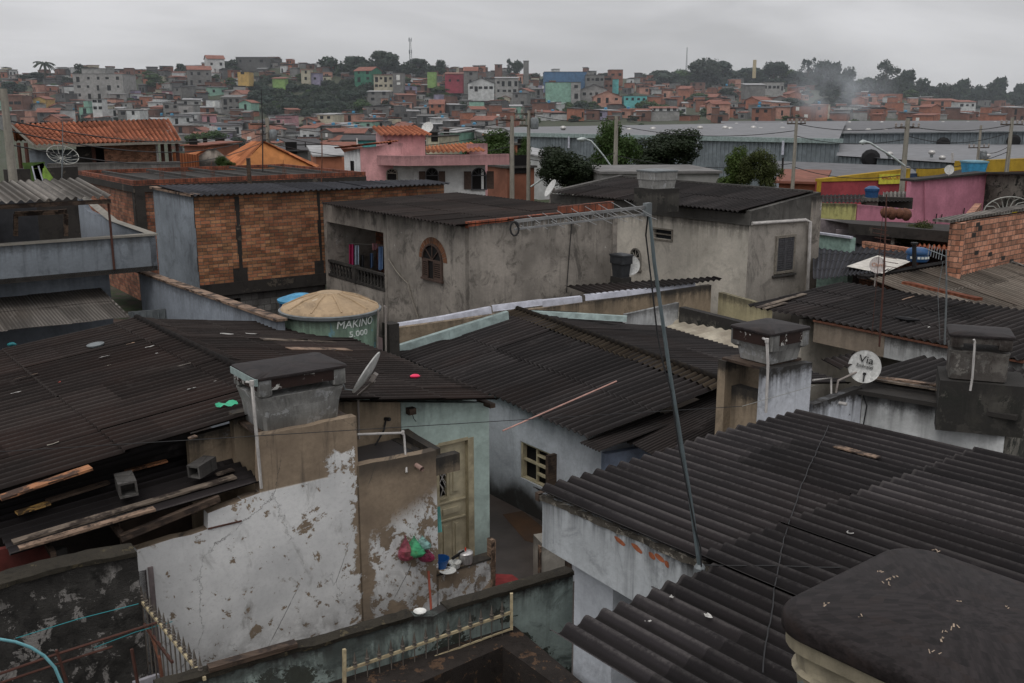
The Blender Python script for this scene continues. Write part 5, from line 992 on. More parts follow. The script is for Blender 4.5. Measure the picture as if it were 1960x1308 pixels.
for i in range(12):
 t0, t1 = math.pi * i / 12, math.pi * (i + .92) / 12; pp_ = lambda t, k: flatp(L) + e1_ * (cx + (r + k) * math.cos(t)) + UP * (zc_ + (.42 + .1 + k) * math.sin(t)) + n1_ * .012
 mb.face([pp_(t0, -.1), pp_(t0, .09), pp_(t1, .09), pp_(t1, -.1)])
mb.build('brick_arch', M['orangeplaster'], gh)
P2 = lambda px, py, d=.04: onv(px, py, flatp(L), flatp(C)) + n1_ * d
mb = MB(); mb.tube([P2(746, 495), P2(758, 515), P2(768, 528), P2(783, 543), P2(790, 570), P2(803, 610)], .02, 6); mb.build('drain_hose', M['framegrey'], gh)
P3_ = lambda px, py, d=.03: onv(px, py, flatp(C), flatp(Rr)) + n2_ * d
mb = MB(); mb.tube([P3_(1093, 408), P3_(1092, 440), P3_(1087, 500), P3_(1083, 560)], .012, 5); mb.build('cable', M['wire'], gh)
lw = lambda px, py, off: onv(px, py, flatp(L) - n1_ * off, flatp(C) - n1_ * off)
mb = MB(); mb.tube([lw(664, 466, .5), lw(700, 468, .5), lw(736, 470, .5)], .006, 4); tag(mb.build('clothes_line', M['wiregrey']), 'thin clothes line across the balcony of the grey house', 'clothes line')
for x0, x1, y0, y1, mt, lab in ((668, 678, 468, 512, 'clothpink', 'bright pink towel hanging leftmost on the balcony'), (679, 687, 470, 508, 'clothpale', 'pale blue cloth hanging beside the pink towel'), (713, 722, 466, 478, 'clothrose', 'small rose cloth hanging on the balcony line'), (708, 714, 485, 512, 'clothblue', 'small blue jeans leg hanging mid balcony'), (724, 735, 472, 516, 'clothblue', 'wide blue cloth hanging at the right end of the balcony'), (690, 697, 488, 515, 'darktank', 'dark cloth hanging in the middle of the balcony')):
 mb = MB(); k = 5
 for i in range(k):
  f0, f1_ = i / k, (i + 1) / k; g = lambda f, y: lw(x0 + (x1 - x0) * f, y, .5 + .05 * math.sin(f * 12 + x0))
  mb.face([g(f0, y1 + 2 * math.sin(f0 * 5)), g(f1_, y1 + 2 * math.sin(f1_ * 5)), g(f1_, y0), g(f0, y0)])
 tag(mb.build('cloth', M[mt]), lab, 'laundry')
P = Y(1188, 545, 26.5); P.z = 2.9
t = thing('water_tank', 'small black water tank at the right end of the grey house', 'water tank', V3((P.x, P.y, zat(P, 548))))
mb = MB(); lz = zat(P, 487); bzz = zat(P, 530); ex, ey = az(36), az(126)
loft(mb, [rr(V3((P.x, P.y, z)), ex, ey, w, w * 1.4, .04) for z, w in ((bzz, .28), (lz - .25, .33), (lz - .24, .38), (lz - .04, .38))]); mb.build('body', M['darktank'], t); mb = MB(); loft(mb, [rr(V3((P.x, P.y, z)), ex, ey, w, w * 1.4, .04) for z, w in ((lz - .04, .41), (lz, .41), (lz + .03, .2))]); mb.build('lid', M['darktank'], t)
mb = MB(); loft(mb, [rr(V3((P.x, P.y, z)), ex, ey, .34, .5, .03) for z in (1.2, bzz)]); mb.build('stand', M['mould'], t)
Pd2 = Y(1206, 508, 26.6); dish('small round white dish beside the black tank', Pd2, V3((.12, -.9, .15)), .27, Pd2 - UP * .5 + V3((0, .2, 0)), M['dish'], lnb=False)
C, L, Rr = corner(1434, 432, 29, 126, 1150, 36, 1566); e1_, n1_ = basis(L, C); e2_, n2_ = basis(C, Rr); LR = (flatp(Rr) - flatp(C)).length; L2 = along(C, 126, 1055); LL = (flatp(C) - flatp(L2)).length
bh = thing('beige_house', 'two-storey beige house with dark corrugated roof right of centre', 'house', V3((C.x, C.y, .5)))
zE = zat(C, 432); zF = zat(C, 408); zR = zat(Rr, 368)
mb = MB(); Bk = flatp(L2) + flatp(Rr) - flatp(C)
wd0 = sz(flatp(L2), flatp(C), 1250, 449); wd1 = sz(flatp(L2), flatp(C), 1286, 449); zw0, zw1 = sz(flatp(L2), flatp(C), 1268, 458)[1], sz(flatp(L2), flatp(C), 1268, 440)[1]
mb.wall(L2, C, 0.5, zE, .2, holes=[(wd0[0], wd1[0], zw0, zw1)]); mb.build('front_wall', M['beige'], bh)
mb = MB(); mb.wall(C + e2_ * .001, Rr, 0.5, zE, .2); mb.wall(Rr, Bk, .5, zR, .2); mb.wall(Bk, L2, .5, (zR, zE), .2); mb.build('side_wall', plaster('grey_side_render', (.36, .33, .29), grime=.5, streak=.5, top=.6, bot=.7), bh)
mb = MB(); mb.wall(flatp(L2) + n1_ * .04, flatp(C) + n1_ * .04 + e1_ * .04, zE, zF - .03, .2)
mb.wall(flatp(C) + n2_ * .04, flatp(Rr) + n2_ * .04, zE + .001, (zF + .06, zR), .2); mb.build('parapet', plaster('dark_parapet', (.12, .115, .105), grime=.6, streak=.8, top=.9, bot=.2, var=.4), bh)
mb = MB(); xr = sz(flatp(C), flatp(Rr), 1545, 480)[0]; mb.wall(flatp(C) + e2_ * xr + n2_ * .1, flatp(Rr) + n2_ * .1, .5, sz(flatp(C), flatp(Rr), 1550, 376)[1], .1); mb.build('corner_strip', M['cement'], bh)
P = lambda px, py, d=.06: onv(px, py, flatp(C), flatp(Rr)) + n2_ * d
mb = MB(); mb.tube([P(1436, 428), P(1538, 421, .07), P(1544, 424, .13), P(1539, 575, .13)], .055, 8); mb.build('white_pipe', M['pvc'], bh, smooth=True)
f2 = lambda px, py: sz(flatp(C), flatp(Rr), px, py)
patch_shutter(bh, flatp(C), e2_, n2_, f2(1486, 480)[0], f2(1517, 480)[0], f2(1500, 518)[1], f2(1500, 455)[1], M['shuttergrey'], M['framegrey'])
mb = MB(); lb(mb, flatp(C), e2_, n2_, f2(1480, 480)[0], f2(1523, 480)[0], f2(1500, 525)[1] - .05, f2(1500, 525)[1], 0, .08); mb.build('sill', M['conc'], bh)
f1 = lambda px, py: sz(flatp(L2), flatp(C), px, py)
arch_window(bh, flatp(L2), e1_, n1_, f1(1208, 490)[0], f1(1227, 490)[0], f1(1217, 515)[1], f1(1217, 476)[1], .3, M['beige'], M['shutter'], shutters=False)
mb = MB(); lb(mb, flatp(L2), e1_, n1_, wd0[0], wd1[0], zw0, zw1, -.15, -.14); mb.build('window_pane', M['glass'], bh)
mb = MB(); z_ = (zw0 + zw1) / 2; lb(mb, flatp(L2), e1_, n1_, wd0[0], wd1[0], z_ - .02, z_ + .02, -.13, -.05);
for a, b, c, d in ((wd0[0] - .05, wd0[0], zw0 - .05, zw1 + .05), (wd1[0], wd1[0] + .05, zw0 - .05, zw1 + .05), (wd0[0], wd1[0], zw1, zw1 + .05), (wd0[0], wd1[0], zw0 - .05, zw0)): lb(mb, flatp(L2), e1_, n1_, a, b, c, d, 0, .03)
mb.build('window_frame', M['framegrey'], bh)
O = Y(1416, 406, 28.9); Fl = along(O, 126, 1060); sl_ = az(36, .13)
mb = MB(); corr(mb, O + sl_ * (LR * 1.03), Fl + sl_ * (LR * 1.03), Fl, O, sheet=2.3, rnd=random.Random(52), jit=.003); mb.build('roof', M['fib'], bh, smooth=True)
mb = MB(); a = Fl + UP * .04; b = Fl + sl_ * (LR * 1.03) + UP * .05; mb.bar(a, b, .22, .1); mb.bar(b, O + sl_ * (LR * 1.03) + UP * .02, .12, .06); mb.build('roof_edging', M['conc'], bh)
mb = MB(); zY = zat(Y(1560, 570, 28), 575); mb.wall(Y(1375, 565, 27.5), Y(1470, 590, 25.5), 0, zat(Y(1430, 585, 26.5), 572), .15); tag(mb.build('wall', M['cream']), 'low yellow wall at the foot of the beige house', 'wall')
P = Y(1256, 385, 30.2); zt_ = zat(P, 327); zm = zat(P, 357); zb_ = zat(P, 388)
t = thing('water_tank', 'square white-grey water tank on a black block stand on the beige house roof', 'water tank', V3((P.x, P.y, zb_ - .1)))
ex, ey = az(30), az(120)
mb = MB(); loft(mb, [rr(V3((P.x, P.y, z)), ex, ey, w, w, .03) for z, w in ((zb_ - .25, .98), (zm - .04, .98))]); mb.build('stand', M['mould'], t)
mb = MB(); loft(mb, [rr(V3((P.x, P.y, z)), ex, ey, w, w, .05) for z, w in ((zm - .04, .78), (zm + .2, .84), (zm + .21, .88), (zt_ - .02, .88))]); mb.build('body', M['fibreglass'], t)
mb = MB(); loft(mb, [rr(V3((P.x, P.y, z)), ex, ey, w, w, .05) for z, w in ((zt_ - .02, .92), (zt_ + .02, .92), (zt_ + .05, .5))]); mb.build('lid', M['galv'], t)
Pd3 = Y(1053, 360, 31.5); dish('tilted white dish at the left edge of the beige house roof', Pd3, V3((-.75, -.2, .45)), .3, Pd3 - UP * .45, M['dish'], lnb=False)
C, L, Rr = corner(370, 376, 29, 126, 292, 36, 618); e1_, n1_ = basis(L, C); e2_, n2_ = basis(C, Rr); LR = (flatp(Rr) - flatp(C)).length
kh = thing('brick_house', 'tall unrendered brick house wall with one grey-blue plastered side', 'house', V3((C.x, C.y, 0)))
zT = zat(C, 377); zB = zat(C, 548); ft = lambda px, py: sz(flatp(C), flatp(Rr), px, py)
mb = MB(); mb.wall(L, flatp(C) + e1_ * 0, 0, zT, .2); mb.build('plaster_wall', M['greyblue'], kh)
mb = MB(); Re = along(C, 36, 850); mb.wall(flatp(C) + e2_ * .001, Re, zB, zT, .2); Bk = flatp(L) + flatp(Rr) - flatp(C); mb.build('brick_wall', M['brick'], kh)
mb = MB();
for px in (371, 458, 614):
 x = ft(px, 450)[0]; k = 6
 for i in range(k):
  z0, z1 = zB + (zT - .05 - zB) * i / k, zB + (zT - .05 - zB) * (i + 1) / k; w = .06 + .04 * ((i * 7 + px) % 3) / 2 + (.16 if i == 0 and px > 400 else 0)
  lb(mb, flatp(C), e2_, n2_, max(x - w, .0), min(x + w * (.7 if px != 614 else .2), LR), z0, z1, .0, .012)
lb(mb, flatp(C), e2_, n2_, 0, LR, zB - .35, zB + .02, -.001, .035); mb.build('concrete_frame', M['darkconc'], kh)
mb = MB(); mb.wall(flatp(C) - n2_ * .1, flatp(Rr) - n2_ * .1, 0, zB - .35, .2, holes=[(ft(425, 560)[0], ft(462, 560)[0], ft(440, 590)[1], zB - .5)]); mb.build('lower_wall', M['block'], kh)
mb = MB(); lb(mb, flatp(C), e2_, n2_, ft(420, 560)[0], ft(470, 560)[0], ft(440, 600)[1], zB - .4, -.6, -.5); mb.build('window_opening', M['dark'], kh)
O = Y(366, 376, 28.8); O2 = along(O, 36, 858); mb = MB(); up2 = az(126, .03); corr(mb, O2 + up2 * 1.5, O + up2 * 3.4, O - up2 * .12, O2 - up2 * .12, sheet=3, rnd=random.Random(53)); mb.build('roof', M['fib_blue'], kh, smooth=True)
mb = MB(); lb(mb, flatp(L), e1_, n1_, -.05, (flatp(C) - flatp(L)).length + .02, zT + .001, zT + .07, -.3, .08); mb.build('coping', M['planktan'], kh)
C, L, Rr = corner(256, 350, 37, 126, 148, 36, 700); e1_, n1_ = basis(L, C); e2_, n2_ = basis(C, Rr)
uh = thing('unfinished_building', 'long unfinished brick building with open roof slab and parapet', 'building', V3((C.x, C.y, 0)))
zT = zat(C, 347); zS = zat(C, 356); zS2 = zat(C, 369); Bk = flatp(L) + flatp(Rr) - flatp(C)
mb = MB(); mb.wall(L, C, 0, zS2, .2); mb.wall(flatp(C) + e2_ * .001, Rr, 0, zS2, .2); mb.wall(Rr, Bk, 0, zS2, .2); mb.wall(Bk, L, 0, zS2, .2); mb.build('wall', M['brick2'], uh)
mb = MB(); mb.wall(flatp(L) + n1_ * .05, flatp(C) + n1_ * .05 + e1_ * .05, zS2, zS, .25); mb.wall(flatp(C) + n2_ * .05, flatp(Rr) + n2_ * .05, zS2 + .001, zS + .001, .25)
mb.prism([(p.x, p.y) for p in (L, C, Rr, Bk)], zS - .15, zS - .02);
for s_ in (0, 1): mb.wall(flatp(C) + e2_ * (.0 if not s_ else 2.6) + n2_ * .06, flatp(C) + e2_ * (.35 if not s_ else 3.0) + n2_ * .06, 0, zS2, .2)
lb(mb, flatp(L), e1_, n1_, (flatp(C) - flatp(L)).length - .3, (flatp(C) - flatp(L)).length, 0, zS2, .0, .02); mb.build('roof_slab', M['darkconc'], uh)
mb = MB(); mb.wall(L, C, zS, zT, .14); mb.wall(flatp(C) + e2_ * .001, Rr, zS, zT + .02, .14); mb.wall(Rr, Bk, zS, zT, .14); mb.wall(Bk, L, zS, zT, .14)
mb.build('parapet', M['brickend'], uh)
mb = MB(); mid = lambda a, b: flatp(L) * (1 - a) + flatp(C) * a + (flatp(Rr) - flatp(C)) * b
for b in (.1, .3, .5, .7, .9): q = mid(.05, b); mb.bar(V3((q.x, q.y, zT - .06)), V3((mid(.95, b).x, mid(.95, b).y, zT - .06)), .12, .1)
mb.build('beam', M['conc'], uh)
P = Y(478, 352, 35.5); mb = MB(); mb.bar(V3((P.x, P.y, zS2)), V3((P.x, P.y, zat(P, 303))), .12, .12); tag(mb.build('post', M['timber']), 'short dark post standing on the unfinished building', 'post')
for i, px in enumerate((310, 352, 408, 545)):
 P = Y(px, 345, 38 + i); mb = MB()
 for k in range(4): a = k * 1.57; q = V3((P.x + .07 * math.cos(a), P.y + .07 * math.sin(a), zS)); mb.tube([q, q + UP * (.45 + .1 * k)], .008, 4)
 mb.lathe(V3((P.x, P.y, zS + .3)), [(.08, 0), (.08, .01)], 6); tag(mb.build('rebar_cluster', M['rust']), 'rusty rebar starter sticking up from the unfinished slab, %s from the left' % ('first', 'second', 'third', 'fourth')[i], 'rebar')
C, L, Rr = corner(297, 447, 25, 126, 168, 36, 500); Wl = Y(-60, 468, 22.3)
C = Y(297, 447, 25.0); zT = C.z; A = flatp(C) - uu * 9; A.z = 0
tb = thing('terrace_building', 'pale grey-blue building with roofed terrace at far left', 'building', V3((C.x - 2, C.y, 0)))
zL = zat(C, 516); B = flatp(C); bk = B + vv * 7
mb = MB(); mb.wall(A, B, zL, zT - .05, .15); mb.build('front_parapet', M['greyblue'], tb)
mb = MB(); mb.pwall(B + uu * .001, vv, [(0, zT - .05), (3.6, zT - .02), (6.2, zT + .1), (7.2, zT + .5)], zL, .15); mb.build('side_parapet', M['greyblue2'], tb)
mb = MB(); lb(mb, A, uu, -vv, 0, 9.05, zT - .05, zT, -.18, .04); mb.face([B + uu * .05 + UP * zT, B + vv * 3.6 + uu * .05 + UP * (zT + .03), B + vv * 3.6 - uu * .2 + UP * (zT + .03), B - uu * .2 + UP * zT]); mb.face([B + vv * 3.6 + uu * .05 + UP * (zT + .03), B + vv * 7.2 + uu * .05 + UP * (zT + .55), B + vv * 7.2 - uu * .2 + UP * (zT + .55), B + vv * 3.6 - uu * .2 + UP * (zT + .03)]); mb.build('coping', M['beige'], tb)
mb = MB(); mb.prism([(p.x, p.y) for p in (A, B - uu * .01, B - uu * .01 + vv * 7, A + vv * 7)], zL - .02, zL + .1); mb.build('terrace_floor', M['darkconc'], tb)
mb = MB(); q = B + vv * 1.2 - uu * .9; mb.wall(A + vv * 1.2, q, -.3, zL - .02, .2); mb.wall(q + uu * .001, q + vv * 5, -.3, zL - .02, .2); mb.build('lower_wall', M['greyblue2'], tb)
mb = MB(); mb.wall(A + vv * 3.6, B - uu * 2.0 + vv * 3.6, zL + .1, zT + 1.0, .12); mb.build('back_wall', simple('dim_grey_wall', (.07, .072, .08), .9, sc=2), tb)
O = Y(213, 380, 24.2); O.z = zat(O, 378); mb = MB(); a_ = O; b_ = O - uu * 7; upv = az(126, .0)
corr(mb, a_ + upv * 3.2 + UP * .28, b_ + upv * 3.2 + UP * .22, b_ - UP * .02, a_, sheet=5, period=.2, amp=.035, rnd=random.Random(54)); mb.build('terrace_roof', M['fib_grey'], tb, smooth=True)
mb = MB(); P = flatp(Y(212, 440, 24.35)); mb.tube([P + UP * (zL + .1), P + UP * (O.z - .05)], .03, 8); P2_ = P - uu * 3.4; mb.build('roof_post', M['darkrust'], tb)
mb = MB(); mb.bar(O - UP * .1 + vv * .1, O - uu * 7 - UP * .12 + vv * .1, .08, .1); mb.build('roof_beam', M['timber'], tb)
t = thing('shelf_rack', 'brown timber rack on the left terrace under the corrugated roof', 'rack', flatp(Y(80, 455, 25.5)) + UP * (zL + .1)); fr = lambda px, py: onv(px, py, A + vv * 2.6, B + vv * 2.6)
mb = MB(); mb.bar(fr(28, 410), fr(128, 405), .1, .12); mb.build('beam', M['planktan'], t)
for px in (30, 126): mb = MB(); mb.bar(fr(px, 410), fr(px, 452), .1, .1); mb.build('post', M['planktan'], t)
mb = MB(); a_, b_ = Y(182, 545, 25.6), Y(248, 608, 23.2);
corr(mb, a_ - uu * 8.5 + UP * .0, a_, b_, b_ - uu * 8.5, sheet=2.2, period=.075, amp=.005, seg=4, rnd=random.Random(55), sag=.03)
t = thing('lean_to', 'faded grey corrugated lean-to roof below the left terrace', 'lean-to', V3((b_.x - 2, b_.y, 0))); mb.build('roof', M['leanroof'], t, smooth=True)
mb = MB(); mb.bar(a_ + UP * .01, b_ + UP * .0, .05, .03); mb.build('edge_strip', M['fib_grey'], t)
mb = MB(); P = Y(14, 660, 21.6); r_ = random.Random(5); mb.tube([P, P + V3((.06, 0, .0)), P + V3((.14, 0, .02)), P + V3((.2, 0, 0))], [.02, .045, .04, .02], 8); tag(mb.build('bottle', simple('teal_plastic', (.02, .16, .18), .5), smooth=True), 'teal plastic object lying on the faded lean-to roof', 'bottle')
A = Z(266, 519, 2.95); B = Z(531, 611, 2.95); mb = MB(); gw = thing('garden_wall', 'grey-blue wall with tan coping running down to the green tank', 'wall', V3((B.x, B.y, 0)))
mb.wall(A, B, -.3, 2.9, .16); mb.build('wall', M['greyblue2'], gw); mb = MB(); e, n = basis(A, B); lb(mb, A, e, n, -.1, (B - A).length + .05, 2.9, 2.95, -.2, .05); mb.build('coping', M['planktan'], gw)
A_ = Z(236, 640, 1.5); mb = MB(); q = Y(246, 605, 24.0); mb.wall(q, q + az(30) * 1.4, 0, zat(q, 598), .05)
for k in range(9): mb.bar(flatp(q) + az(30) * (.1 + k * .15) + az(-60) * .02 + UP * .2, flatp(q) + az(30) * (.1 + k * .15) + az(-60) * .02 + UP * zat(q, 600), .02, .02)
tag(mb.build('gate', M['galv']), 'narrow grey metal gate beside the garden wall', 'gate')
P = Y(632, 592, 20.6); zR = zat(P, 590); zB = zR - 2.1; rad = 1.03
gt = thing('water_tank', 'huge round green tank with tan conical lid and white lettering', 'water tank', V3((P.x, P.y, zB)))
Cb = V3((P.x, P.y, zB)); H = zR - zB
mb = MB(); mb.lathe(Cb, [(rad * .86, 0), (rad * .90, H * .45), (rad * .915, H * .5), (rad * .93, H * .52), (rad * .97, H * .97)], 48); mb.build('body', M['tankgreen'], gt, smooth=True)
mb = MB(); mb.lathe(Cb, [(rad * .97, H * .955), (rad * 1.03, H * .97), (rad * 1.04, H * 1.0), (rad * .98, H * 1.01)], 48); mb.build('rim', M['galv'], gt, smooth=True)
mb = MB(); mb.lathe(Cb, [(rad * 1.0, H * 1.005), (rad * .97, H * 1.03), (rad * .6, H * 1.105), (rad * .27, H * 1.15), (rad * .25, H * 1.165), (0.001, H * 1.168)], 48, cap=False)
for k in range(10):
 a = 2 * math.pi * k / 10 + .1; d = V3((math.cos(a), math.sin(a), 0)); mb.tube([Cb + d * rad * .27 + UP * H * 1.152, Cb + d * rad * .62 + UP * (H * 1.106), Cb + d * rad * .95 + UP * (H * 1.035)], .022, 6)
mb.build('lid', M['tanklid'], gt, smooth=True)
def cyl(ang0, zc, tilt=0):
 def f(x, y, z):
  h = zc + y + x * tilt; rad_ = rad * (.93 + .04 * (h - zB - H * .52) / (H * .45)) + .004 + z; a = ang0 + x / rad_; return V3((P.x + rad_ * math.cos(a), P.y + rad_ * math.sin(a), h))
 return f
place_text('MAKINO', .23, None, UP, UP.cross(V3((1, 0, 0))), M['letterwhite'], gt, fn=cyl(math.radians(-47), zat(P, 606) + .0, 0), sx=1.0, shear=.15)
place_text('5.000', .17, None, UP, UP.cross(V3((1, 0, 0))), M['letterwhite'], gt, fn=cyl(math.radians(-45), zat(P, 625)), sx=1.25)
mb = MB(); q = lambda px, py: Y(px, py, 20.3); mb.tube([q(735, 585), q(738, 590), q(739, 700)], .022, 6); mb.tube([q(724, 592), q(722, 670)], .022, 6); tag(mb.build('pipe', M['pvcdark']), 'pair of thin pipes rising beside the green tank', 'pipe')
P = Y(575, 568, 22.6); bt = thing('water_tank', 'blue-lidded round tank peeping out behind the green tank', 'water tank', P - UP * .8)
mb = MB(); mb.lathe(P - UP * .8, [(.42, 0), (.48, .7)], 24); mb.build('body', M['bluetank'], bt, smooth=True); mb = MB(); mb.lathe(P - UP * .1, [(.52, 0), (.53, .05), (.2, .16), (.001, .17)], 24, cap=False)
for k in range(8): a = k * .785; d = V3((math.cos(a), math.sin(a), 0)); mb.tube([P + d * .15 + UP * .06, P + d * .5 - UP * .05], .015, 5)
mb.build('lid', M['bluetank2'], bt, smooth=True)
mb = MB(); P = Y(745, 650, 20.4); mb.wall(P, P + uu * .25, 0, zat(P, 622), .3); tag(mb.build('pillar', M['darkconc']), 'dark stub pillar at the left end of the white flashings', 'pillar')
# second tank tower and dish house (right)
Kp = Y(1470, 706, 14.4); KPa = flatp(Kp); w2 = lambda px, py, off=0: onv(px, py, KPa + vv * off, KPa + vv * off + uu)
s2 = lambda px, py, off=0: (w2(px, py, off) - KPa - vv * off).dot(uu)
tw = thing('tank_tower', 'pale lilac stained slab tower carrying a grey box tank, right of centre', 'tower', KPa + UP * .5)
mb = MB(); zt2 = w2(1510, 700).z; mb.pwall(KPa, uu, [(0, w2(1470, 707).z), (s2(1555, 694), w2(1555, 694).z)], 0.2, .16, jag=.008); mb.build('front_slab', M['lilac'], tw)
mb = MB(); o2 = .95; a = s2(1389, 700, o2); mb.pwall(KPa + vv * o2, uu, [(a, w2(1400, 690, o2).z), (a + 1.15, w2(1400, 690, o2).z)], 0.2, .16, jag=.01); mb.build('rear_slab', M['tan'], tw)
mb = MB(); lb(mb, KPa + vv * 0, uu, vv, .3, .5, .2, w2(1510, 700).z - .5, .16, o2); mb.build('inner_wall', M['tan'], tw)
mb = MB(); lb(mb, KPa, uu, vv, .02, s2(1555, 694) - .05, zt2 - .03, zt2 + .01, .17, o2 - .02); mb.build('deck', M['timber'], tw)
F2 = w2(1478, 640, .03); F2.z = w2(1478, 641, .03).z; R2_ = along(F2, 36, 1553); L2_ = along(F2, 126, 1397)
box_tank(F2, R2_, L2_, F2.z, zt2 + .01, 'grey box water tank with dark lid on the pale lilac tower', M['fibreglass'], M['lid'], taper=.2, lip=.16, dark=M['rimdark'], pipe=[w2(1461, 648, .2), w2(1468, 652, -.03), w2(1470, 700, -.04), w2(1466, 790, -.06)])
dh = thing('dish_house', 'stained white and lilac house with flat roof edge and round dish', 'house', w2(1650, 800) * 1.0)
mb = MB(); zq = w2(1560, 772).z; mb.pwall(KPa, uu, [(s2(1556, 775), w2(1556, 775).z), (s2(1651, 742), w2(1651, 742).z)], 0.2, .15, jag=.01); mb.build('lilac_wall', M['lilac'], dh)
A = w2(1651, 750); A.z = 0; Bq = Z(1928, 798, w2(1651, 752).z + .0); zW = w2(1651, 752).z
mb = MB(); mb.wall(A, Bq, .2, zW, .15); mb.build('white_wall', M['whitestain'], dh)
e, n = basis(A, Bq); Cq = flatp(Bq) + V3((-n.x, -n.y, 0)) * 3; mb = MB(); mb.wall(flatp(Bq) + e * .001, Cq + e * .0, .2, zW, .15); mb.build('side_wall', M['mould'], dh)
mb = MB(); lb(mb, A, e, n, -.1, (flatp(Bq) - A).length + .15, zW, zW + .07, -.6, .14); mb.build('roof_edge', M['darkconc'], dh)
mb = MB(); q0 = A - n * .5 + UP * (zW + .16); corr(mb, q0 - n * 1.9 + e * .3 + UP * .04, q0 - n * 1.9 + e * 2.4 + UP * .04, q0 + e * 2.2, q0 - e * .2, sheet=2, rnd=random.Random(61)); mb.build('rear_roof', M['fib'], dh, smooth=True)
mb = MB();
mb.bar(q0 - e * .1 + UP * .03 + n * .1, q0 + e * 1.4 + UP * .05 + n * .02, .12, .03); mb.build('pale_board', M['planktan'], dh)
mb = MB(); mb.bar(q0 - e * .0 + UP * .04 + n * .28, q0 + e * 1.9 + UP * .02 + n * .2, .1, .03); mb.build('grey_board', M['plankgrey'], dh)
mb = MB(); mb.tube([w2(1556, 728, .3), w2(1591, 724, .3), w2(1591, 775, .05)], .018, 8); mb.build('pipe', M['pvc'], dh); mb = MB(); P = w2(1605, 772); mb.tube([P + vv * .1, P - vv * .12 + uu * .05], .028, 10); mb.build('drain_spout', M['pvc'], dh)
mb = MB(); mb.box(flatp(A), e, n, UP, -.02, .25, .001, .1, .2, zW - .55); mb.build('meter_box', M['whitestain'], dh)
mb = MB(); mb.tube([A + n * .03 + e * .02 + UP * (zW - .02), A + n * .04 + e * .1 + UP * (zW - .2), A + n * .05 + e * .05 + UP * (zW - .8)], .012, 5); mb.build('cable', M['wire'], dh)
Pd = w2(1655, 702, -.05); nrm = V3((-.05, -.95, .22)).normalized()
vd = dish('round white satellite dish with black lettering on the flat roof edge', Pd, nrm, .265, w2(1600, 752, .05), M['dish'], lnb=False, depth=.1)
dx = UP.cross(nrm).normalized(); dy = nrm.cross(dx).normalized(); rot = math.radians(-12); tx = dx * math.cos(rot) + dy * math.sin(rot); ty = dy * math.cos(rot) - dx * math.sin(rot)
place_text('Via', .17, Pd + ty * .11 + nrm * .012, tx, ty, M['letter'], vd, sx=1.15); place_text('Embratel', .075, Pd + ty * .005 + nrm * .006, tx, ty, M['letter'], vd)
mb = MB(); mb.tube([Pd - dy * .12 + nrm * .0, Pd - dy * .24 - dx * .05 + nrm * .1], .012, 6); mb.lathe(Pd - dy * .12 - nrm * .02, [(.025, 0), (.025, .03)], 10, ax=nrm); mb.build('feed_arm', M['black'], vd)
zs3 = zW + .07; F3 = Y(1918, 664, 12.9); F3.z = zat(F3, 655)
q3 = Y(1858, 760, 13.2); ex = az(-18)
P_ = Y(1818, 650, 14.8); zt3 = zat(P_, 640); F3 = V3((P_.x, P_.y, zt3)); R3_ = along(F3, -20, 1943); L3_ = F3 + az(70) * .8
box_tank(F3, R3_, L3_, zt3, zt3 - .72, 'mould-stained box tank with dark lid at the right edge', M['fibreglass2'], M['lid'], taper=.06, lip=.08, dark=M['fibreglass2'], pipe=None)
mb = MB(); c = (F3 + R3_) / 2 + (L3_ - F3) * .5; ex3 = (flatp(R3_) - flatp(F3)).normalized(); ey3 = V3((-ex3.y, ex3.x, 0)); mb.prism([(p.x, p.y) for p in (F3 - ex3 * .08 - ey3 * .05, R3_ + ex3 * .25 - ey3 * .05, R3_ + ex3 * .25 + ey3 * .9, F3 - ex3 * .08 + ey3 * .9)], zW - .3, zt3 - .72); tag(mb.build('stand', M['mould']), 'black-stained block stand under the rightmost box tank', 'stand')
mb = MB(); g = lambda px, py: Y(px, py, F3.y - .3); mb.tube([g(1864, 650), g(1866, 655), g(1861, 725), g(1857, 748)], .018, 8); tag(mb.build('pipe', M['pvc']), 'old white pipe running down the rightmost box tank', 'pipe')
# long roof behind (R5) with rendered fascia walls
hz = 2.45; E0 = Z(1424, 588, hz); E1 = Z(1556, 611, hz); E2 = Z(1815, 662, hz); ed = (E2 - E1).normalized(); E0 = E1 - ed * 1.9; su = az(36, .06)
rh = thing('long_roof_house', 'long dark corrugated roof above rendered fascia walls at right', 'house', V3((E1.x, E1.y, 0)))
E3_ = E2 + ed * 1.5
mb = MB(); corr(mb, E3_ + su * 3.7, E0 + su * 3.7, E0, E3_, sheet=1.75, rnd=random.Random(62), lift=.02); mb.build('roof', M['fib'], rh, smooth=True)
e, n = basis(E1, E2); mb = MB(); x1 = sz(E1, E2, 1690, 660)[0]; mb.wall(flatp(E1) + n * -.05, flatp(E1) - n * .05 + e * x1, zat(E1, 655), hz - .06, .12); mb.build('beige_fascia', plaster('pinkish_beige', (.42, .34, .26), grime=.3, top=.3, streak=.2), rh)
mb = MB(); mb.wall(flatp(E1) - n * .05 + e * (x1 + .001), flatp(E3_) - n * .05, zat(E1, 655), hz - .06, .12); mb.build('white_fascia', M['whitestain'], rh)
mb = MB(); lb(mb, flatp(E1), e, n, 0, (E3_ - E1).length, hz - .06, hz - .02, -.12, -.0); mb.build('rusty_strip', M['rust'], rh)
mb = MB(); mb.wall(flatp(E1) - n * 1.6 - e * .5, flatp(E3_) - n * 1.6, .0, hz - .1, .12, holes=[(1.2, 2.2, .9, 1.75)]); mb.wall(flatp(E1) - n * 1.6 - e * .5, flatp(E1) - n * .17 - e * .5, 0, hz - .1, .1); mb.build('porch_wall', M['beige'], rh)
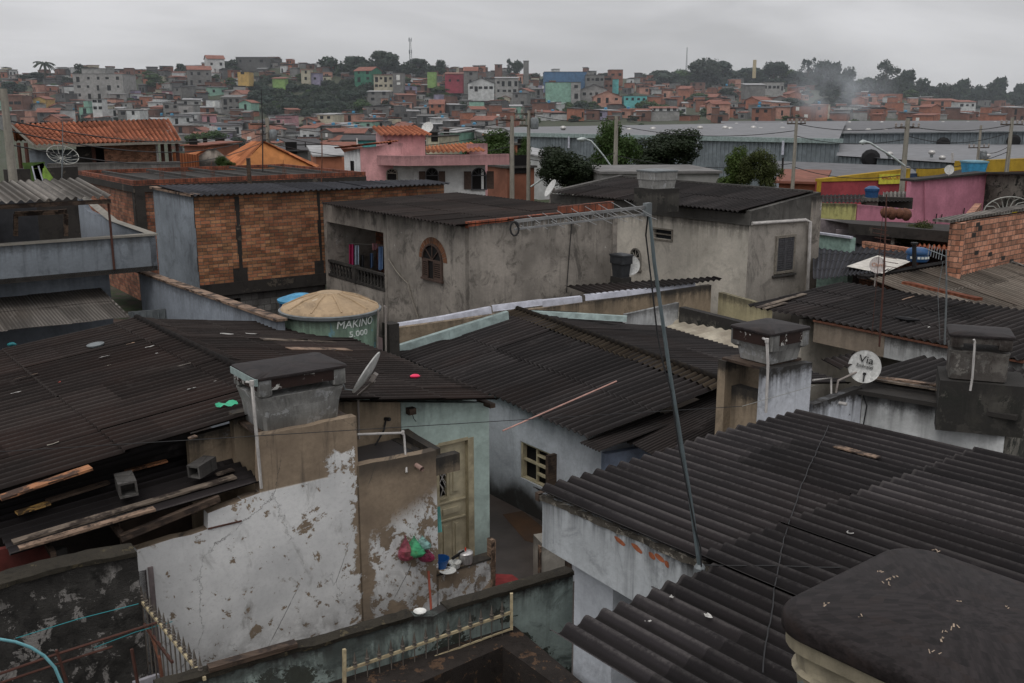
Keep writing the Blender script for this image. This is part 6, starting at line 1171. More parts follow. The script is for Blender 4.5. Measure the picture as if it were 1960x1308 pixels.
mb = MB(); lb(mb, flatp(E1) - e * .5, e, n, 1.2, 2.2, .9, 1.75, -1.72, -1.7); mb.build('window_pane', simple('dull_shutter', (.12, .11, .09), .7), rh)
plE = Plane(E1, 126, 0, 216, -.12); plE.eu = -ed; plE.ev = -su; plE.n = plE.eu.cross(plE.ev).normalized(); plE.n = plE.n if plE.n.z > 0 else -plE.n
plank(1450, 590, 1540, 563, .16, .015, M['plankgrey'], 'long faded tan strip on the long dark roof at left', z=.05, pl=plE, name='strip'); plank(1462, 592, 1505, 580, .12, .015, M['plankgrey'], 'short faded tan strip on the long dark roof', z=.05, pl=plE, name='strip')
for px, py, w, mt, lab in ((1738, 572, .5, 'planktan', 'thin pale stick on the long dark roof'), (1778, 628, .06, 'paper', 'white speck low on the long dark roof')):
 P = plE.hit(px, py, .05); mb = MB(); scrap(mb, P, plE.n, w, .04, math.radians(36)); tag(mb.build('scrap', M[mt]), lab, 'scrap')
P = plE.hit(1738, 612, .06); mb = MB(); mb.tube([P - ed * .3, P, P + ed * .28 + UP * .04], [.03, .06, .02], 6); tag(mb.build('rag', M['black']), 'dark curled rag lying on the long roof', 'rag')
mb = MB(); q = Z(1385, 585, 2.3); q2 = Z(1470, 640, 2.2); mw_ = [Z(1297, 575, 2.25), Z(1420, 600, 2.25), Z(1600, 612, 2.3), Z(1450, 583, 2.4)]
mb.wall(Z(1300, 588, 2.2), Z(1510, 640, 2.2), 0.0, 2.2, .2); tag(mb.build('wall', M['mould']), 'black-streaked parapet wall behind the grey box tank', 'wall')
mb = MB(); a_ = Z(1310, 600, 2.0); b_ = Z(1480, 645, 2.0); mb.bar(a_, b_, .16, .18); tag(mb.build('ledge', simple('pale_green_paint', (.42, .5, .33), .7)), 'pale green ledge in front of the black-streaked parapet', 'ledge')
mb = MB(); corr(mb, Z(1290, 596, 1.95), Z(1470, 655, 1.95), Z(1400, 690, 1.6), Z(1210, 612, 1.6), period=.3, amp=.02, sheet=2, rnd=random.Random(3)); tag(mb.build('pale_roof', simple('pale_peeling_roof', (.42, .38, .30), .8, sc=3, dirt=.6, dcol=(.15, .12, .09)), smooth=True), 'low pale peeling roof behind the middle roof', 'roof')
P = Y(1590, 695, 16); mb = MB(); corr(mb, P - uu * .3 + UP * .1, P + uu * .6 + UP * .08, P + uu * .6 - vv * .35, P - uu * .3 - vv * .35, sheet=2, rnd=random.Random(9)); tag(mb.build('awning', M['fib'], smooth=True), 'small corrugated awning between tower and round dish', 'awning')
fz = 3.1;
bR = thing('faded_roof_house', 'faded brown corrugated gable roof at the right edge', 'house', Y(1800, 560, 22))
Ra = Y(1895, 490, 30); La_ = Y(1650, 531, 26); low = az(-54, -.2) * 4.5
mb = MB(); P0_, P1_ = La_, Ra; corr(mb, P1_, P0_, P0_ + low, P1_ + low, sheet=1.8, rnd=random.Random(63)); mb.build('front_slope', M['fib_grey'] if 0 else fibro('faded_brown_sheets', (.10, .085, .07), (.2, .175, .15), (.03, .024, .02), warm=.5, wm=(.08, .055, .04)), bR, smooth=True)
mb = MB(); mb.bar(Ra, La_, .3, .08); mb.build('ridge_cap', M['fib'], bR); mb = MB(); mb.bar(Ra + UP * .03, Ra + low + UP * .03, .14, .05); mb.build('verge_strip', M['fib_grey'], bR)
mb = MB(); mb.bar(Y(1732, 541, 24.2), Y(1874, 573, 21.5), .18, .06); mb.build('clay_edging', M['tile'], bR)
mb = MB(); pA, pB = Y(1874, 578, 18.6), Y(2100, 640, 15); mb.prism([(p.x, p.y) for p in (La_ - low * .5, La_ + low * .9, Ra + low * .9, Ra - low * .5)], 0, 1.6); mb.build('wall', M['darkconc'], bR)
# terrain
def lerp_t(T, x):
 if x <= T[0][0]: return T[0][1]
 for (a, b), (c, d) in zip(T[:-1], T[1:]):
  if x <= c: return b + (d - b) * (x - a) / (c - a)
 return T[-1][1]
RIDGE = [(-400, 152), (0, 146), (150, 140), (300, 137), (420, 128), (560, 124), (640, 130), (760, 134), (880, 139), (1000, 146), (1200, 149), (1300, 163), (1420, 158), (1520, 163), (1640, 176), (1760, 190), (1960, 207), (2500, 212)]
BASE = [(-400, 305), (850, 300), (985, 262), (1100, 245), (2500, 238)]
YR = [(-400, 470), (600, 480), (1000, 520), (1400, 580), (2500, 640)]
YB = [(-400, 290), (900, 290), (1100, 310), (2500, 330)]
def row_z(y, row): v = (654 - row) / FP; return HC + y * (-SP + v * CP) / (CP + v * SP)
def terr_px(px, y):
 yb, yr = lerp_t(YB, px), lerp_t(YR, px); zb = row_z(yb, lerp_t(BASE, px)); zr = row_z(yr, lerp_t(RIDGE, px))
 if y <= 60: return -1.2
 if y <= yb: f = (y - 60) / (yb - 60); f = f * f * (3 - 2 * f); return -1.2 + (zb + 1.2) * f
 if y <= yr:
  f = (y - yb) / (yr - yb); r = lerp_t(BASE, px) + (lerp_t(RIDGE, px) - lerp_t(BASE, px)) * f ** .95; return row_z(y, r) + 1.0 * noise.noise(V3((px * .01, y * .02, 0)))
 return zr - (y - yr) * .05 + 1.5 * noise.noise(V3((px * .01, y * .01, 3)))
def xat(px, y, z=0): return (px - 980) / FP * (y * CP + (HC - z) * SP)
mb = MB(); rows = [-40, 0, 20, 40, 60, 80, 110, 140, 180, 220, 260] + list(range(290, 700, 15)) + [760, 900, 1200, 1800, 3000]; cols = list(range(-1400, 3500, 50)); G = []
for y in rows:
 g = []
 for px in cols:
  z = terr_px(px, y); x = xat(px, y, z) if y >= 40 else xat(px, 40) * 1.0
  g.append(V3((x, y, z)))
 G.append(g)
for i in range(len(rows) - 1):
 for j in range(len(cols) - 1): mb.face([G[i][j], G[i][j + 1], G[i + 1][j + 1], G[i + 1][j]])
o = struct('hillside', mb, plaster('hill_earth_and_scrub', (.07, .06, .045), grime=.4, streak=0, top=0, bot=0, under=(.04, .055, .025), peel=.8, var=.4), smooth=True)
# trees
def crown_mesh(name, seed, n, leaf, shape='round', mats=None, blobs=9):
 r = random.Random(seed); mb = MB(); B = []
 for k in range(blobs):
  if shape == 'umbrella': a = r.uniform(0, 6.28); q = r.uniform(0, .4); B.append((V3((q * math.cos(a), q * math.sin(a), .68 + r.uniform(-.22, .16) * (1 - q))), r.uniform(.15, .22)))
  elif shape == 'tall': h = r.uniform(.2, .92); a = r.uniform(0, 6.28); q = r.uniform(0, .3) * (1.25 - h); B.append((V3((q * math.cos(a), q * math.sin(a), h)), r.uniform(.13, .22)))
  elif shape == 'sparse': h = r.uniform(.45, .97); a = r.uniform(0, 6.28); q = r.uniform(.05, .36); B.append((V3((q * math.cos(a), q * math.sin(a), h)), r.uniform(.07, .12)))
  else: h = r.uniform(.24, .84); a = r.uniform(0, 6.28); q = r.uniform(.05, .36) * (1.12 - abs(h - .5)); B.append((V3((q * math.cos(a), q * math.sin(a), h)), r.uniform(.14, .22)))
 for k in range(n):
  c, rad = B[k % len(B)]
  d = V3((r.gauss(0, 1), r.gauss(0, 1), r.gauss(0, .8))).normalized(); p = c + d * rad * (r.uniform(.55, 1.1)); nrm = (d + V3((r.gauss(0, .5), r.gauss(0, .5), r.gauss(0, .5)))).normalized()
  x = nrm.cross(V3((r.gauss(0, 1), r.gauss(0, 1), r.gauss(0, 1)))).normalized(); y = nrm.cross(x); s = leaf * r.uniform(.6, 1.3); u0 = (p.x * 6 + c.x * 9, p.z * 6 + p.y * 3)
  mb.face([p - x * s * .5, p + y * s * .32, p + x * s * .5, p - y * s * .32], [u0] * 4)
 return mb.build(name, mats, loc=V3((0, 0, 0))), B
def trunk_mesh(B, r0=.03, mat=None):
 mb = MB(); mb.tube([V3((0, 0, -.05)), V3((.01, 0, .2)), V3((0, .01, .45)), V3((0, 0, .6))], [r0, r0 * .8, r0 * .6, r0 * .4], 7)
 for c, rad in B[:6]: s0 = V3((0, 0, min(.45, c.z * .6))); mb.tube([s0, (s0 + c) / 2 + V3((0, 0, -.02)), c], [r0 * .45, r0 * .3, r0 * .12], 5)
 return mb.build('trunk', mat or M['bark'], loc=V3((0, 0, 0)))
TT = {}
for key, (seed, n, leaf, shp, mt, bl) in {'far_a': (1, 2600, .095, 'round', 'leafdark', 9), 'far_b': (2, 2600, .095, 'round', 'leafblue', 8), 'far_c': (3, 2400, .09, 'tall', 'leafdark', 12), 'far_d': (4, 2800, .09, 'umbrella', 'leafblue', 16), 'far_e': (5, 1300, .06, 'sparse', 'leafblue', 18), 'far_f': (6, 2600, .095, 'round', 'leafmid', 9), 'near_a': (7, 15000, .04, 'round', 'leafdark', 20), 'near_b': (8, 15000, .04, 'round', 'leafmid', 20), 'near_c': (9, 8000, .045, 'tall', 'leafbright', 18), 'near_y': (10, 9000, .04, 'round', 'leafyel', 18)}.items():
 c, B = crown_mesh('crown', seed, n, leaf, shp, M[mt], bl); t = trunk_mesh(B); TT[key] = (c.data, t.data); bpy.data.objects.remove(c); bpy.data.objects.remove(t)
TREES = []
def tree(px, top, bot, wpx, y, key, label, group=None, mat=None, yaw=None):
 z0 = row_z(y, bot); h = row_z(y, top) - z0; w = wpx / FP * y * CP; x = xat(px, y, z0)
 e = thing('tree', label, 'tree', V3((x, y, z0)), group); e.rotation_euler.z = R.uniform(0, 6.28) if yaw is None else yaw; e.scale = (w / .82, w / .82, h)
 for nm, me in (('crown', TT[key][0]), ('trunk', TT[key][1])):
  o = bpy.data.objects.new(nm, me); COL.objects.link(o); o.parent = e
 TREES.append((px, (top + bot) / 2, e)); return e
SK = [(158, 119, 142, 26, 'far_a', 'small round tree on the far left skyline right of the palm'), (345, 122, 140, 18, 'far_b', 'small dark tree on the skyline left of the white gabled house'), (443, 111, 134, 27, 'far_a', 'round dark tree right beside the white gabled house on the crest'), (644, 101, 160, 56, 'far_a', 'broad dark tree, leftmost of the skyline wood'), (676, 107, 150, 50, 'far_b', 'dark tree second from left in the skyline wood'), (703, 105, 150, 44, 'far_a', 'dark tree third from left in the skyline wood'), (731, 97, 152, 62, 'far_b', 'tallest domed tree of the skyline wood'), (762, 106, 152, 52, 'far_a', 'dark tree just left of the telecom mast'), (800, 112, 142, 50, 'far_b', 'hazy tree just right of the telecom mast'), (842, 112, 138, 30, 'far_a', 'round lone dark tree right of the telecom mast'), (975, 114, 148, 16, 'far_e', 'thin wispy tree on the skyline left of the concrete tower'), (991, 116, 148, 20, 'far_d', 'small umbrella tree on the skyline beside the concrete tower'), (1018, 138, 156, 32, 'far_a', 'dark bush tree right of the concrete tower'),
      (1345, 112, 170, 60, 'far_d', 'hazy broad tree right of the thin lattice mast'), (1383, 116, 170, 66, 'far_b', 'hazy broad tree left of the tall chimney'), (1318, 134, 176, 70, 'far_a', 'dark low tree below the thin lattice mast'), (1275, 140, 172, 70, 'far_b', 'dark low tree left of the thin lattice mast'), (1480, 118, 150, 38, 'far_d', 'umbrella-crowned tree right of the tall chimney'), (1453, 134, 152, 16, 'far_a', 'small tree at the foot of the tall chimney'), (1520, 136, 166, 40, 'far_b', 'hazy tree between the umbrella tree and the eucalyptus row'), (1545, 113, 158, 32, 'far_e', 'thin sparse eucalyptus on the right skyline'), (1572, 115, 170, 26, 'far_d', 'flat-topped eucalyptus on the right skyline'), (1592, 122, 180, 40, 'far_c', 'dark eucalyptus in the middle of the right skyline row'), (1555, 136, 180, 44, 'far_a', 'dark rounded tree under the sparse eucalyptus'), (1621, 121, 184, 42, 'far_a', 'tall domed eucalyptus at the right end of the row'), (1655, 148, 186, 34, 'far_b', 'low hazy tree before the tallest eucalyptus'), (1692, 118, 202, 56, 'far_e', 'ragged-topped tallest eucalyptus at right'), (1697, 136, 204, 50, 'far_a', 'dark tree under the ragged eucalyptus'), (1728, 137, 206, 50, 'far_c', 'dark eucalyptus right of the ragged one'), (1752, 142, 206, 42, 'far_a', 'dark eucalyptus with gaps of sky, right of the pair'), (1772, 164, 206, 34, 'far_b', 'low tree at the right foot of the eucalyptus clump'), (1806, 154, 206, 52, 'far_a', 'rounded green-topped tree right of the eucalyptus clump'), (1836, 154, 208, 42, 'far_c', 'pointed dark tree beside the rounded green-topped one'), (1868, 163, 205, 28, 'far_d', 'small pale umbrella tree near the right edge'), (1904, 151, 216, 46, 'far_c', 'tall dark tree near the right edge'), (1880, 176, 216, 36, 'far_a', 'low dark tree left of the tall one near the right edge'), (1934, 172, 220, 40, 'far_a', 'dark bushy tree at the right edge below the tall one'), (1955, 158, 222, 44, 'far_b', 'hazy tree cut by the right edge')]
for px, a, b, w, k, lab in SK: tree(px, a - 1, b + 10, w * 1.22, lerp_t(YR, px) - 15, k, lab)
for (px, a, b, w, k, y, lab) in ((300, 141, 168, 38, 'far_f', 430, 'green tree among houses below the left skyline'), (22, 155, 186, 42, 'far_b', 420, 'dark tree at the far left edge of the hill'), (1600, 166, 208, 84, 'far_a', 470, 'broad dark dome tree above the smoke'), (1506, 186, 228, 62, 'far_b', 380, 'hazy dark tree left of the smoke'), (70, 138, 158, 60, 'far_b', 460, 'dark tree at the foot of the palm'), (880, 190, 236, 34, 'far_a', 380, 'dark tree left of the mint row house'), (1275, 200, 228, 40, 'far_f', 390, 'grey-green tree right of the wooded belt'), (1350, 205, 236, 60, 'far_f', 380, 'green tree above the warehouse left end'), (1395, 168, 190, 44, 'far_b', 470, 'hazy green tree left of the grey hall with square windows'), (1330, 178, 198, 50, 'far_f', 450, 'hazy green slope tree below the dark skyline trees'), (700, 190, 232, 50, 'far_f', 380, 'green tree at the right end of the dark wood'), (770, 172, 196, 50, 'far_f', 430, 'green bush tree below the lime house'), (850, 165, 190, 60, 'far_f', 430, 'olive green tree on the slope right of centre'), (905, 168, 194, 50, 'far_a', 440, 'dark bush tree on the slope below the white row'), (720, 158, 180, 34, 'far_b', 440, 'dark tree right of the green gabled house'), (1740, 172, 190, 36, 'far_f', 520, 'low bush tree under the eucalyptus clump'), (1245, 178, 200, 34, 'far_a', 450, 'dark tree right of the turquoise terrace'), (1480, 150, 172, 40, 'far_b', 540, 'hazy low tree behind the grey hall'), (610, 262, 292, 44, 'far_a', 300, 'dark rounded tree right of the teal-windowed house'), (375, 255, 290, 50, 'far_f', 260, 'green bush right of the tiled roof house'), (415, 250, 286, 60, 'far_f', 270, 'olive bush in the valley behind the orange gable'), (450, 262, 290, 44, 'far_b', 280, 'dark bush in the valley'), (1680, 196, 214, 32, 'far_f', 480, 'small green tree among the brick houses at right')):
 tree(px, a, b, w, y, k, lab)
def fill(poly, n, lab, grp, keys, s0, s1, y0, y1, seed):
 r = random.Random(seed); k = 0
 x0, x1 = min(p[0] for p in poly), max(p[0] for p in poly); r0, r1 = min(p[1] for p in poly), max(p[1] for p in poly); cand = []
 while len(cand) < n:
  x, q = r.uniform(x0, x1), r.uniform(r0, r1); ins = False
  for i in range(len(poly)):
   (ax, ay), (bx, by) = poly[i], poly[i - 1]
   if (ay > q) != (by > q) and x < (bx - ax) * (q - ay) / (by - ay) + ax: ins = not ins
  if ins and all(abs(x - c[0]) > 13 or abs(q - c[1]) > 9 for c in cand): cand.append((x, q))
  k += 1
  if k > 9000: break
 for x, q in cand:
  f = (q - r0) / (r1 - r0); y = y1 + (y0 - y1) * f; s = r.uniform(s0, s1); tree(x, q - s * .55, q + s * .5, s * 1.25, y, r.choice(keys), lab, grp)
fill([(490, 165), (540, 158), (560, 175), (600, 168), (700, 168), (705, 200), (660, 235), (560, 232), (500, 205)], 60, 'dark dense tree of the wood on the slope left of centre', 'trees of the slope wood', ['far_a', 'far_b', 'far_a'], 34, 48, 360, 450, 5)
fill([(1070, 195), (1200, 192), (1255, 205), (1250, 224), (1160, 228), (1075, 222)], 20, 'dark tree of the wooded belt below the mint hall', 'trees of the belt below the mint hall', ['far_a', 'far_b', 'far_f'], 26, 36, 370, 430, 6)
fill([(1560, 200), (1640, 196), (1640, 214), (1560, 214)], 4, 'dark low tree beside the smoke on the right slope', 'trees beside the smoke', ['far_a'], 22, 30, 420, 450, 7)
NT_ = [(1172, 226, 345, 92, 78, 'near_b', 'tall leafy tree behind the lamp pole before the warehouse'), (1088, 278, 372, 128, 62, 'near_a', 'broad dark tree left of the lamp pole, before the warehouse'), (1275, 244, 335, 130, 84, 'near_a', 'broad dark tree right of the lamp pole, before the warehouse'), (1408, 278, 372, 74, 56, 'near_c', 'bright pointed bushy tree, left one of the pair above the beige house'), (1455, 284, 372, 78, 55, 'near_y', 'olive bushy tree, right one of the pair above the beige house'), (945, 246, 330, 96, 84, 'near_b', 'bright green tree rising behind the pink house'), (1000, 262, 330, 40, 82, 'near_b', 'small green tree between the two concrete poles'), (429, 298, 330, 40, 52, 'near_b', 'small round green bush behind the unfinished building'), (1745, 424, 490, 84, 33, 'near_y', 'thin olive sapling before the dull grey porch')]
for px, a, b, w, y, k, lab in NT_: tree(px, a, b, w, y, k, lab)
for i in range(34):
 px = rg0_ = 1245 + i * 21.5; s_ = 24 + (i * 37 % 17); t_ = lerp_t(RIDGE, px); tree(px, t_ - s_ * .8 - 3, t_ + 10, s_ * 1.9, lerp_t(YR, px) - 8, ('far_a', 'far_b', 'far_a', 'far_f')[i % 4], 'low dark tree in the line along the right skyline', 'low trees along the right skyline')
y_ = 455; pz0 = row_z(y_, 150); pz1 = row_z(y_, 122); px_ = xat(87, y_, pz0); pl_ = thing('palm_tree', 'feathery palm tree standing on the far left skyline', 'tree', V3((px_, y_, pz0)))
mb = MB(); mb.tube([V3((px_, y_, pz0)), V3((px_ + .2, y_, (pz0 + pz1) / 2)), V3((px_, y_, pz1))], [.5, .4, .35], 7); mb.build('trunk', M['bark'], pl_)
mb = MB(); r_ = random.Random(4)
for k in range(20):
 a = k * 2.4; d = V3((math.cos(a), math.sin(a), 0)); up0 = .2 + .8 * (k % 5) / 4; P0 = V3((px_, y_, pz1)); prev = P0
 for i in range(1, 8):
  f = i / 7; P1 = P0 + d * 4.6 * f * (1 - .25 * up0 * 0) + UP * (up0 * 3.6 * f - 4.2 * f * f * (1 - .25 * up0)); x = d.cross(UP) * (.75 * (1 - f * .7))
  mb.face([prev, P1, P1 + x - UP * .5, prev + x - UP * .5]); mb.face([prev, prev - x - UP * .5, P1 - x - UP * .5, P1]); prev = P1
mb.build('crown', M['leafdark'], pl_)
# hillside houses
HM = {}
def hm(k, c, **kw):
 g_ = sum(c) / 3; c = tuple((x * .92 + g_ * .08) * .88 for x in c); HM[k] = simple('hill_' + k, c, .85, dirt=.6, sc=.9, dcol=tuple(x * .45 for x in c), var=.2, **kw); return HM[k]
for k, c in {'brick': (.25, .095, .055), 'dull_brick': (.17, .08, .055), 'orange_brick': (.36, .13, .07), 'grey': (.17, .165, .155), 'dark_grey': (.10, .098, .095), 'pale_grey': (.29, .285, .27), 'white': (.52, .53, .52), 'cream': (.45, .41, .30), 'yellow': (.5, .32, .08), 'lime': (.22, .36, .10), 'green': (.03, .17, .10), 'mint': (.22, .40, .31), 'turquoise': (.10, .42, .42), 'blue': (.06, .15, .28), 'pink': (.45, .22, .24), 'red': (.33, .035, .06), 'lilac': (.28, .25, .36), 'salmon': (.48, .24, .17)}.items(): hm(k, c)
RT = {'tile': simple('hill_tile_roof', (.2, .08, .055), .85, sc=1.2, dirt=.5, dcol=(.12, .045, .03)), 'sheet': simple('hill_sheet_roof', (.15, .145, .14), .8, sc=1.0, dirt=.4), 'dark': simple('hill_dark_roof', (.055, .053, .055), .8, sc=1.0, dirt=.3), 'pale': simple('hill_pale_roof', (.3, .3, .3), .7, sc=1.0, dirt=.3, dcol=(.2, .2, .2)), 'slab': M['conc']}
mb = MB(); mb.box(V3((0, 0, 0)), V3((1, 0, 0)), V3((0, 1, 0)), UP, -.5, .5, -.04, .0, -.5, .5); wo_ = mb.build('window', M['dark'], loc=V3((0, 0, 0))); WMESH = wo_.data; bpy.data.objects.remove(wo_)
mb = MB(); mb.box(V3((0, 0, 0)), V3((1, 0, 0)), V3((0, 1, 0)), UP, -.5, .5, -.04, .0, -.5, .5); wo_ = mb.build('window', M['whiteen'], loc=V3((0, 0, 0))); WMESH2 = wo_.data; bpy.data.objects.remove(wo_)
HOUSES = []
ROOFW = {'tile': 'tiled roof', 'sheet': 'grey sheet roof', 'dark': 'dark roof', 'pale': 'pale sheet roof', 'slab': 'flat slab roof'}
def hill_house(px, row, y, w, d, h, yaw, wk, rk, rf='shed', label=None, seed=0, nwin=None, base=3.5, step=None, wside=None, name='hillside_house'):
 r = random.Random(seed); z0 = row_z(y, row); x = xat(px, y, z0)
 e = thing(name, label or '', 'house' if name != 'building' else 'building', V3((x, y, z0))); a = math.radians(yaw)
 ex = V3((math.cos(a), math.sin(a), 0)); ey = V3((-ex.y, ex.x, 0)); P = V3((x, y, z0)); oh = .35
 hl = h; mb = MB(); mb.box(P, ex, ey, UP, -w / 2, w / 2, 0, d, -base, h)
 if step: mb.box(P, ex, ey, UP, -w / 2 + step[0], -w / 2 + step[0] + step[1], d * .3, d + .02, h - .01, h + step[2])
 for f in mb.f: pass
 if rf == 'gable' or rf == 'gablef':
  rh = (w if rf == 'gablef' else d) * .2
  if rf == 'gablef': mb.face([P + ex * -w / 2 + UP * h, P + ex * w / 2 + UP * h, P + UP * (h + rh)]); mb.face([P + ey * d + ex * w / 2 + UP * h, P + ey * d + ex * -w / 2 + UP * h, P + ey * d + UP * (h + rh)])
  else:
   for s in (-1, 1): q = P + ex * (s * w / 2); mb.face([q + UP * h, q + ey * d + UP * h, q + ey * d / 2 + UP * (h + rh)])
 mb.build('wall', HM[wk], e)
 mb = MB(); th = .14
 def slab(a_, b_, c_, d_):
  t = [p + UP * th for p in (a_, b_, c_, d_)]; bq = [a_, b_, c_, d_]; mb.face(t); mb.face(bq[::-1])
  for i in range(4): j = (i + 1) % 4; mb.face([bq[i], bq[j], t[j], t[i]])
 g = lambda u, v, z: P + ex * u + ey * v + UP * z
 if rf == 'shed': s_ = r.choice((-1, 1)) * r.uniform(.03, .12); za, zb = (h, h + abs(s_) * d);
 if rf == 'shed': slab(g(-w / 2 - oh, -oh, h + .02), g(w / 2 + oh, -oh, h + .02), g(w / 2 + oh, d + oh, h + .02 + abs(s_) * d), g(-w / 2 - oh, d + oh, h + .02 + abs(s_) * d))
 elif rf == 'flat': slab(g(-w / 2 - .15, -.15, h + .01), g(w / 2 + .15, -.15, h + .01), g(w / 2 + .15, d + .15, h + .01), g(-w / 2 - .15, d + .15, h + .01))
 elif rf == 'gable': slab(g(-w / 2 - oh, -oh, h - .08), g(w / 2 + oh, -oh, h - .08), g(w / 2 + oh, d / 2, h + rh + .01), g(-w / 2 - oh, d / 2, h + rh + .01)); slab(g(w / 2 + oh, d + oh, h - .08), g(-w / 2 - oh, d + oh, h - .08), g(-w / 2 - oh, d / 2 + .01, h + rh + .01), g(w / 2 + oh, d / 2 + .01, h + rh + .01))
 elif rf == 'gablef': slab(g(-w / 2 - oh, d + oh, h - .08), g(-w / 2 - oh, -oh, h - .08), g(0, -oh, h + rh + .01), g(0, d + oh, h + rh + .01)); slab(g(w / 2 + oh, -oh, h - .08), g(w / 2 + oh, d + oh, h - .08), g(.01, d + oh, h + rh + .01), g(.01, -oh, h + rh + .01))
 if step: slab(g(-w / 2 + step[0] - .2, d * .3 - .2, h + step[2]), g(-w / 2 + step[0] + step[1] + .2, d * .3 - .2, h + step[2]), g(-w / 2 + step[0] + step[1] + .2, d + .3, h + step[2] + .2), g(-w / 2 + step[0] - .2, d + .3, h + step[2] + .2))
 mb.build('roof', RT[rk], e)
 nf = max(1, round(h / 2.9)); nw = nwin if nwin is not None else max(1, int(w / 3)); wm = WMESH2 if r.random() < .12 and w < 9 else WMESH
 for fl in range(nf):
  for k in range(nw):
   if nwin is None and r.random() < .25: continue
   o = bpy.data.objects.new('window', wm); COL.objects.link(o); o.parent = e
   ww = r.uniform(.8, 1.5); hh = r.uniform(.8, 1.3) if r.random() < .75 else 2.0
   q = ex * ((k + .5) / nw * w - w / 2 + r.uniform(-.3, .3)) + UP * (h / nf * fl + (1.6 if hh < 1.9 else 1.1)); o.location = q; o.rotation_euler.z = a; o.scale = (ww, 1.5, hh)
 sd = 1 if yaw > 0 else -1                                     # the flank turned to the camera
 if abs(yaw) > 12 and nwin is None:
  for fl in range(nf):
   if r.random() < .6:
    o = bpy.data.objects.new('window', wm); COL.objects.link(o); o.parent = e; o.location = ex * (-w / 2 if yaw < 0 else w / 2) * 1.0 + ey * d * r.uniform(.3, .7) + UP * (h / nf * fl + 1.6); o.rotation_euler.z = a + (math.pi / 2 if yaw > 0 else -math.pi / 2); o.scale = (r.uniform(.7, 1.2), 1.5, 1.0)
 if r.random() < .22 and rf in ('flat', 'shed') and y < 520 and label is None:
  mb = MB(); q = P + ex * r.uniform(-w / 3, w / 3) + ey * d * .6 + UP * (h + .1); mb.lathe(q, [(.45, 0), (.6, .75), (.62, .8), (.25, 1.0)], 10); mb.build('roof_tank', M['bluetank2'], e)
 HOUSES.append([px, row - h / y * FP / 2, e, wk, rk, nf, w, label is not None]); return e
LM = []
def lm(px0, px1, rt, rb, y, wk, rk, rf, lab, d=8, yaw=0, nwin=None, short=None, **k):
 w = (px1 - px0) / FP * y * CP; h = row_z(y, rt) - row_z(y, rb); hill_house((px0 + px1) / 2, rb, y, w, d, h, yaw, wk, rk, rf, lab, seed=int(px0 * 7 + rt), nwin=nwin, **k)
 LM.append(((px0 + px1) / 2, (rt + rb) / 2, short or lab.split(' with ')[0], (px1 - px0)))
lm(146, 241, 142, 222, 400, 'pale_grey', 'slab', 'flat', 'tall bare grey concrete block with long slot windows on the left slope', d=14, nwin=5, short='the tall grey block', name='building', step=(2, 9, 2.2))
lm(64, 88, 190, 204, 380, 'yellow', 'tile', 'gablef', 'mustard yellow gabled house left of the tall grey block', nwin=0, short='the mustard house')
lm(0, 44, 183, 206, 370, 'dull_brick', 'tile', 'shed', 'brown hall with five pale windows at the far left edge', nwin=5, short='the brown hall')
lm(178, 196, 190, 216, 350, 'white', 'slab', 'flat', 'narrow pale blue-white tower house before the tall grey block', nwin=2, d=5, short='the narrow white tower')
lm(243, 268, 212, 226, 340, 'white', 'slab', 'flat', 'small white cube house above the tiled roof', nwin=1, short='the white cube')
lm(315, 344, 199, 242, 360, 'grey', 'slab', 'flat', 'tall dark grey house, left one of the tall pair', nwin=2, short='the tall grey pair'); lm(344, 372, 202, 242, 360, 'pale_grey', 'slab', 'flat', 'tall pale grey house, right one of the tall pair', nwin=1, short='the tall grey pair')
lm(398, 430, 113, 130, 455, 'white', 'tile', 'gable', 'white gabled house standing out on the left crest', yaw=25, short='the white crest house', nwin=2)
lm(452, 510, 110, 124, 465, 'dark_grey', 'sheet', 'shed', 'long dark shed with grey roof on the crest right of the white house', short='the long crest shed', nwin=3)
lm(362, 405, 134, 164, 430, 'grey', 'tile', 'gable', 'unrendered grey two-storey house with red roof below the crest', yaw=20, short='the red-roofed grey house')
lm(455, 476, 138, 148, 420, 'yellow', 'slab', 'flat', 'small yellow house below the long crest shed', nwin=1, short='the small yellow house')
lm(522, 546, 151, 168, 420, 'lime', 'tile', 'shed', 'bright lime green house at the top of the slope wood', nwin=0, short='the lime house', d=6)
lm(577, 594, 134, 158, 430, 'cream', 'tile', 'shed', 'tall narrow cream house above the slope wood', nwin=1, d=6, short='the narrow cream house'); lm(595, 612, 140, 158, 432, 'lilac', 'tile', 'shed', 'mauve house with terrace beside the narrow cream house', nwin=1, short='the mauve house')
lm(425, 462, 187, 216, 370, 'grey', 'sheet', 'shed', 'grey stacked house with pale turquoise balcony mid slope', nwin=3, short='the stacked grey house')
lm(395, 422, 192, 205, 380, 'white', 'slab', 'flat', 'pale cream flat house mid slope left of the stacked grey one', nwin=1, short='the pale flat house')
lm(396, 428, 224, 240, 350, 'pale_grey', 'pale', 'flat', 'plain pale wall house low on the left slope', nwin=0, short='the plain pale wall')
lm(575, 605, 246, 272, 310, 'white', 'tile', 'shed', 'white house with teal framed balcony in the valley', nwin=2, short='the teal balcony house')
lm(463, 490, 250, 276, 300, 'salmon', 'slab', 'flat', 'salmon two-storey house above the orange gable', nwin=1, short='the salmon house')
lm(476, 494, 236, 248, 320, 'orange_brick', 'slab', 'flat', 'small orange brick cube low on the left slope', nwin=0, short='the orange cube')
lm(588, 640, 227, 240, 350, 'pale_grey', 'pale', 'shed', 'long low pale hall below the slope wood', nwin=0, short='the long pale hall')
lm(676, 714, 136, 158, 430, 'green', 'tile', 'gable', 'deep green gabled house with orange roof below the skyline wood', yaw=-25, short='the green gabled house', nwin=2)
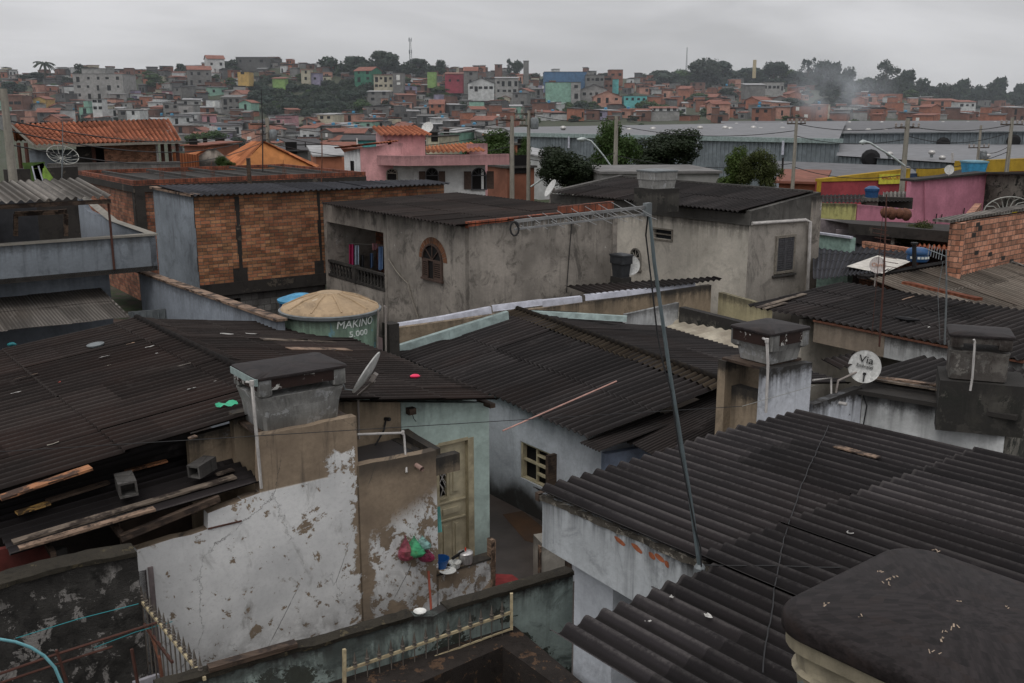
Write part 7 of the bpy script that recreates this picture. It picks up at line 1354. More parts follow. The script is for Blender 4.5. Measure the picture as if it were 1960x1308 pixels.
lm(716, 752, 144, 172, 420, 'cream', 'tile', 'shed', 'pale yellow-green house with rows of small windows', nwin=4, short='the pale yellow house'); lm(752, 772, 140, 168, 418, 'grey', 'slab', 'flat', 'grey block adjoining the pale yellow house', nwin=1, short='the grey annex')
lm(818, 834, 138, 152, 430, 'lime', 'slab', 'flat', 'small lime green cube near the centre of the hill', nwin=0, short='the lime cube'); lm(852, 886, 142, 162, 425, 'red', 'tile', 'shed', 'crimson house near the centre of the hill', nwin=2, short='the crimson house'); lm(888, 914, 136, 176, 420, 'grey', 'tile', 'gable', 'grey house with vivid orange roof beside the crimson one', nwin=1, short='the orange-roofed grey house')
lm(896, 946, 160, 176, 410, 'white', 'dark', 'gablef', 'white row house with dark gable and many windows', nwin=5, short='the white row house')
lm(948, 992, 150, 182, 410, 'pale_grey', 'pale', 'shed', 'grey many-windowed apartment block left of the church tower', nwin=4, short='the grey apartment block', name='building')
lm(1002, 1012, 117, 146, 470, 'grey', 'slab', 'flat', 'narrow grey concrete tower on the skyline', nwin=0, d=4, short='the grey tower', name='building')
lm(947, 961, 124, 134, 470, 'dull_brick', 'slab', 'flat', 'small square brick lookout house on the skyline', nwin=1, d=4, short='the lookout')
lm(1042, 1122, 138, 178, 440, 'blue', 'slab', 'flat', 'large plain blue building on the crest right of centre', nwin=0, d=20, short='the big blue building', name='building')
lm(1122, 1156, 144, 176, 432, 'grey', 'slab', 'flat', 'grey apartment block adjoining the big blue building', nwin=4, short='the bluish-side grey block', name='building'); lm(1156, 1172, 146, 172, 436, 'dull_brick', 'slab', 'flat', 'maroon-brown narrow block right of the grey apartments', nwin=2, short='the maroon block', name='building')
lm(1045, 1093, 158, 187, 405, 'mint', 'slab', 'flat', 'mint green hall with tall blank wall below the blue building', nwin=0, d=12, short='the mint hall', name='building'); lm(1093, 1111, 158, 190, 404, 'pale_grey', 'slab', 'flat', 'pale stair block at the right end of the mint hall', nwin=1, d=10, short='the pale stair block', name='building')
lm(1112, 1162, 172, 188, 410, 'pale_grey', 'dark', 'gablef', 'wide grey gabled hall with four dark windows', nwin=4, short='the grey gabled hall', name='building'); lm(1136, 1190, 186, 198, 400, 'salmon', 'tile', 'gablef', 'salmon gabled house with orange roof right of centre', nwin=3, short='the salmon gabled house')
lm(1194, 1238, 184, 198, 400, 'turquoise', 'slab', 'flat', 'bright turquoise terrace house on the right-centre slope', nwin=4, short='the turquoise house'); lm(1166, 1192, 134, 150, 470, 'brick', 'slab', 'flat', 'red brick cube on the skyline above the turquoise house', nwin=2, short='the red brick cube'); lm(1172, 1184, 152, 164, 440, 'turquoise', 'slab', 'flat', 'small teal cube beside the maroon block', nwin=0, short='the teal cube')
lm(898, 926, 195, 216, 370, 'mint', 'slab', 'flat', 'pale mint flat-roofed house mid slope near the centre', nwin=2, short='the pale mint house'); lm(882, 909, 216, 247, 340, 'brick', 'slab', 'flat', 'tall bare red brick tower house above the pink house', nwin=0, short='the brick tower house', d=7)
lm(945, 986, 210, 232, 350, 'salmon', 'tile', 'shed', 'pink and blue house with red roofs near the centre', nwin=3, short='the pink and blue house'); lm(976, 998, 204, 222, 360, 'mint', 'pale', 'shed', 'mint house behind the pink and blue one', nwin=1, short='the mint house'); lm(822, 850, 200, 224, 370, 'orange_brick', 'tile', 'gable', 'house with bright orange roof and dark veranda near the centre', nwin=2, short='the orange-roofed veranda house')
lm(704, 745, 176, 198, 400, 'grey', 'pale', 'shed', 'grey house with pale roof right of the slope wood', nwin=2, short='the pale-roofed grey house'); lm(1426, 1464, 163, 186, 440, 'grey', 'pale', 'shed', 'grey hall with brick flank below the chimney', nwin=0, short='the grey brick-flanked hall', name='building'); lm(1462, 1500, 158, 174, 470, 'pale_grey', 'slab', 'flat', 'grey hall with five square windows in the haze', nwin=5, short='the square-windowed hall', name='building')
lm(1682, 1727, 180, 192, 520, 'orange_brick', 'slab', 'flat', 'long orange brick house under the eucalyptus clump', nwin=0, short='the long orange brick house'); lm(1774, 1832, 193, 214, 470, 'orange_brick', 'tile', 'shed', 'big orange brick house with hollow upper floor at right', nwin=3, short='the big brick house at right'); lm(1240, 1300, 214, 236, 350, 'pale_grey', 'slab', 'flat', 'plain beige-grey block above the warehouse', nwin=0, short='the beige block', name='building'); lm(1246, 1298, 208, 218, 380, 'white', 'tile', 'shed', 'white house with small square windows above the beige block', nwin=4, short='the white house above the beige block')
lm(1546, 1568, 206, 217, 400, 'salmon', 'slab', 'flat', 'orange and yellow house left of the smoke', nwin=1, short='the orange-yellow house'); lm(1834, 1866, 196, 222, 440, 'white', 'tile', 'shed', 'white and brick house near the right edge', nwin=3, short='the white and brick house'); lm(1290, 1313, 205, 220, 390, 'white', 'slab', 'flat', 'small white block with two windows above the warehouse', nwin=2, short='the small white block')
rg = random.Random(77); PAL_L = ['brick', 'dull_brick', 'grey', 'grey', 'dark_grey', 'pale_grey', 'white', 'cream', 'orange_brick', 'dull_brick', 'grey', 'dark_grey', 'dull_brick', 'grey', 'pale_grey', 'salmon', 'lilac', 'pink', 'mint', 'dark_grey', 'brick', 'white']; PAL_R = ['orange_brick', 'brick', 'orange_brick', 'salmon', 'brick', 'dull_brick', 'grey', 'pale_grey', 'white', 'orange_brick', 'cream', 'orange_brick', 'dull_brick', 'brick', 'grey']
WOODS = [((490, 160), (705, 236)), ((1072, 194), (1255, 226))]
cells = []; small = []
for ri in range(20):
 row = 128 + ri * 8.6; wpx = 33 + ri * .35; px = -30 + (ri % 3) * 12
 while px < 1990:
  jx, jr = px + rg.uniform(-8, 8), row + rg.uniform(-4, 4); px += wpx * rg.uniform(.8, 1.2)
  b, t = lerp_t(BASE, jx), lerp_t(RIDGE, jx)
  if jr > b + 2 or jr < t + 2: continue
  if any(a[0] < jx < c[0] and a[1] < jr < c[1] for a, c in WOODS): continue
  if any(abs(jx - L[0]) < L[3] / 2 + 7 and -3 < jr - L[1] < 13 for L in LM): continue
  if (1560 < jx < 1640 and 168 < jr < 210) or (jx < 345 and jr > 250) or (jx > 985 and jr > 238): continue
  cells.append((jx, jr))
cells.sort(key=lambda c: -c[1] + rg.uniform(-40, 40)); NB = 285 - len(LM)
def ydist(jx, jr):
 b, t = lerp_t(BASE, jx), lerp_t(RIDGE, jx); f = min(1, max(0, (b - jr) / (b - t))) ** (1 / .95); return lerp_t(YB, jx) + (lerp_t(YR, jx) - lerp_t(YB, jx)) * f
for jx, jr in cells[:NB]:
 y = ydist(jx, jr); right = jx > 1230; k = rg.choice(PAL_R if right else PAL_L); rk, rf_ = rg.choice([('tile', 'gable'), ('tile', 'shed'), ('sheet', 'shed'), ('dark', 'shed'), ('slab', 'flat'), ('slab', 'flat'), ('slab', 'flat'), ('pale', 'shed'), ('tile', 'gablef'), ('dark', 'shed')])
 h = rg.choice([2.5, 2.7, 2.8, 3.0, 4.9, 5.2, 5.0 if not right else 2.7]); w = rg.uniform(4.2, 8.2); st_ = (rg.uniform(0, 1.5), w * .45, 2.2) if (rf_ == 'flat' and rg.random() < .55) else None
 hill_house(jx, jr, y, w, rg.uniform(4, 7), h, rg.choice([-32, -24, 24, 33, 38, -12, 14, -38]), k, rk, rf_, None, seed=int(jx * 31 + jr), step=st_)
mb = MB(); mats = [HM[k] for k in ('brick', 'dull_brick', 'grey', 'dark_grey', 'pale_grey', 'white', 'orange_brick', 'salmon', 'cream')] + [RT['tile'], RT['sheet'], RT['dark'], RT['pale'], M['dark']]
rest = cells[NB:] + [(c[0] + rg.uniform(-16, 16), c[1] + rg.uniform(-5, 5)) for c in cells for _ in (0, 1)]
for jx, jr in rest:
 if jx > 985 and jr > 236 or jr > 290: continue
 y = ydist(jx, jr) + 4; z0 = row_z(y, jr); x = xat(jx, y, z0); a = rg.uniform(-.7, .7); ex = V3((math.cos(a), math.sin(a), 0)); ey = V3((-ex.y, ex.x, 0)); P = V3((x, y, z0)); w, d, h = rg.uniform(2.4, 5.2), rg.uniform(2.5, 5), rg.choice([1.6, 2.2, 2.6, 3.2, 4.4])
 mb.mi = rg.choice([0, 1, 1, 2, 2, 3, 3, 4, 5, 6, 7, 8] if jx < 1230 else [0, 6, 6, 0, 1, 7, 4, 2, 5]); mb.box(P, ex, ey, UP, -w / 2, w / 2, 0, d, -2.5, h)
 mb.mi = rg.choice([9, 10, 11, 12, 11, 9]); s_ = rg.uniform(-.5, .5); q = [P + ex * u + ey * v + UP * (h + .12 + (s_ * v / d if v > 0 else 0) + max(0, -s_)) for u, v in ((-w / 2 - .3, -.3), (w / 2 + .3, -.3), (w / 2 + .3, d + .3), (-w / 2 - .3, d + .3))]; mb.face(q); mb.face([p - UP * .12 for p in q][::-1]); mb.face([q[0] - UP * .12, q[1] - UP * .12, q[1], q[0]])
 mb.mi = 13
 for k in range(rg.choice([0, 1, 2])): u = rg.uniform(-w / 2 + .5, w / 2 - .5); mb.box(P + ex * u, ex, ey, UP, -.35, .35, -.03, 0, h * .35, h * .75)
tag(mb.build('far_dwellings', mats), 'crowded tiny far dwellings filling the gaps on the hillside', 'houses', None, 'stuff')
for jx, jr in [(rg.uniform(0, 1960), rg.uniform(150, 290)) for _ in range(230)]:
 b, t = lerp_t(BASE, jx), lerp_t(RIDGE, jx)
 if jr > b or jr < t + 4 or (jx < 345 and jr > 250): continue
 s_ = rg.uniform(10, 22); tree(jx, jr - s_ * .75, jr + 2, s_ * 1.3, ydist(jx, jr) - 2, rg.choice(['far_a', 'far_b', 'far_f', 'far_f']), 'small dark green tree squeezed between the hillside houses', 'small trees between the hillside houses')
print('houses', len(HOUSES))
# labels for the hillside houses
CN = {'brick': 'red brick', 'dull_brick': 'dull brown brick', 'orange_brick': 'orange brick', 'dark_grey': 'dark grey', 'pale_grey': 'pale grey', 'grey': 'mid grey'}
bylab = {}
for hrec in HOUSES:
 px, row, e, wk, rk, nf, w, done = hrec
 if done: continue
 best = min(LM, key=lambda L: ((L[0] - px) ** 2 + ((L[1] - row) * 2.2) ** 2)); dx, dy = px - best[0], row - best[1]
 rel = ('just ' if abs(dx) + abs(dy) < 24 else '') + ((('right of' if dx > 0 else 'left of') if abs(dx) > abs(dy) * 1.6 else ('below' if dy > 0 else 'above')))
 lab = '%s %s-storey house, %s, %s %s' % (CN.get(wk, wk), 'one' if nf == 1 else 'two', ROOFW[rk], rel, best[2]); bylab.setdefault(lab, []).append(hrec)
ORD = ['', 'second', 'third', 'fourth', 'fifth', 'sixth', 'seventh', 'eighth']
for lab, hs in bylab.items():
 hs.sort(key=lambda h: h[0])
 for i, h in enumerate(hs):
  h[2]['label'] = lab if len(hs) == 1 else lab + (', leftmost such' if i == 0 else (', rightmost such' if i == len(hs) - 1 else ', %s such from left' % ORD[min(i, 7)])); h[2]['group'] = 'houses on the hillside'
# masts, chimney, smoke
def mast(px, top, bot, y, lab, r=.35, cat='mast', name='telecom_mast', bulb=True):
 z0, z1 = row_z(y, bot), row_z(y, top); x = xat(px, y, z0); t = thing(name, lab, cat, V3((x, y, z0))); mb = MB(); P = V3((x, y, z0)); H = z1 - z0
 for k in range(3): a = k * 2.094; d = V3((math.cos(a), math.sin(a), 0)); mb.tube([P + d * r * 1.6, P + d * r * .6 + UP * H], [.12, .08], 5)
 for i in range(14): f = i / 14; q = r * (1.6 - f); mb.tube([P + V3((math.cos(k * 2.094), math.sin(k * 2.094), 0)) * q + UP * (H * (f + (k % 2) * .035)) for k in (0, 1, 2, 0)], .05, 4)
 mb.build('tower', M['galv'], t)
 if bulb:
  for hh in (.98, .6):
   mb = MB()
   for k in range(3): a = k * 2.094 + .4; q = P + V3((math.cos(a), math.sin(a), 0)) * .7 + UP * H * hh; mb.box(q, V3((1, 0, 0)), V3((0, 1, 0)), UP, -.12, .12, -.1, .1, -.9, .9); mb.tube([q, P + UP * H * hh], .06, 4)
   mb.build('antenna_panel', M['galv'], t)
mast(786, 75, 136, 480, 'tall telecom mast above the skyline wood', .5); mast(1313, 91, 148, 560, 'thin lattice mast on the right skyline', .3, bulb=False)
y_ = 540; z0, z1 = row_z(y_, 150), row_z(y_, 115); P = V3((xat(1443, y_, z0), y_, z0)); mb = MB(); mb.lathe(P, [(.95, 0), (.9, z1 - z0), (.7, z1 - z0)], 14); tag(mb.build('chimney', simple('pale_yellow_chimney', (.4, .33, .2), .8)), 'pale square-topped chimney on the right skyline', 'chimney')
def vol(name, mb, dens, col, kind, lab=None, noisy=False, cat=None):
 m = bpy.data.materials.new(name); m.use_nodes = True; t = m.node_tree; t.nodes.clear(); o = t.nodes.new('ShaderNodeOutputMaterial'); v = t.nodes.new('ShaderNodeVolumePrincipled'); v.inputs['Color'].default_value = (*col, 1); v.inputs['Density'].default_value = dens; v.inputs['Anisotropy'].default_value = .0
 t.links.new(v.outputs[0], o.inputs['Volume'])
 if noisy:
  tc_ = t.nodes.new('ShaderNodeTexCoord'); n = t.nodes.new('ShaderNodeTexNoise'); n.inputs['Scale'].default_value = 1.0; mp_ = t.nodes.new('ShaderNodeVectorMath'); mp_.operation = 'MULTIPLY'; mp_.inputs[1].default_value = (3.5, 3.5, 2.6); t.links.new(tc_.outputs['Generated'], mp_.inputs[0]); t.links.new(mp_.outputs[0], n.inputs['Vector']); n.inputs['Detail'].default_value = 5; n.inputs['Roughness'].default_value = .6
  g = t.nodes.new('ShaderNodeVectorMath'); g.operation = 'DISTANCE'; g.inputs[1].default_value = (.5, .5, .42); t.links.new(tc_.outputs['Generated'], g.inputs[0])
  f = t.nodes.new('ShaderNodeMapRange'); f.inputs[1].default_value = .5; f.inputs[2].default_value = .1; t.links.new(g.outputs['Value'], f.inputs[0])
  r_ = t.nodes.new('ShaderNodeMapRange'); r_.inputs[1].default_value = .44; r_.inputs[2].default_value = .7; r_.inputs[3].default_value = 0; r_.inputs[4].default_value = dens; t.links.new(n.outputs[0], r_.inputs[0]); mu = t.nodes.new('ShaderNodeMath'); mu.operation = 'MULTIPLY'; t.links.new(f.outputs[0], mu.inputs[0]); t.links.new(r_.outputs[0], mu.inputs[1]); t.links.new(mu.outputs[0], v.inputs['Density'])
  m.cycles.volume_step_rate = 1
 o_ = mb.build(name, m)
 o_['kind'] = kind
 if lab: o_['label'] = lab; o_['category'] = cat
 return o_
mb = MB(); mb.box(V3((0, 0, 0)), V3((1, 0, 0)), V3((0, 1, 0)), UP, -700, 900, 150, 800, -60, 42); vol('haze', mb, .00032, (.86, .93, 1.0), 'structure')
y_ = 330; zc_ = row_z(y_, 214); xc = xat(1606, y_, zc_); mb = MB(); mb.lathe(V3((xc, y_, zc_ - 5)), [(3, 0), (12, 3), (19, 9), (18, 17), (9, 24), (1, 28)], 16); vol('smoke', mb, .085, (.8, .84, .9), 'stuff', 'pale smoke drifting up between the brick houses at right', True, 'smoke')
# warehouse
def ribwall(mb, A, B, z0, z1, pitch=.5, dep=.09):
 e, n = basis(A, B); L = (flatp(B) - flatp(A)).length; k = int(L / pitch); a = flatp(A); zz = z1 if isinstance(z1, tuple) else (z1, z1); pr = []
 for i in range(k + 1):
  x = i * pitch; pr += [(x, 0), (x + pitch * .55, 0), (x + pitch * .65, dep), (x + pitch * .9, dep)]
 for (x0, d0), (x1, d1) in zip(pr[:-1], pr[1:]):
  if x1 > L + pitch: break
  zt = lambda x: zz[0] + (zz[1] - zz[0]) * x / L
  mb.face([a + e * x0 + n * d0 + UP * z0, a + e * x1 + n * d1 + UP * z0, a + e * x1 + n * d1 + UP * zt(x1), a + e * x0 + n * d0 + UP * zt(x0)])
wh = thing('warehouse', 'long low grey warehouse with ribbed metal walls and pale roofs', 'warehouse', Y(1400, 300, 110))
A = Y(984, 256, 130); B = Y(1606, 268, 100); zA = (A.z + B.z) / 2
mb = MB(); ribwall(mb, A, B, -3, zA - .35); mb.build('left_wall', M['warewall'], wh)
mb = MB(); e, n = basis(A, B); Lw_ = (flatp(B) - flatp(A)).length; lb(mb, flatp(A), e, n, -.3, Lw_ + .3, zA - .35, zA + .12, -.3, .35); mb.build('eave_gutter', M['gutter2'], wh)
mb = MB(); F0 = Y(960, 244, 200); F1 = Y(1620, 233, 190)
for i in range(24):
 f0, f1 = i / 24, (i + 1) / 24; g = lambda f, k: (flatp(A) * (1 - f) + flatp(B) * f + UP * (zA + .1)) * (1 - k) + (F0 * (1 - f) + F1 * f) * k
 mb.face([g(f0, 0), g(f1, 0), g(f1, 1), g(f0, 1)])
mb.build('left_roof', M['wareroof'], wh)
A2 = Y(1607, 256, 128); B2 = Y(2150, 250, 122); mb = MB(); ribwall(mb, A2, B2, 1.5, (A2.z, B2.z - .1), .75, .12); mb.build('upper_wall', M['warewall'], wh)
mb = MB(); e2w, n2w = basis(A2, B2); mb.bar(A2 + UP * .02 + n2w * .2, B2 + n2w * .2, .5, .14); mb.build('upper_trim', M['galv'], wh)
mb = MB(); mb.face([A2 + UP * .05, B2, Y(2150, 232, 230), Y(1380, 236, 230)]); mb.face([Y(1380, 236, 231), Y(2150, 232, 231), Y(2150, 231, 300), Y(1380, 232, 300)]); mb.build('upper_roof', M['wareroof2'], wh)
A3 = Y(1606, 298, 92); B3 = Y(1846, 312, 78); mb = MB(); ribwall(mb, A3, B3, -2, (A3.z - .1, A3.z - .1), .6, .1); mb.build('lower_wall', M['warewall'], wh)
mb = MB(); q = A3.z; C3_, D3_ = V3((A2.x, A2.y - .3, q - .0)), V3((B2.x, B2.y - .3, q)); e, n = basis(A3, B3); mb.face([A3 + n * .3, flatp(B3) + UP * q + n * .3, flatp(B3) + UP * q + V3((22, 6, 0)), D3_, C3_]); mb.build('lower_roof', M['wareroof'], wh)
mb = MB(); A4_, B4_ = Y(1470, 345, 72), Y(1760, 335, 66); mb.face([A4_, B4_, Y(1740, 318, 82), Y(1480, 308, 90)]); mb.build('front_roof', M['wareroof2'], wh); mb = MB(); mb.face([flatp(A4_) - UP * 2, flatp(B4_) - UP * 2, B4_ - UP * .02, A4_ - UP * .02]); mb.build('front_wall', M['greyblue'], wh)
mb = MB()
Aw = flatp(A);
for px in (985, 1092, 1208, 1338, 1502):
 q = onv(px, 275, A, B) + basis(A, B)[1] * .3; mb.tube([V3((q.x, q.y, zA - .2)), V3((q.x, q.y, zA - (1.6 if px > 1000 else 1.3)))], .14, 6)
mb.build('downpipe', M['gutter'], wh)
for i, (px, row) in enumerate(((1664, 303), (1803, 275), (1937, 270))):
 P = onv(px, row, A3, B3) if i == 0 else onv(px, row, A2, B2); mb = MB(); P = P + n2w * .3; mb.lathe(P, [(.7, 0), (.8, .2), (.8, .5), (.5, .6)], 12, ax=n2w); mb.build('extractor_fan', M['black'], wh)
plW = Plane(A + UP * .1, 0, 0, 90, 0); plW.eu = (B - A).normalized(); plW.ev = (F0 - A).normalized(); plW.n = plW.eu.cross(plW.ev).normalized(); plW.n = plW.n if plW.n.z > 0 else -plW.n
proto = None
for px, row in ((1340, 241), (1362, 248), (1388, 241), (1397, 243), (1421, 251), (1442, 241), (1456, 244), (1490, 251), (1498, 243), (1517, 245), (1560, 244), (1562, 254), (1590, 248), (1078, 241), (1205, 244), (1250, 243), (1410, 234), (1447, 234), (1497, 233), (1625, 246), (1662, 246), (1694, 246), (1770, 247), (1860, 248), (1587, 233), (1626, 231), (1688, 231), (1738, 231), (1805, 231), (1853, 231), (1905, 231), (1935, 231), (1703, 290), (1784, 287), (1804, 297), (1890, 293)):
 y = 150 if row > 239 else 205
 if px > 1600: y = 150 if 240 < row < 260 else (84 if row > 280 else 235)
 P = Y(px, row + 2, y)
 if proto is None:
  V0 = V3((0, 0, 0)); e = thing('roof_ventilator', 'round metal turbine ventilator standing on the warehouse roof', 'roof vent', V0, 'turbine vents on the warehouse roofs'); mb = MB(); mb.lathe(V0, [(.28, -.3), (.28, .25)], 10); mb.build('neck', M['galv'], e); mb = MB(); mb.lathe(V0, [(.3, .2), (.55, .35), (.62, .6), (.5, .85), (.25, .98), (.001, 1.0)], 14, cap=False); mb.build('turbine', M['vent'], e, smooth=True); proto = e
 else:
  e = proto.copy(); COL.objects.link(e)
  for ch in list(proto.children): c = ch.copy(); COL.objects.link(c); c.parent = e
 e.location = P - UP * (.6 if y > 100 else .4); s = (.9 if y > 200 else 1.0) if y > 100 else .62; e.scale = (s * .75,) * 3
# shop fronts
A = Y(1567, 343, 60); B = Y(1742, 323, 62); sh = thing('shop', 'dark red shop wall with yellow edging', 'shop', flatp(A)); e, n = basis(A, B); L_ = (flatp(B) - flatp(A)).length
zz = A.z; B = V3((B.x, B.y, zat(B, 323)))
mb = MB(); mb.wall(A, B, -1.5, (A.z - .16, B.z - .16), .3); mb.build('wall', M['redshop'], sh); mb = MB(); mb.wall(flatp(A) + n * .06, flatp(B) + n * .06, A.z - .16, (A.z, B.z), .4); mb.wall(flatp(A) - e * .02 + n * .07, flatp(A) + n * .07 + e * .16, -1.5, A.z - .17, .2); mb.build('edging', M['yellowp'], sh)
sg = thing('shop_sign', 'yellow sign board with dark red letters on the red shop wall', 'sign', onv(1705, 342, A, B)); s0, zt_ = sz(A, B, 1681, 334); s1x, _ = sz(A, B, 1730, 334); zb_ = sz(A, B, 1704, 352)[1]
mb = MB(); lb(mb, flatp(A), e, n, s0, s1x, zb_, zt_, .07, .14); mb.build('board', M['signyel'], sg); cx = (s0 + s1x) / 2; place_text('AMADO CERTO', .30, flatp(A) + e * cx + n * .15 + UP * (zb_ + (zt_ - zb_) * .62), e, UP, M['signred'], sg, sx=.72)
mb = MB(); mb.wall(B + n * -.0 + e * .001, flatp(B) + e * 1.9 + UP * 0, -1.5, B.z - .3, .3); tag(mb.build('wall', M['navy']), 'dark navy wall between red shop and pink wall', 'wall')
A = Y(1840, 318, 66); B = Y(2060, 302, 70); s2h = thing('yellow_shop', 'shop front with yellow fascia, red pillar and navy windows at right', 'shop', flatp(A)); e, n = basis(A, B); zt_ = zat(A, 309); mb = MB(); mb.wall(A, B, zt_ - .75, (zt_, zat(B, 300)), .6); mb.wall(Y(1760, 328, 62), Y(1842, 322, 63), zat(Y(1760, 328, 62), 338), zat(Y(1760, 328, 62), 324), .3); mb.build('fascia', M['yellowp'], s2h)
mb = MB(); L_ = (flatp(B) - flatp(A)).length; mb.wall(flatp(A) - n * .1, flatp(B) - n * .1, -1.5, zt_ - .76, .2); mb.build('wall', M['redshop'], s2h); mb = MB(); lb(mb, flatp(A), e, n, sz(A, B, 1911, 325)[0], L_, -1, zt_ - .9, -.1, -.04); mb.build('window', M['navy'], s2h); mb = MB(); x_ = sz(A, B, 1907, 325)[0]; lb(mb, flatp(A), e, n, x_, x_ + .15, -1, zt_ - .76, -.1, .02); mb.build('pillar', M['yellowp'], s2h)
A = Y(1744, 346, 42); B = Y(1888, 334, 44.5); pk = thing('pink_building', 'building with big plain rose pink side wall at right', 'building', flatp(A)); e, n = basis(A, B); zt_ = zat(A, 348)
mb = MB(); mb.wall(A, B, -1, (zt_, zat(B, 334)), .2); mb.build('pink_wall', M['pinkwall'], pk); mb = MB(); C_ = Y(2080, 334, 40); mb.wall(flatp(B) + e * .001, C_, -1, (zat(B, 334), zat(C_, 334)), .2); mb.wall(C_, flatp(A) + V3((10, 8, 0)), -1, zt_, .2); mb.build('grey_wall', M['mould'], pk)
mb = MB(); mb.bar(V3((A.x, A.y, zt_ + .05)) - n * .2, V3((B.x, B.y, zat(B, 333) + .05)) - n * .2, .7, .08); mb.bar(V3((B.x, B.y, zat(B, 333) + .03)), V3((C_.x, C_.y, zat(C_, 331))), .6, .08); mb.build('roof_edge', M['darkconc'], pk)
mb = MB(); mb.face([flatp(A) + UP * zt_, flatp(B) + UP * zat(B, 333), V3((C_.x, C_.y + 8, zt_)), V3((A.x + 6, A.y + 9, zt_))]); mb.build('roof', M['fib'], pk)
mb = MB()
for k, (px, r0, r1) in enumerate(((1767, 342, 420), (1790, 409, 428), (1800, 410, 425), (1843, 398, 415))): q = onv(px, r0, A, B) + n * .08; mb2 = MB(); mb2.tube([q, onv(px - 3 if k else px, r1, A, B) + n * .08], .025, 5); mb2.build('pipe', M['black'] if k else M['pinkwall'], pk)
P = Y(1863, 331, 46); t = thing('water_tank', 'light blue open-sided water tank on the pink building roof', 'water tank', P); w = 39 / FP * 46; mb = MB(); loft(mb, [rr(V3((P.x, P.y, P.z + h)), az(0), az(90), a, a, .1) for h, a in ((0, w * .84), (.45, w * .97), (.46, w))]); mb.build('body', M['bluetank2'], t); mb = MB(); loft(mb, [rr(V3((P.x, P.y, P.z + h)), az(0), az(90), a, a, .1) for h, a in ((.46, w * 1.04), (.53, w * 1.04), (.56, w * .7))]); mb.build('lid', simple('dusty_blue_lid', (.14, .27, .33), .6), t)
Pd = Y(1817, 325, 43); vt = dish('tiny white dish with lettering above the pink wall', Pd, V3((-.1, -1, .1)), .2, Pd - UP * .3, M['dish'], lnb=False, depth=.08)
mb = MB(); mb.tube([Y(1823, 312, 43.5), Y(1823, 293, 43.5)], .05, 8); tag(mb.build('vent_pipe', M['pvc']), 'short white vent pipe above the pink wall', 'pipe')
def simple_wall(name, lab, pa, pb, za, zb, mat, cat='wall', t=.2):
 mb = MB(); A_, B_ = Y(*pa), Y(*pb); mb.wall(A_, B_, za, (A_.z, B_.z), t); return tag(mb.build(name, mat), lab, cat)
simple_wall('wall', 'old yellow painted block wall between beige house and pink wall', (1560, 389, 40), (1640, 391, 40), 0, 0, M['yellowold']); simple_wall('wall', 'low rose pink block wall left of the big pink wall', (1641, 392, 40), (1750, 402, 39.5), 0, 0, M['pinkwall'])
def quad_roof(lab, pts, mat, period=.177, amp=.026, name='roof'):
 mb = MB(); A_, B_, C_, D_ = [Y(*p) for p in pts]; corr(mb, A_, B_, C_, D_, period=period, amp=amp, sheet=2.2, rnd=random.Random(int(pts[0][0])), seg=6); return tag(mb.build(name, mat, smooth=True), lab, 'roof')
quad_roof('dark weathered roof strip above the yellow block wall', [(1745, 372, 46), (1560, 374, 46), (1560, 389, 40.3), (1745, 386, 41)][::1], M['fib']); quad_roof('small grey roof right of the blue tank', [(1745, 366, 45), (1690, 368, 45), (1690, 378, 42), (1745, 380, 42)], M['fib_grey'])
simple_wall('wall', 'shadowed grey wall below the small grey roof', (1685, 377, 41.5), (1748, 379, 41.5), 0, 0, M['darkconc'])
P = Y(1668, 378, 41.2); t = thing('water_tank', 'dark blue round tank on a block above the yellow wall', 'water tank', P); w = 13 / FP * 41.2; mb = MB(); mb.lathe(P, [(w * .85, 0), (w * .95, .22)], 18); mb.build('body', M['bluetank'], t, smooth=True); mb = MB(); mb.lathe(P, [(w * .95, .22), (w * 1.05, .27), (w * 1.05, .36), (w * .5, .46), (.001, .47)], 18, cap=False); mb.build('lid', M['bluetank'], t, smooth=True); mb = MB(); mb.box(P, az(0), az(90), UP, -w * 1.1, w * .7, -w, w, -.5, -.002); mb.build('stand', M['beige'], t)
mb = MB(); a_, b_, c_, d_ = Y(1560, 418, 38), Y(1860, 432, 36), Y(1840, 445, 31.5), Y(1625, 428, 33.5); mb.face([d_, c_, b_, a_]); mb.face([d_ - UP * .35, c_ - UP * .35, c_, d_]); sl = thing('slab_house', 'low house with mossy concrete slab roof and dull mauve porch', 'house', flatp(c_)); mb.build('slab_roof', M['darkconc'], sl)
mb = MB(); mb.wall(flatp(Y(1560, 440, 37)), flatp(Y(1640, 440, 35.4)), -1, zat(Y(1600, 440, 36), 424), .2); mb.wall(flatp(Y(1600, 440, 34.8)), flatp(Y(1845, 440, 33.2)), -1, c_.z - .3, .2); mb.build('porch_wall', simple('dull_mauve_wall', (.2, .17, .175), .85), sl)
for px in (1623, 1710): mb = MB(); q = Y(px, 450, 33); mb.tube([flatp(q), flatp(q) + UP * (c_.z - .3)], .06, 8); mb.build('porch_post', M['beige'], sl)
for i, px in enumerate((1693, 1706, 1720, 1733)):
 P = Y(px, 408 + i, 36.2); mb = MB(); mb.lathe(P, [(.1, -.1), (.2 + .05 * (i % 2), 0), (.2, .12), (.05, .25)], 9, ax=V3((.3, -.8, .3)).normalized()); tag(mb.build('clay_pot', M['rust'], smooth=True), 'brown round pot on the mossy slab, %s of four' % ('leftmost', 'second', 'third', 'rightmost')[i], 'pot')
simple_wall('wall', 'pale green painted wall strip with white edge before the mauve porch', (1558, 447, 34), (1628, 456, 32), -1, 0, simple('pale_green_strip', (.28, .4, .35), .7)); mb = MB(); mb.bar(Y(1556, 445, 34), Y(1630, 455, 31.9), .12, .07); tag(mb.build('edge_strip', M['gutter']), 'white edge strip on the pale green wall', 'trim')
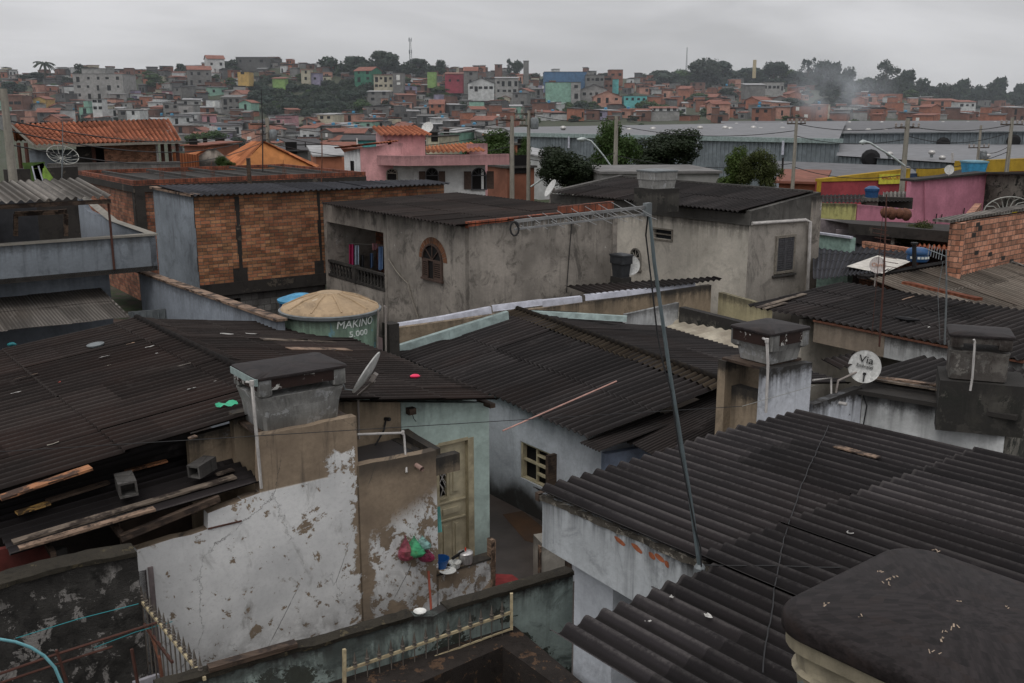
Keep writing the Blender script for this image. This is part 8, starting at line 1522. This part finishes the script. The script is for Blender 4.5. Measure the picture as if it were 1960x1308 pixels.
quad_roof('broad dark blue-grey flat sheet roof behind the blue tank', [(1800, 470, 33), (1556, 462, 36), (1556, 536, 26), (1700, 520, 26.5)], M['fib_blue'])
simple_wall('wall', 'low clay block wall behind the blue tank', (1650, 462, 33.2), (1752, 478, 31), -1, 0, M['brick3']); quad_roof('short wavy clay tile strip behind the blue tank', [(1838, 470, 32), (1740, 460, 34), (1745, 472, 32), (1836, 484, 29.5)], M['tile'], .24, .04)
mb = MB(); mb.face([Y(1620, 510, 27.5), Y(1690, 524, 26.2), Y(1745, 500, 28.0), Y(1680, 489, 30)]); tag(mb.build('roof_sheet', simple('translucent_white_sheet', (.52, .49, .44), .7, dirt=.1)), 'pale square translucent sheet lying on the dark roof', 'roof sheet')
P = Y(1756, 500, 27); t = thing('water_tank', 'dark blue barrel water tank with black pipe at right', 'water tank', P); w = 22 / FP * 27; mb = MB(); mb.lathe(P, [(w * .85, 0), (w * .95, .08), (w * .9, .2)], 24); mb.build('body', M['bluetank'], t, smooth=True); mb = MB(); mb.lathe(P, [(w, .2), (w * 1.05, .24), (w * .9, .33), (w * .5, .37), (.001, .38)], 24, cap=False); mb.build('lid', M['bluetank'], t, smooth=True)
mb = MB()
for k in range(6): a = -2.5 + k * .32; q = P + V3((math.cos(a), math.sin(a), 0)) * w * .97 + UP * .12; mb.box(q, V3((-math.sin(a), math.cos(a), 0)), V3((math.cos(a), math.sin(a), 0)), UP, -.035, .035, -.01, .01, -.03, .03)
mb.build('lettering', M['letterwhite'], t); mb = MB(); mb.tube([Y(1750, 512, 26.4), Y(1750, 466, 26.4)], .06, 8); mb.lathe(Y(1750, 468, 26.4), [(.1, 0), (.1, .05)], 8); mb.build('pipe', M['black'], t)
C = Y(1833, 420, 27); Rr = Y(2080, 402, 33); e, n = basis(C, Rr); cb_ = thing('clay_block_house', 'orange clay block house wall at the right edge', 'house', flatp(C)); zt_ = zat(C, 427)
mb = MB(); mb.wall(C, Rr, -1, zt_, .2); mb.wall(flatp(C) + V3((3.2, 6, 0)), C, -1, zt_, .2); mb.build('wall', M['brick3'], cb_); mb = MB(); mb.bar(V3((C.x, C.y, zt_ + .05)) - e * .3 - n * .3, V3((Rr.x, Rr.y, zt_ + .2)) - n * .1, .5, .07); mb.build('roof', M['fib_grey'], cb_)
for i, (px, row) in enumerate(((1872, 430), (1864, 450), (1876, 437), (1869, 484), (1895, 487), (1920, 494), (1936, 500))):
 q = onv(px, row, C, Rr); s_ = (flatp(q) - flatp(C)).dot(e); mb = MB(); lb(mb, flatp(C), e, n, s_ - .12, s_ + .12, q.z - .06, q.z + .06, .001, .006); mb.build('dark_block', M['darkconc'], cb_)
P = Y(1925, 396, 38); t = thing('satellite_dish', 'large mesh dish with yellow feed at the right edge', 'satellite dish', P - UP * 1.2)
mb = MB();
for k in range(9):
 a = math.pi * k / 8; d = V3((math.cos(a), 0, math.sin(a) * .62 - .2)); mb.tube([P + UP * -.35, P + d * .55 + V3((0, -.1, 0)), P + d * .95 + V3((0, -.28, 0))], .02, 5)
mb.tube([P + V3((math.cos(math.pi * k / 16), 0, math.sin(math.pi * k / 16) * .62 - .2)) * .95 + V3((0, -.28, 0)) for k in range(17)], .02, 5); mb.build('ribs', M['meshdish'], t); mb = MB(); q = P + V3((0, -.7, -.1)); mb.lathe(q, [(.08, -.08), (.11, 0), (.05, .1)], 8); mb.build('feed', simple('yellow_feed', (.6, .45, .03), .5), t)
Pd = Y(1680, 508, 24.5); ct = dish('round pinkish-white dish with faded orange lettering on the dark roof', Pd, V3((-.1, -.95, .25)), .2, Pd - UP * .55 + V3((0, .1, 0)), simple('pinkish_dish', (.42, .38, .36), .6), lnb=False, depth=.08)
nr = V3((-.1, -.95, .25)).normalized(); dx = UP.cross(nr).normalized(); dy = nr.cross(dx); place_text('Claro', .13, Pd + dy * .01 + nr * .012, dx, dy, M['letterorange'], ct)
for (x0, r0, x1, r1, y, mt, lab, rad) in ((1683, 664, 1697, 372, 18.4, 'darkrust', 'tall thin rusty mast with old rods rising from the fascia wall', .018), (1808, 660, 1811, 478, 18.6, 'galv', 'thin grey mast with small tilted rods at right', .018), (503, 330, 500, 170, 33, 'wire', 'thin black aerial rod rising above the unfinished building', .02), (615, 355, 616, 255, 40, 'rust', 'short rusty aerial rod right of the black one', .025), (117, 370, 120, 235, 27, 'galv', 'thin grey rod in front of the tiled roof', .015)):
 a, b = Y(x0, r0, y), Y(x1, r1, y); t = thing('aerial_mast', lab, 'mast', a); mb = MB(); mb.tube([a, (a + b) / 2 + V3((.02, 0, 0)), b], [rad, rad, rad * .6], 6); mb.build('pole', M[mt], t)
 mb = MB()
 if x0 > 1600:
  if x0 < 1700:
   mb.tube([a + V3((-.16, 0, .2)), Y(1691, 395, y)], .006, 4)
   for k in range(9): q = Y(1680 + 3 * k % 30, 440 + k * 9, y); mb.tube([q + V3((-.12, 0, .03)), q + V3((.18, 0, -.02))], .006, 4)
  else:
   q = Y(1800, 484, y); mb.tube([Y(1776, 478, y), Y(1812, 492, y)], .012, 4);
   for k in range(6): c = Y(1778 + k * 5, 479 + k * 1.8, y); mb.tube([c - V3((.05, .1, .09)), c + V3((.05, .1, .09))], .006, 4)
   mb.tube([a + V3((-.1, 0, .1)), Y(1795, 560, y), Y(1805, 500, y)], .006, 4)
  mb.build('rods', M[mt], t)
# pink house
C = Y(778, 318, 47); az2 = 36; aL = 126; L = along(C, 150, 722); Rr = along(C, 14, 975); pkh = thing('pink_house', 'pink and white house with clay tile roofs and brown shutters', 'house', flatp(C)); zb_ = C.z; zt_ = zat(C, 299); e1_, n1_ = basis(L, C); e2_, n2_ = basis(C, Rr)
mb = MB(); mb.wall(L, C, zb_, zt_, .2); mb.wall(flatp(C) + e2_ * .001, Rr, zb_, (zt_, zat(Rr, 295)), .2); mb.prism([(p.x, p.y) for p in (L - n1_ * .2, C - n1_ * .2, Rr - n2_ * .2, Rr - n2_ * 5, L - n2_ * 5)], zb_ + .02, zb_ + .3); mb.build('terrace_band', M['pinkhouse'], pkh)
mb = MB(); q1, q2, q3 = L - n1_ * .6 + e1_ * .5, C - n1_ * .7 - n2_ * .7, Rr - n2_ * .8 - e2_ * 1.0; mb.wall(flatp(q1), flatp(q2), -1.2, zb_, .2); mb.wall(flatp(q2) + e2_ * .001, flatp(q3), -1.2, zb_, .2); mb.wall(flatp(q3), flatp(q3) - n2_ * 5, -1.2, zb_, .2); mb.build('white_wall', M['cleanwhite'], pkh)
eq_, nq_ = basis(q2, q3)
for (a, b, rt, rb, dr) in ((802, 852, 322, 350, 0), (888, 945, 322, 362, 1)):
 s0, _ = sz(q2, q3, a, 340); s1x, _ = sz(q2, q3, b, 340); z0, z1 = sz(q2, q3, (a + b) / 2, rb)[1], sz(q2, q3, (a + b) / 2, rt)[1]; w = s1x - s0; arch_window(pkh, flatp(q2), eq_, nq_, s0 + w * .26, s1x - w * .26, z0, z1, .35, M['shuttergrey'], M['shutter'], shutters=False)
 for k in (0, 1):
  mb = MB(); x0 = s0 if k == 0 else s1x - w * .24; lb(mb, flatp(q2), eq_, nq_, x0, x0 + w * .24, z0, z1 - .15, .0, .06); mb.build('shutter', M['shutter'], pkh)
s0 = sz(q1, q2, 738, 330)[0]; arch_window(pkh, flatp(q1), e1_, n1_, s0, s0 + .6, sz(q1, q2, 742, 345)[1], sz(q1, q2, 742, 324)[1], .2, M['framegrey'], M['shutter'], shutters=False)
T0, T1_ = Y(735, 293, 51), Y(814, 293, 51.6); e, n = basis(T0, T1_); ztt = zat(T0, 257); mb = MB(); mb.wall(T0, T1_, 0, ztt, .2, holes=[(sz(T0, T1_, 739, 275)[0], sz(T0, T1_, 750, 275)[0], sz(T0, T1_, 744, 284)[1], sz(T0, T1_, 744, 268)[1])]); mb.wall(T0 + V3((-.85, 3.5, 0)), T0, 0, ztt, .2); mb.build('upper_wall', M['pinkhouse'], pkh)
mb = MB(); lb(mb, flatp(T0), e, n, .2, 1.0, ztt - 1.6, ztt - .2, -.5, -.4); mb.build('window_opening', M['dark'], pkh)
mb = MB(); w = (flatp(T1_) - flatp(T0)).length; a0 = flatp(T0) - e * .3 + n * .35 + UP * (ztt - .05); a1 = flatp(T1_) + e * .3 + n * .35 + UP * (ztt - .05); corr(mb, a0 - n * 2.2 - e * .1 + UP * .42, a1 - n * 2.2 - e * .5 + UP * .42, a1, a0, period=.24, amp=.04, sheet=.45, rnd=random.Random(71), seg=6); mb.build('upper_tile_roof', M['tile'], pkh, smooth=True)
W0, W1_ = Y(658, 286, 50), Y(722, 290, 49); e, n = basis(W0, W1_); mb = MB(); zA_, zB_ = zat(W0, 284), zat(W1_, 273); mb.wall(W0 + e * 1.0, flatp(W1_) + e * 1.4, -1.2, (zA_, zB_ + .0), .2); mb.build('wing_wall', M['pinkhouse'], pkh); mb = MB(); mb.wall(W0, W0 + e * 1.0, -1.2, (zA_ - .2, zA_), .2); mb.build('wing_end_wall', M['white'], pkh); mb = MB(); x_ = .5; lb(mb, flatp(W0), e, n, .4, .6, zA_ - 1.3, zA_ - .6, 0, .03); mb.build('vent_slot', M['dark'], pkh)
mb = MB(); corr(mb, flatp(W1_) + e * .3 + n * .3 + UP * (zB_ - .02), flatp(W1_) + e * .3 - n * 1.4 + UP * (zB_ + .05), flatp(W0) - e * .4 - n * 1.4 + UP * (zA_ + .06), flatp(W0) - e * .4 + n * .3 + UP * (zA_ + .0), period=.24, amp=.04, sheet=.45, rnd=random.Random(72), seg=6); mb.build('wing_tile_roof', M['tile'], pkh, smooth=True)
mb = MB(); r0 = Y(815, 293, 53); r1 = Y(925, 283, 56); corr(mb, Y(900, 273, 58), Y(815, 280, 57), Y(815, 293, 52), Y(930, 290, 52), period=.24, amp=.04, sheet=.45, rnd=random.Random(73), seg=6); mb.build('rear_tile_roof', M['tile_org'], pkh, smooth=True)
mb = MB(); mb.wall(Y(898, 288, 54), Y(933, 277, 55), 0, zat(Y(898, 288, 54), 276), .2); mb.build('rear_wall', M['pinkhouse'], pkh)
P = Y(818, 244, 60); dish('big white dish on a pole right of the pink tower roof', P, V3((-.3, -.8, .5)), .36, P - UP * 1.2, M['dish'], lnb=False)
# tiled roof house at far left
A, B = Y(66, 278, 50), Y(347, 270, 53); e, n = basis(A, B); th = thing('tiled_house', 'house under a wide orange clay tile roof at far left', 'house', flatp((A + B) / 2)); zA_ = A.z; zB_ = B.z
rg0, rg1 = Y(22, 238, 55), Y(322, 228, 58); mb = MB(); corr(mb, rg0, rg1, B, A, period=.24, amp=.045, sheet=.42, rnd=random.Random(75), seg=6, lift=.03, jit=.01); mb.build('tile_roof', M['tile'], th, smooth=True)
mb = MB(); corr(mb, rg1 - n * 0, rg0, rg0 - n * 4 - UP * 1.0, rg1 - n * 4 - UP * 1.0, period=.24, amp=.045, sheet=.6, rnd=random.Random(76), seg=4); mb.build('rear_tile_roof', M['tile'], th, smooth=True); mb = MB(); mb.bar(A - UP * .07, B - UP * .07, .12, .12); mb.bar(B - UP * .05, rg1 - UP * .06, .1, .12); mb.bar(A - UP * .05, rg0 - UP * .06, .1, .12); mb.build('fascia_board', M['framegrey'], th)
wa = flatp(A) - n * .9; zf = zat(A, 320)
s = lambda px: sz(wa, wa + e, px, 300)[0]
mb = MB(); mb.wall(wa + e * s(200), wa + e * s(302), -1, zA_ + .15, .2); mb.build('brick_wall', M['brickface'], th); mb = MB(); mb.wall(wa + e * s(148) - n * .3, wa + e * s(185) - n * .3, -1, zA_ + .2, .2); mb.build('grey_wall', M['darkconc'], th); mb = MB(); mb.wall(wa + e * s(182) - n * .5, wa + e * s(203) - n * .5, -1, zA_ + .2, .1); mb.build('doorway', M['dark'], th)
for px in (25, 38, 52, 180, 312, 326, 338): mb = MB(); q = wa + e * s(px) + (n * .5 if px in (338, 52) else V3()); mb.tube([flatp(q) - UP * 1, flatp(q) + UP * (zA_ + .1)], .1, 6); mb.build('post', M['darkrust'], th)
mb = MB(); q = wa + e * s(301) + n * .1; mb.tube([q + UP * (zA_), q + UP * (zA_ - .35), q + UP * -1], .06, 8); mb.build('downpipe', M['pvc'], th)
mb = MB(); mb.wall(Y(90, 312, 49), Y(345, 310, 51), -1.2, zat(Y(200, 312, 50), 312), .6); mb.build('terrace_kerb', M['conc'], th)
mb = MB(); mb.wall(Y(55, 290, 52), Y(150, 288, 53), -1, zat(Y(100, 290, 52.5), 287), .1); mb.build('inner_wall', M['greyblue'], th)
P = Y(118, 302, 40); t = thing('satellite_dish', 'big dark mesh dish with pale ribs before the tiled house', 'satellite dish', P - UP * 1.0); nr = V3((.45, -.35, .55)).normalized(); x_ = nr.cross(UP).normalized(); y2 = x_.cross(nr)
R0 = .62; mb = MB(); rim = [P + (x_ * math.cos(a) * 1.0 + y2 * math.sin(a) * .8) * R0 + nr * .16 for a in [i * math.pi / 16 for i in range(33)]]; mb.tube(rim, .014, 5)
for k in range(12): a = k * math.pi / 6; mb.tube([P - nr * .05, P + (x_ * math.cos(a) + y2 * math.sin(a) * .8) * R0 * .6 + nr * .0, P + (x_ * math.cos(a) + y2 * math.sin(a) * .8) * R0 + nr * .16], .01, 4)
mb.build('ribs', M['meshdish'], t); mb = MB(); mb.tube([P - UP * 1.0, P - nr * .05], .03, 6); mb.build('mount', M['galv'], t)
mb = MB(); q0 = Y(60, 318, 36); mb.wall(Y(15, 332, 34), Y(150, 332, 36), 0, zat(Y(80, 330, 35), 322), .3); tag(mb.build('wall', M['darkconc']), 'dark jumbled wall top behind the left terrace roof', 'wall')
mb = MB(); g = lambda px, py: Y(px, py, 33); mb.face([g(62, 318), g(82, 312), g(108, 350), g(70, 352)]); tag(mb.build('panel', simple('lime_panel', (.22, .36, .06), .6)), 'lime green leaning panel behind the left terrace roof', 'panel')
mb = MB(); mb.face([g(42, 312), g(86, 310), g(84, 322), g(46, 324)]); mb.face([g(58, 324), g(82, 322), g(80, 352), g(60, 352)]); tag(mb.build('tarpaulin', simple('dark_green_sheet', (.05, .09, .02), .8)), 'dark green sheet hanging behind the left terrace roof', 'tarpaulin')
for i, (a, b) in enumerate(((64, 70), (76, 84))): mb = MB(); mb.bar(g(a - 2, 318), g(b, 350), .06, .04); tag(mb.build('stick', M['gutter']), 'white stick leaning by the lime panel, %s one' % ('left', 'right')[i], 'stick')
simple_wall('wall', 'low dim grey-blue wall with white edge right of the lime panel', (112, 334, 36), (150, 333, 37), -1, 0, M['greyblue'])
t = thing('gable_house', 'house with steep orange roof behind the unfinished building', 'house', flatp(Y(500, 318, 62))); G0, G1 = Y(484, 271, 68), Y(505, 272, 62)
mb = MB(); corr(mb, G0, G1, Y(450, 335, 60), Y(395, 320, 66), period=.24, amp=.04, sheet=.45, rnd=random.Random(77), seg=6)
mb.build('left_slope', M['tile_org'], t, smooth=True); mb = MB(); mb.face([Y(450, 330, 60), Y(605, 330, 62), Y(602, 321, 62), Y(505, 273, 62)]); mb.build('gable_wall', simple('orange_plastered_gable', (.42, .17, .055), .8, sc=1.5, dirt=.5, dcol=(.25, .09, .04)), t); mb = MB(); corr(mb, Y(510, 273, 66), Y(503, 271, 61.8), Y(606, 322, 61.8), Y(610, 318, 66), period=.24, amp=.04, sheet=.45, rnd=random.Random(78), seg=6); mb.build('right_slope', M['tile_org'], t, smooth=True)
t = thing('gable_house', 'low orange tiled roof with pale gable left of the steep one', 'house', flatp(Y(410, 318, 64))); mb = MB(); corr(mb, Y(415, 286, 72), Y(398, 284, 64), Y(348, 315, 62), Y(330, 300, 72), period=.24, amp=.04, sheet=.45, rnd=random.Random(79), seg=6); mb.build('roof', M['tile_org'], t, smooth=True); mb = MB(); mb.face([Y(348, 322, 63), Y(450, 322, 64), Y(446, 312, 64), Y(412, 284, 64), Y(398, 286, 64)]); mb.build('gable_wall', M['cement'], t)
simple_wall('house_wall', 'orange tiled low wall left of the pale gable', (335, 292, 60), (380, 297, 62), -1, 0, M['tile_org'])
rv = random.Random(9)
for i, (x0, x1, rt, rb, y, wk, rk, rf_, lab) in enumerate(((630, 690, 286, 304, 110, 'orange_brick', 'tile', 'shed', 'low orange brick house left of the pink house wing'), (560, 625, 278, 292, 150, 'grey', 'dark', 'shed', 'low grey house with dark roof behind the orange gable'), (606, 655, 300, 318, 90, 'orange_brick', 'pale', 'shed', 'small brick house with pale roof beside the rusty aerial'), (655, 720, 270, 284, 170, 'turquoise', 'dark', 'shed', 'small teal house behind the pink wing'), (815, 842, 262, 285, 140, 'cream', 'slab', 'flat', 'cream two-storey house behind the pink tower'), (842, 875, 255, 278, 150, 'mint', 'pale', 'shed', 'pale mint house behind the pink tower'), (395, 450, 276, 292, 150, 'pale_grey', 'sheet', 'shed', 'pale grey shed behind the orange gables'), (350, 395, 280, 300, 120, 'brick', 'tile', 'shed', 'brick shed left of the orange gables'), (988, 1010, 278, 320, 82, 'orange_brick', 'slab', 'flat', 'narrow orange brick house between the two concrete poles'), (968, 1026, 322, 362, 66, 'brick', 'slab', 'flat', 'brick house with pale openings behind the poles'), (1150, 1380, 333, 350, 58, 'pale_grey', 'sheet', 'flat', 'low pale roofed wall behind the beige house roof'), (1030, 1080, 300, 325, 95, 'white', 'pale', 'shed', 'low white shed below the warehouse wall'), (1490, 1566, 352, 372, 62, 'orange_brick', 'tile', 'shed', 'orange tiled low roof left of the red shop'), (530, 590, 290, 312, 110, 'dark_grey', 'dark', 'shed', 'dark roofed shed right of the steep orange roof'), (880, 925, 250, 264, 200, 'grey', 'sheet', 'shed', 'grey shed behind the bright green tree'), (740, 790, 256, 272, 200, 'dark_grey', 'sheet', 'shed', 'dark grey shed behind the pink tower'), (945, 985, 262, 282, 150, 'pale_grey', 'pale', 'shed', 'pale shed between tree and concrete poles'))):
 w_ = (x1 - x0) / FP * y * CP; hill_house((x0 + x1) / 2, rb, y, w_, 7, row_z(y, rt) - row_z(y, rb), rv.choice([-20, 15, 25]) if w_ < 5.5 else rv.choice([-6, 5]), wk, rk, rf_, lab, seed=i + 900, nwin=None if w_ < 5.5 else 0)
# poles, lamps, wires
def pole(px, rt, rb, y, lab, r=.13, arms=(), square=False):
 zb_, zt_ = row_z(y, rb), row_z(y, rt); x = xat(px, y, zt_); t = thing('utility_pole', lab, 'utility pole', V3((x, y, zb_ - 1.5))); mb = MB(); r *= .75; mb.tube([V3((x, y, zb_ - 1.5)), V3((x, y, zt_))], [r * 1.2, r * .85], 10); mb.build('shaft', M['pole'], t, smooth=True)
 P = V3((x, y, zt_))
 for (dz, L_, an) in arms:
  mb = MB(); d = az(an); L_ *= .8; mb.bar(P - UP * dz - d * L_, P - UP * dz + d * L_, .07, .07); mb.build('crossarm', M['timber'], t)
  for k in (-.95, -.5, .5, .95):
   mb = MB(); mb.lathe(P - UP * (dz - .05) + d * L_ * k, [(.03, 0), (.07, .05), (.05, .1), (.07, .14), (.03, .22)], 8); mb.build('insulator', M['pvcdark'], t)
 return P, t
P1p, t1 = pole(980, 222, 372, 58, 'pale concrete utility pole, left one of the close pair', .17, [(.25, 1.0, 20)]); P2p, t2 = pole(1012, 212, 362, 62, 'concrete utility pole with cluttered crossarms, right one of the close pair', .15, [(.2, 1.3, 35), (.9, .8, 35)]); P3p, t3 = pole(1180, 222, 332, 68, 'pale concrete pole beside the big curved street lamp', .19); P4p, t4 = pole(1525, 227, 368, 60, 'slender concrete pole before the warehouse, left of the lamp at right', .14, [(.3, .8, 20)]); P5p, t5 = pole(1738, 227, 402, 55, 'thick concrete pole carrying the right street lamp', .19, [(.5, 1.0, 20)]); P6p, t6 = pole(1938, 225, 335, 58, 'concrete pole at the right edge', .15, [(.4, 1.0, 20)]); P7p, t7 = pole(511, 226, 330, 64, 'concrete pole before the steep orange gable', .19, [(.4, 1.3, 10), (1.0, 1.0, 10)]); P8p, t8 = pole(6, 170, 360, 30, 'dark pole at the left edge of the picture', .16); P9p, t9 = pole(1878, 240, 322, 74, 'slim pole with transformer before the warehouse at right', .13, [(1.6, 1.1, 15)])
for (Pp, t_, rows_) in ((P2p, t2, (.6,)), (P9p, t9, (2.0, 2.6)), (P7p, t7, (.9,))):
 for k, dz in enumerate(rows_): mb = MB(); mb.lathe(Pp - UP * (dz + .5) + V3((.35, -.1, 0)), [(.22, 0), (.25, .1), (.25, .6), (.15, .7)], 12); mb.build('transformer', M['galv'], t_, smooth=True)
def lamp(pts, y, lab):
 Q = [Y(a, b, y) for a, b in pts]; t = thing('street_lamp', lab, 'street lamp', Q[0]); mb = MB(); mb.tube(Q[:-1], .055, 8); mb.build('arm', M['lamp'], t, smooth=True); mb = MB(); a, b = Q[-2], Q[-1]; d = (b - a).normalized(); mb.tube([a, a + d * .15, (a + b) / 2, b], [.07, .13, .15, .05], 8); mb.build('head', M['lamp'], t, smooth=True)
lamp([(1172, 322), (1155, 298), (1140, 280), (1131, 270), (1122, 267), (1104, 267)], 67.5, 'long curved street lamp arm before the warehouse, centre'); lamp([(1016, 358), (1040, 342), (1062, 328), (1078, 318), (1084, 315), (1096, 316)], 61.5, 'street lamp arm rising right from the cluttered pole'); lamp([(1732, 318), (1705, 298), (1680, 283), (1666, 274), (1658, 272), (1645, 273)], 54.5, 'curved street lamp arm at right before the warehouse')
def wire(A, B, sag, lab, r=.02, mt='wire', n=14):
 mb = MB(); mb.tube([A * (1 - i / n) + B * (i / n) - UP * sag * 4 * (i / n) * (1 - i / n) for i in range(n + 1)], r, 4); tag(mb.build('wire', M[mt]), lab, 'wire', None)
WL = [(P8p - UP * .9, P7p - UP * .5, .8, 'upper wire from the left edge pole to the gable pole'), (P8p - UP * 1.2, P7p - UP * .9, .9, 'middle wire from the left edge pole to the gable pole'), (P8p - UP * 1.6, P7p - UP * 1.3, 1.0, 'lower wire from the left edge pole to the gable pole'), (P7p - UP * .4, P1p - UP * .3, .7, 'upper wire from the gable pole to the close pair'), (P7p - UP * 1.0, P1p - UP * .8, .9, 'middle wire from the gable pole to the close pair'), (P7p - UP * 1.5, P1p - UP * 1.7, .9, 'lower wire from the gable pole to the close pair'), (P2p - UP * .2, P3p - UP * .2, .3, 'top wire from the close pair to the lamp pole'), (P2p - UP * 2.9, P3p - UP * 2.4, .4, 'lower wire from the close pair to the lamp pole'), (P3p - UP * .6, P4p - UP * .7, .5, 'upper wire from the lamp pole to the slender pole'), (P3p - UP * 2.6, P4p - UP * 2.6, .5, 'lower wire from the lamp pole to the slender pole'), (P4p - UP * .3, P5p - UP * .4, .3, 'upper wire from slender to thick pole'), (P4p - UP * 1.0, P5p - UP * 1.1, .35, 'middle wire from slender to thick pole'), (P4p - UP * 2.8, P5p - UP * 3.0, .4, 'lower wire from slender to thick pole'), (P5p - UP * .4, P6p - UP * .4, .3, 'upper wire from thick pole to right edge pole'), (P5p - UP * .9, P6p - UP * .8, .5, 'second wire from thick pole to right edge pole'), (P5p - UP * 2.6, P6p - UP * 1.9, .4, 'lower sagging wire from thick pole to right edge pole'), (P9p - UP * 1.8, P6p - UP * 1.6, .3, 'wire from the transformer pole to the right edge pole'), (P6p - UP * .4, P6p + V3((8, -3, 0)), .2, 'wire leaving the right edge pole')]
for a, b, s_, lab in WL: wire(a, b, s_, lab)
wire(Y(-20, 866, 9.0), Y(1420, 778, 11.5), .0, 'long thin clothes wire crossing the whole courtyard', .004, 'wire'); wire(Y(1420, 778, 11.5), Y(1560, 738, 14), .0, 'thin wire end reaching the lilac tower', .004, 'wiregrey')
for o in list(bpy.data.objects):
 if '_w' in o: del o['_w']
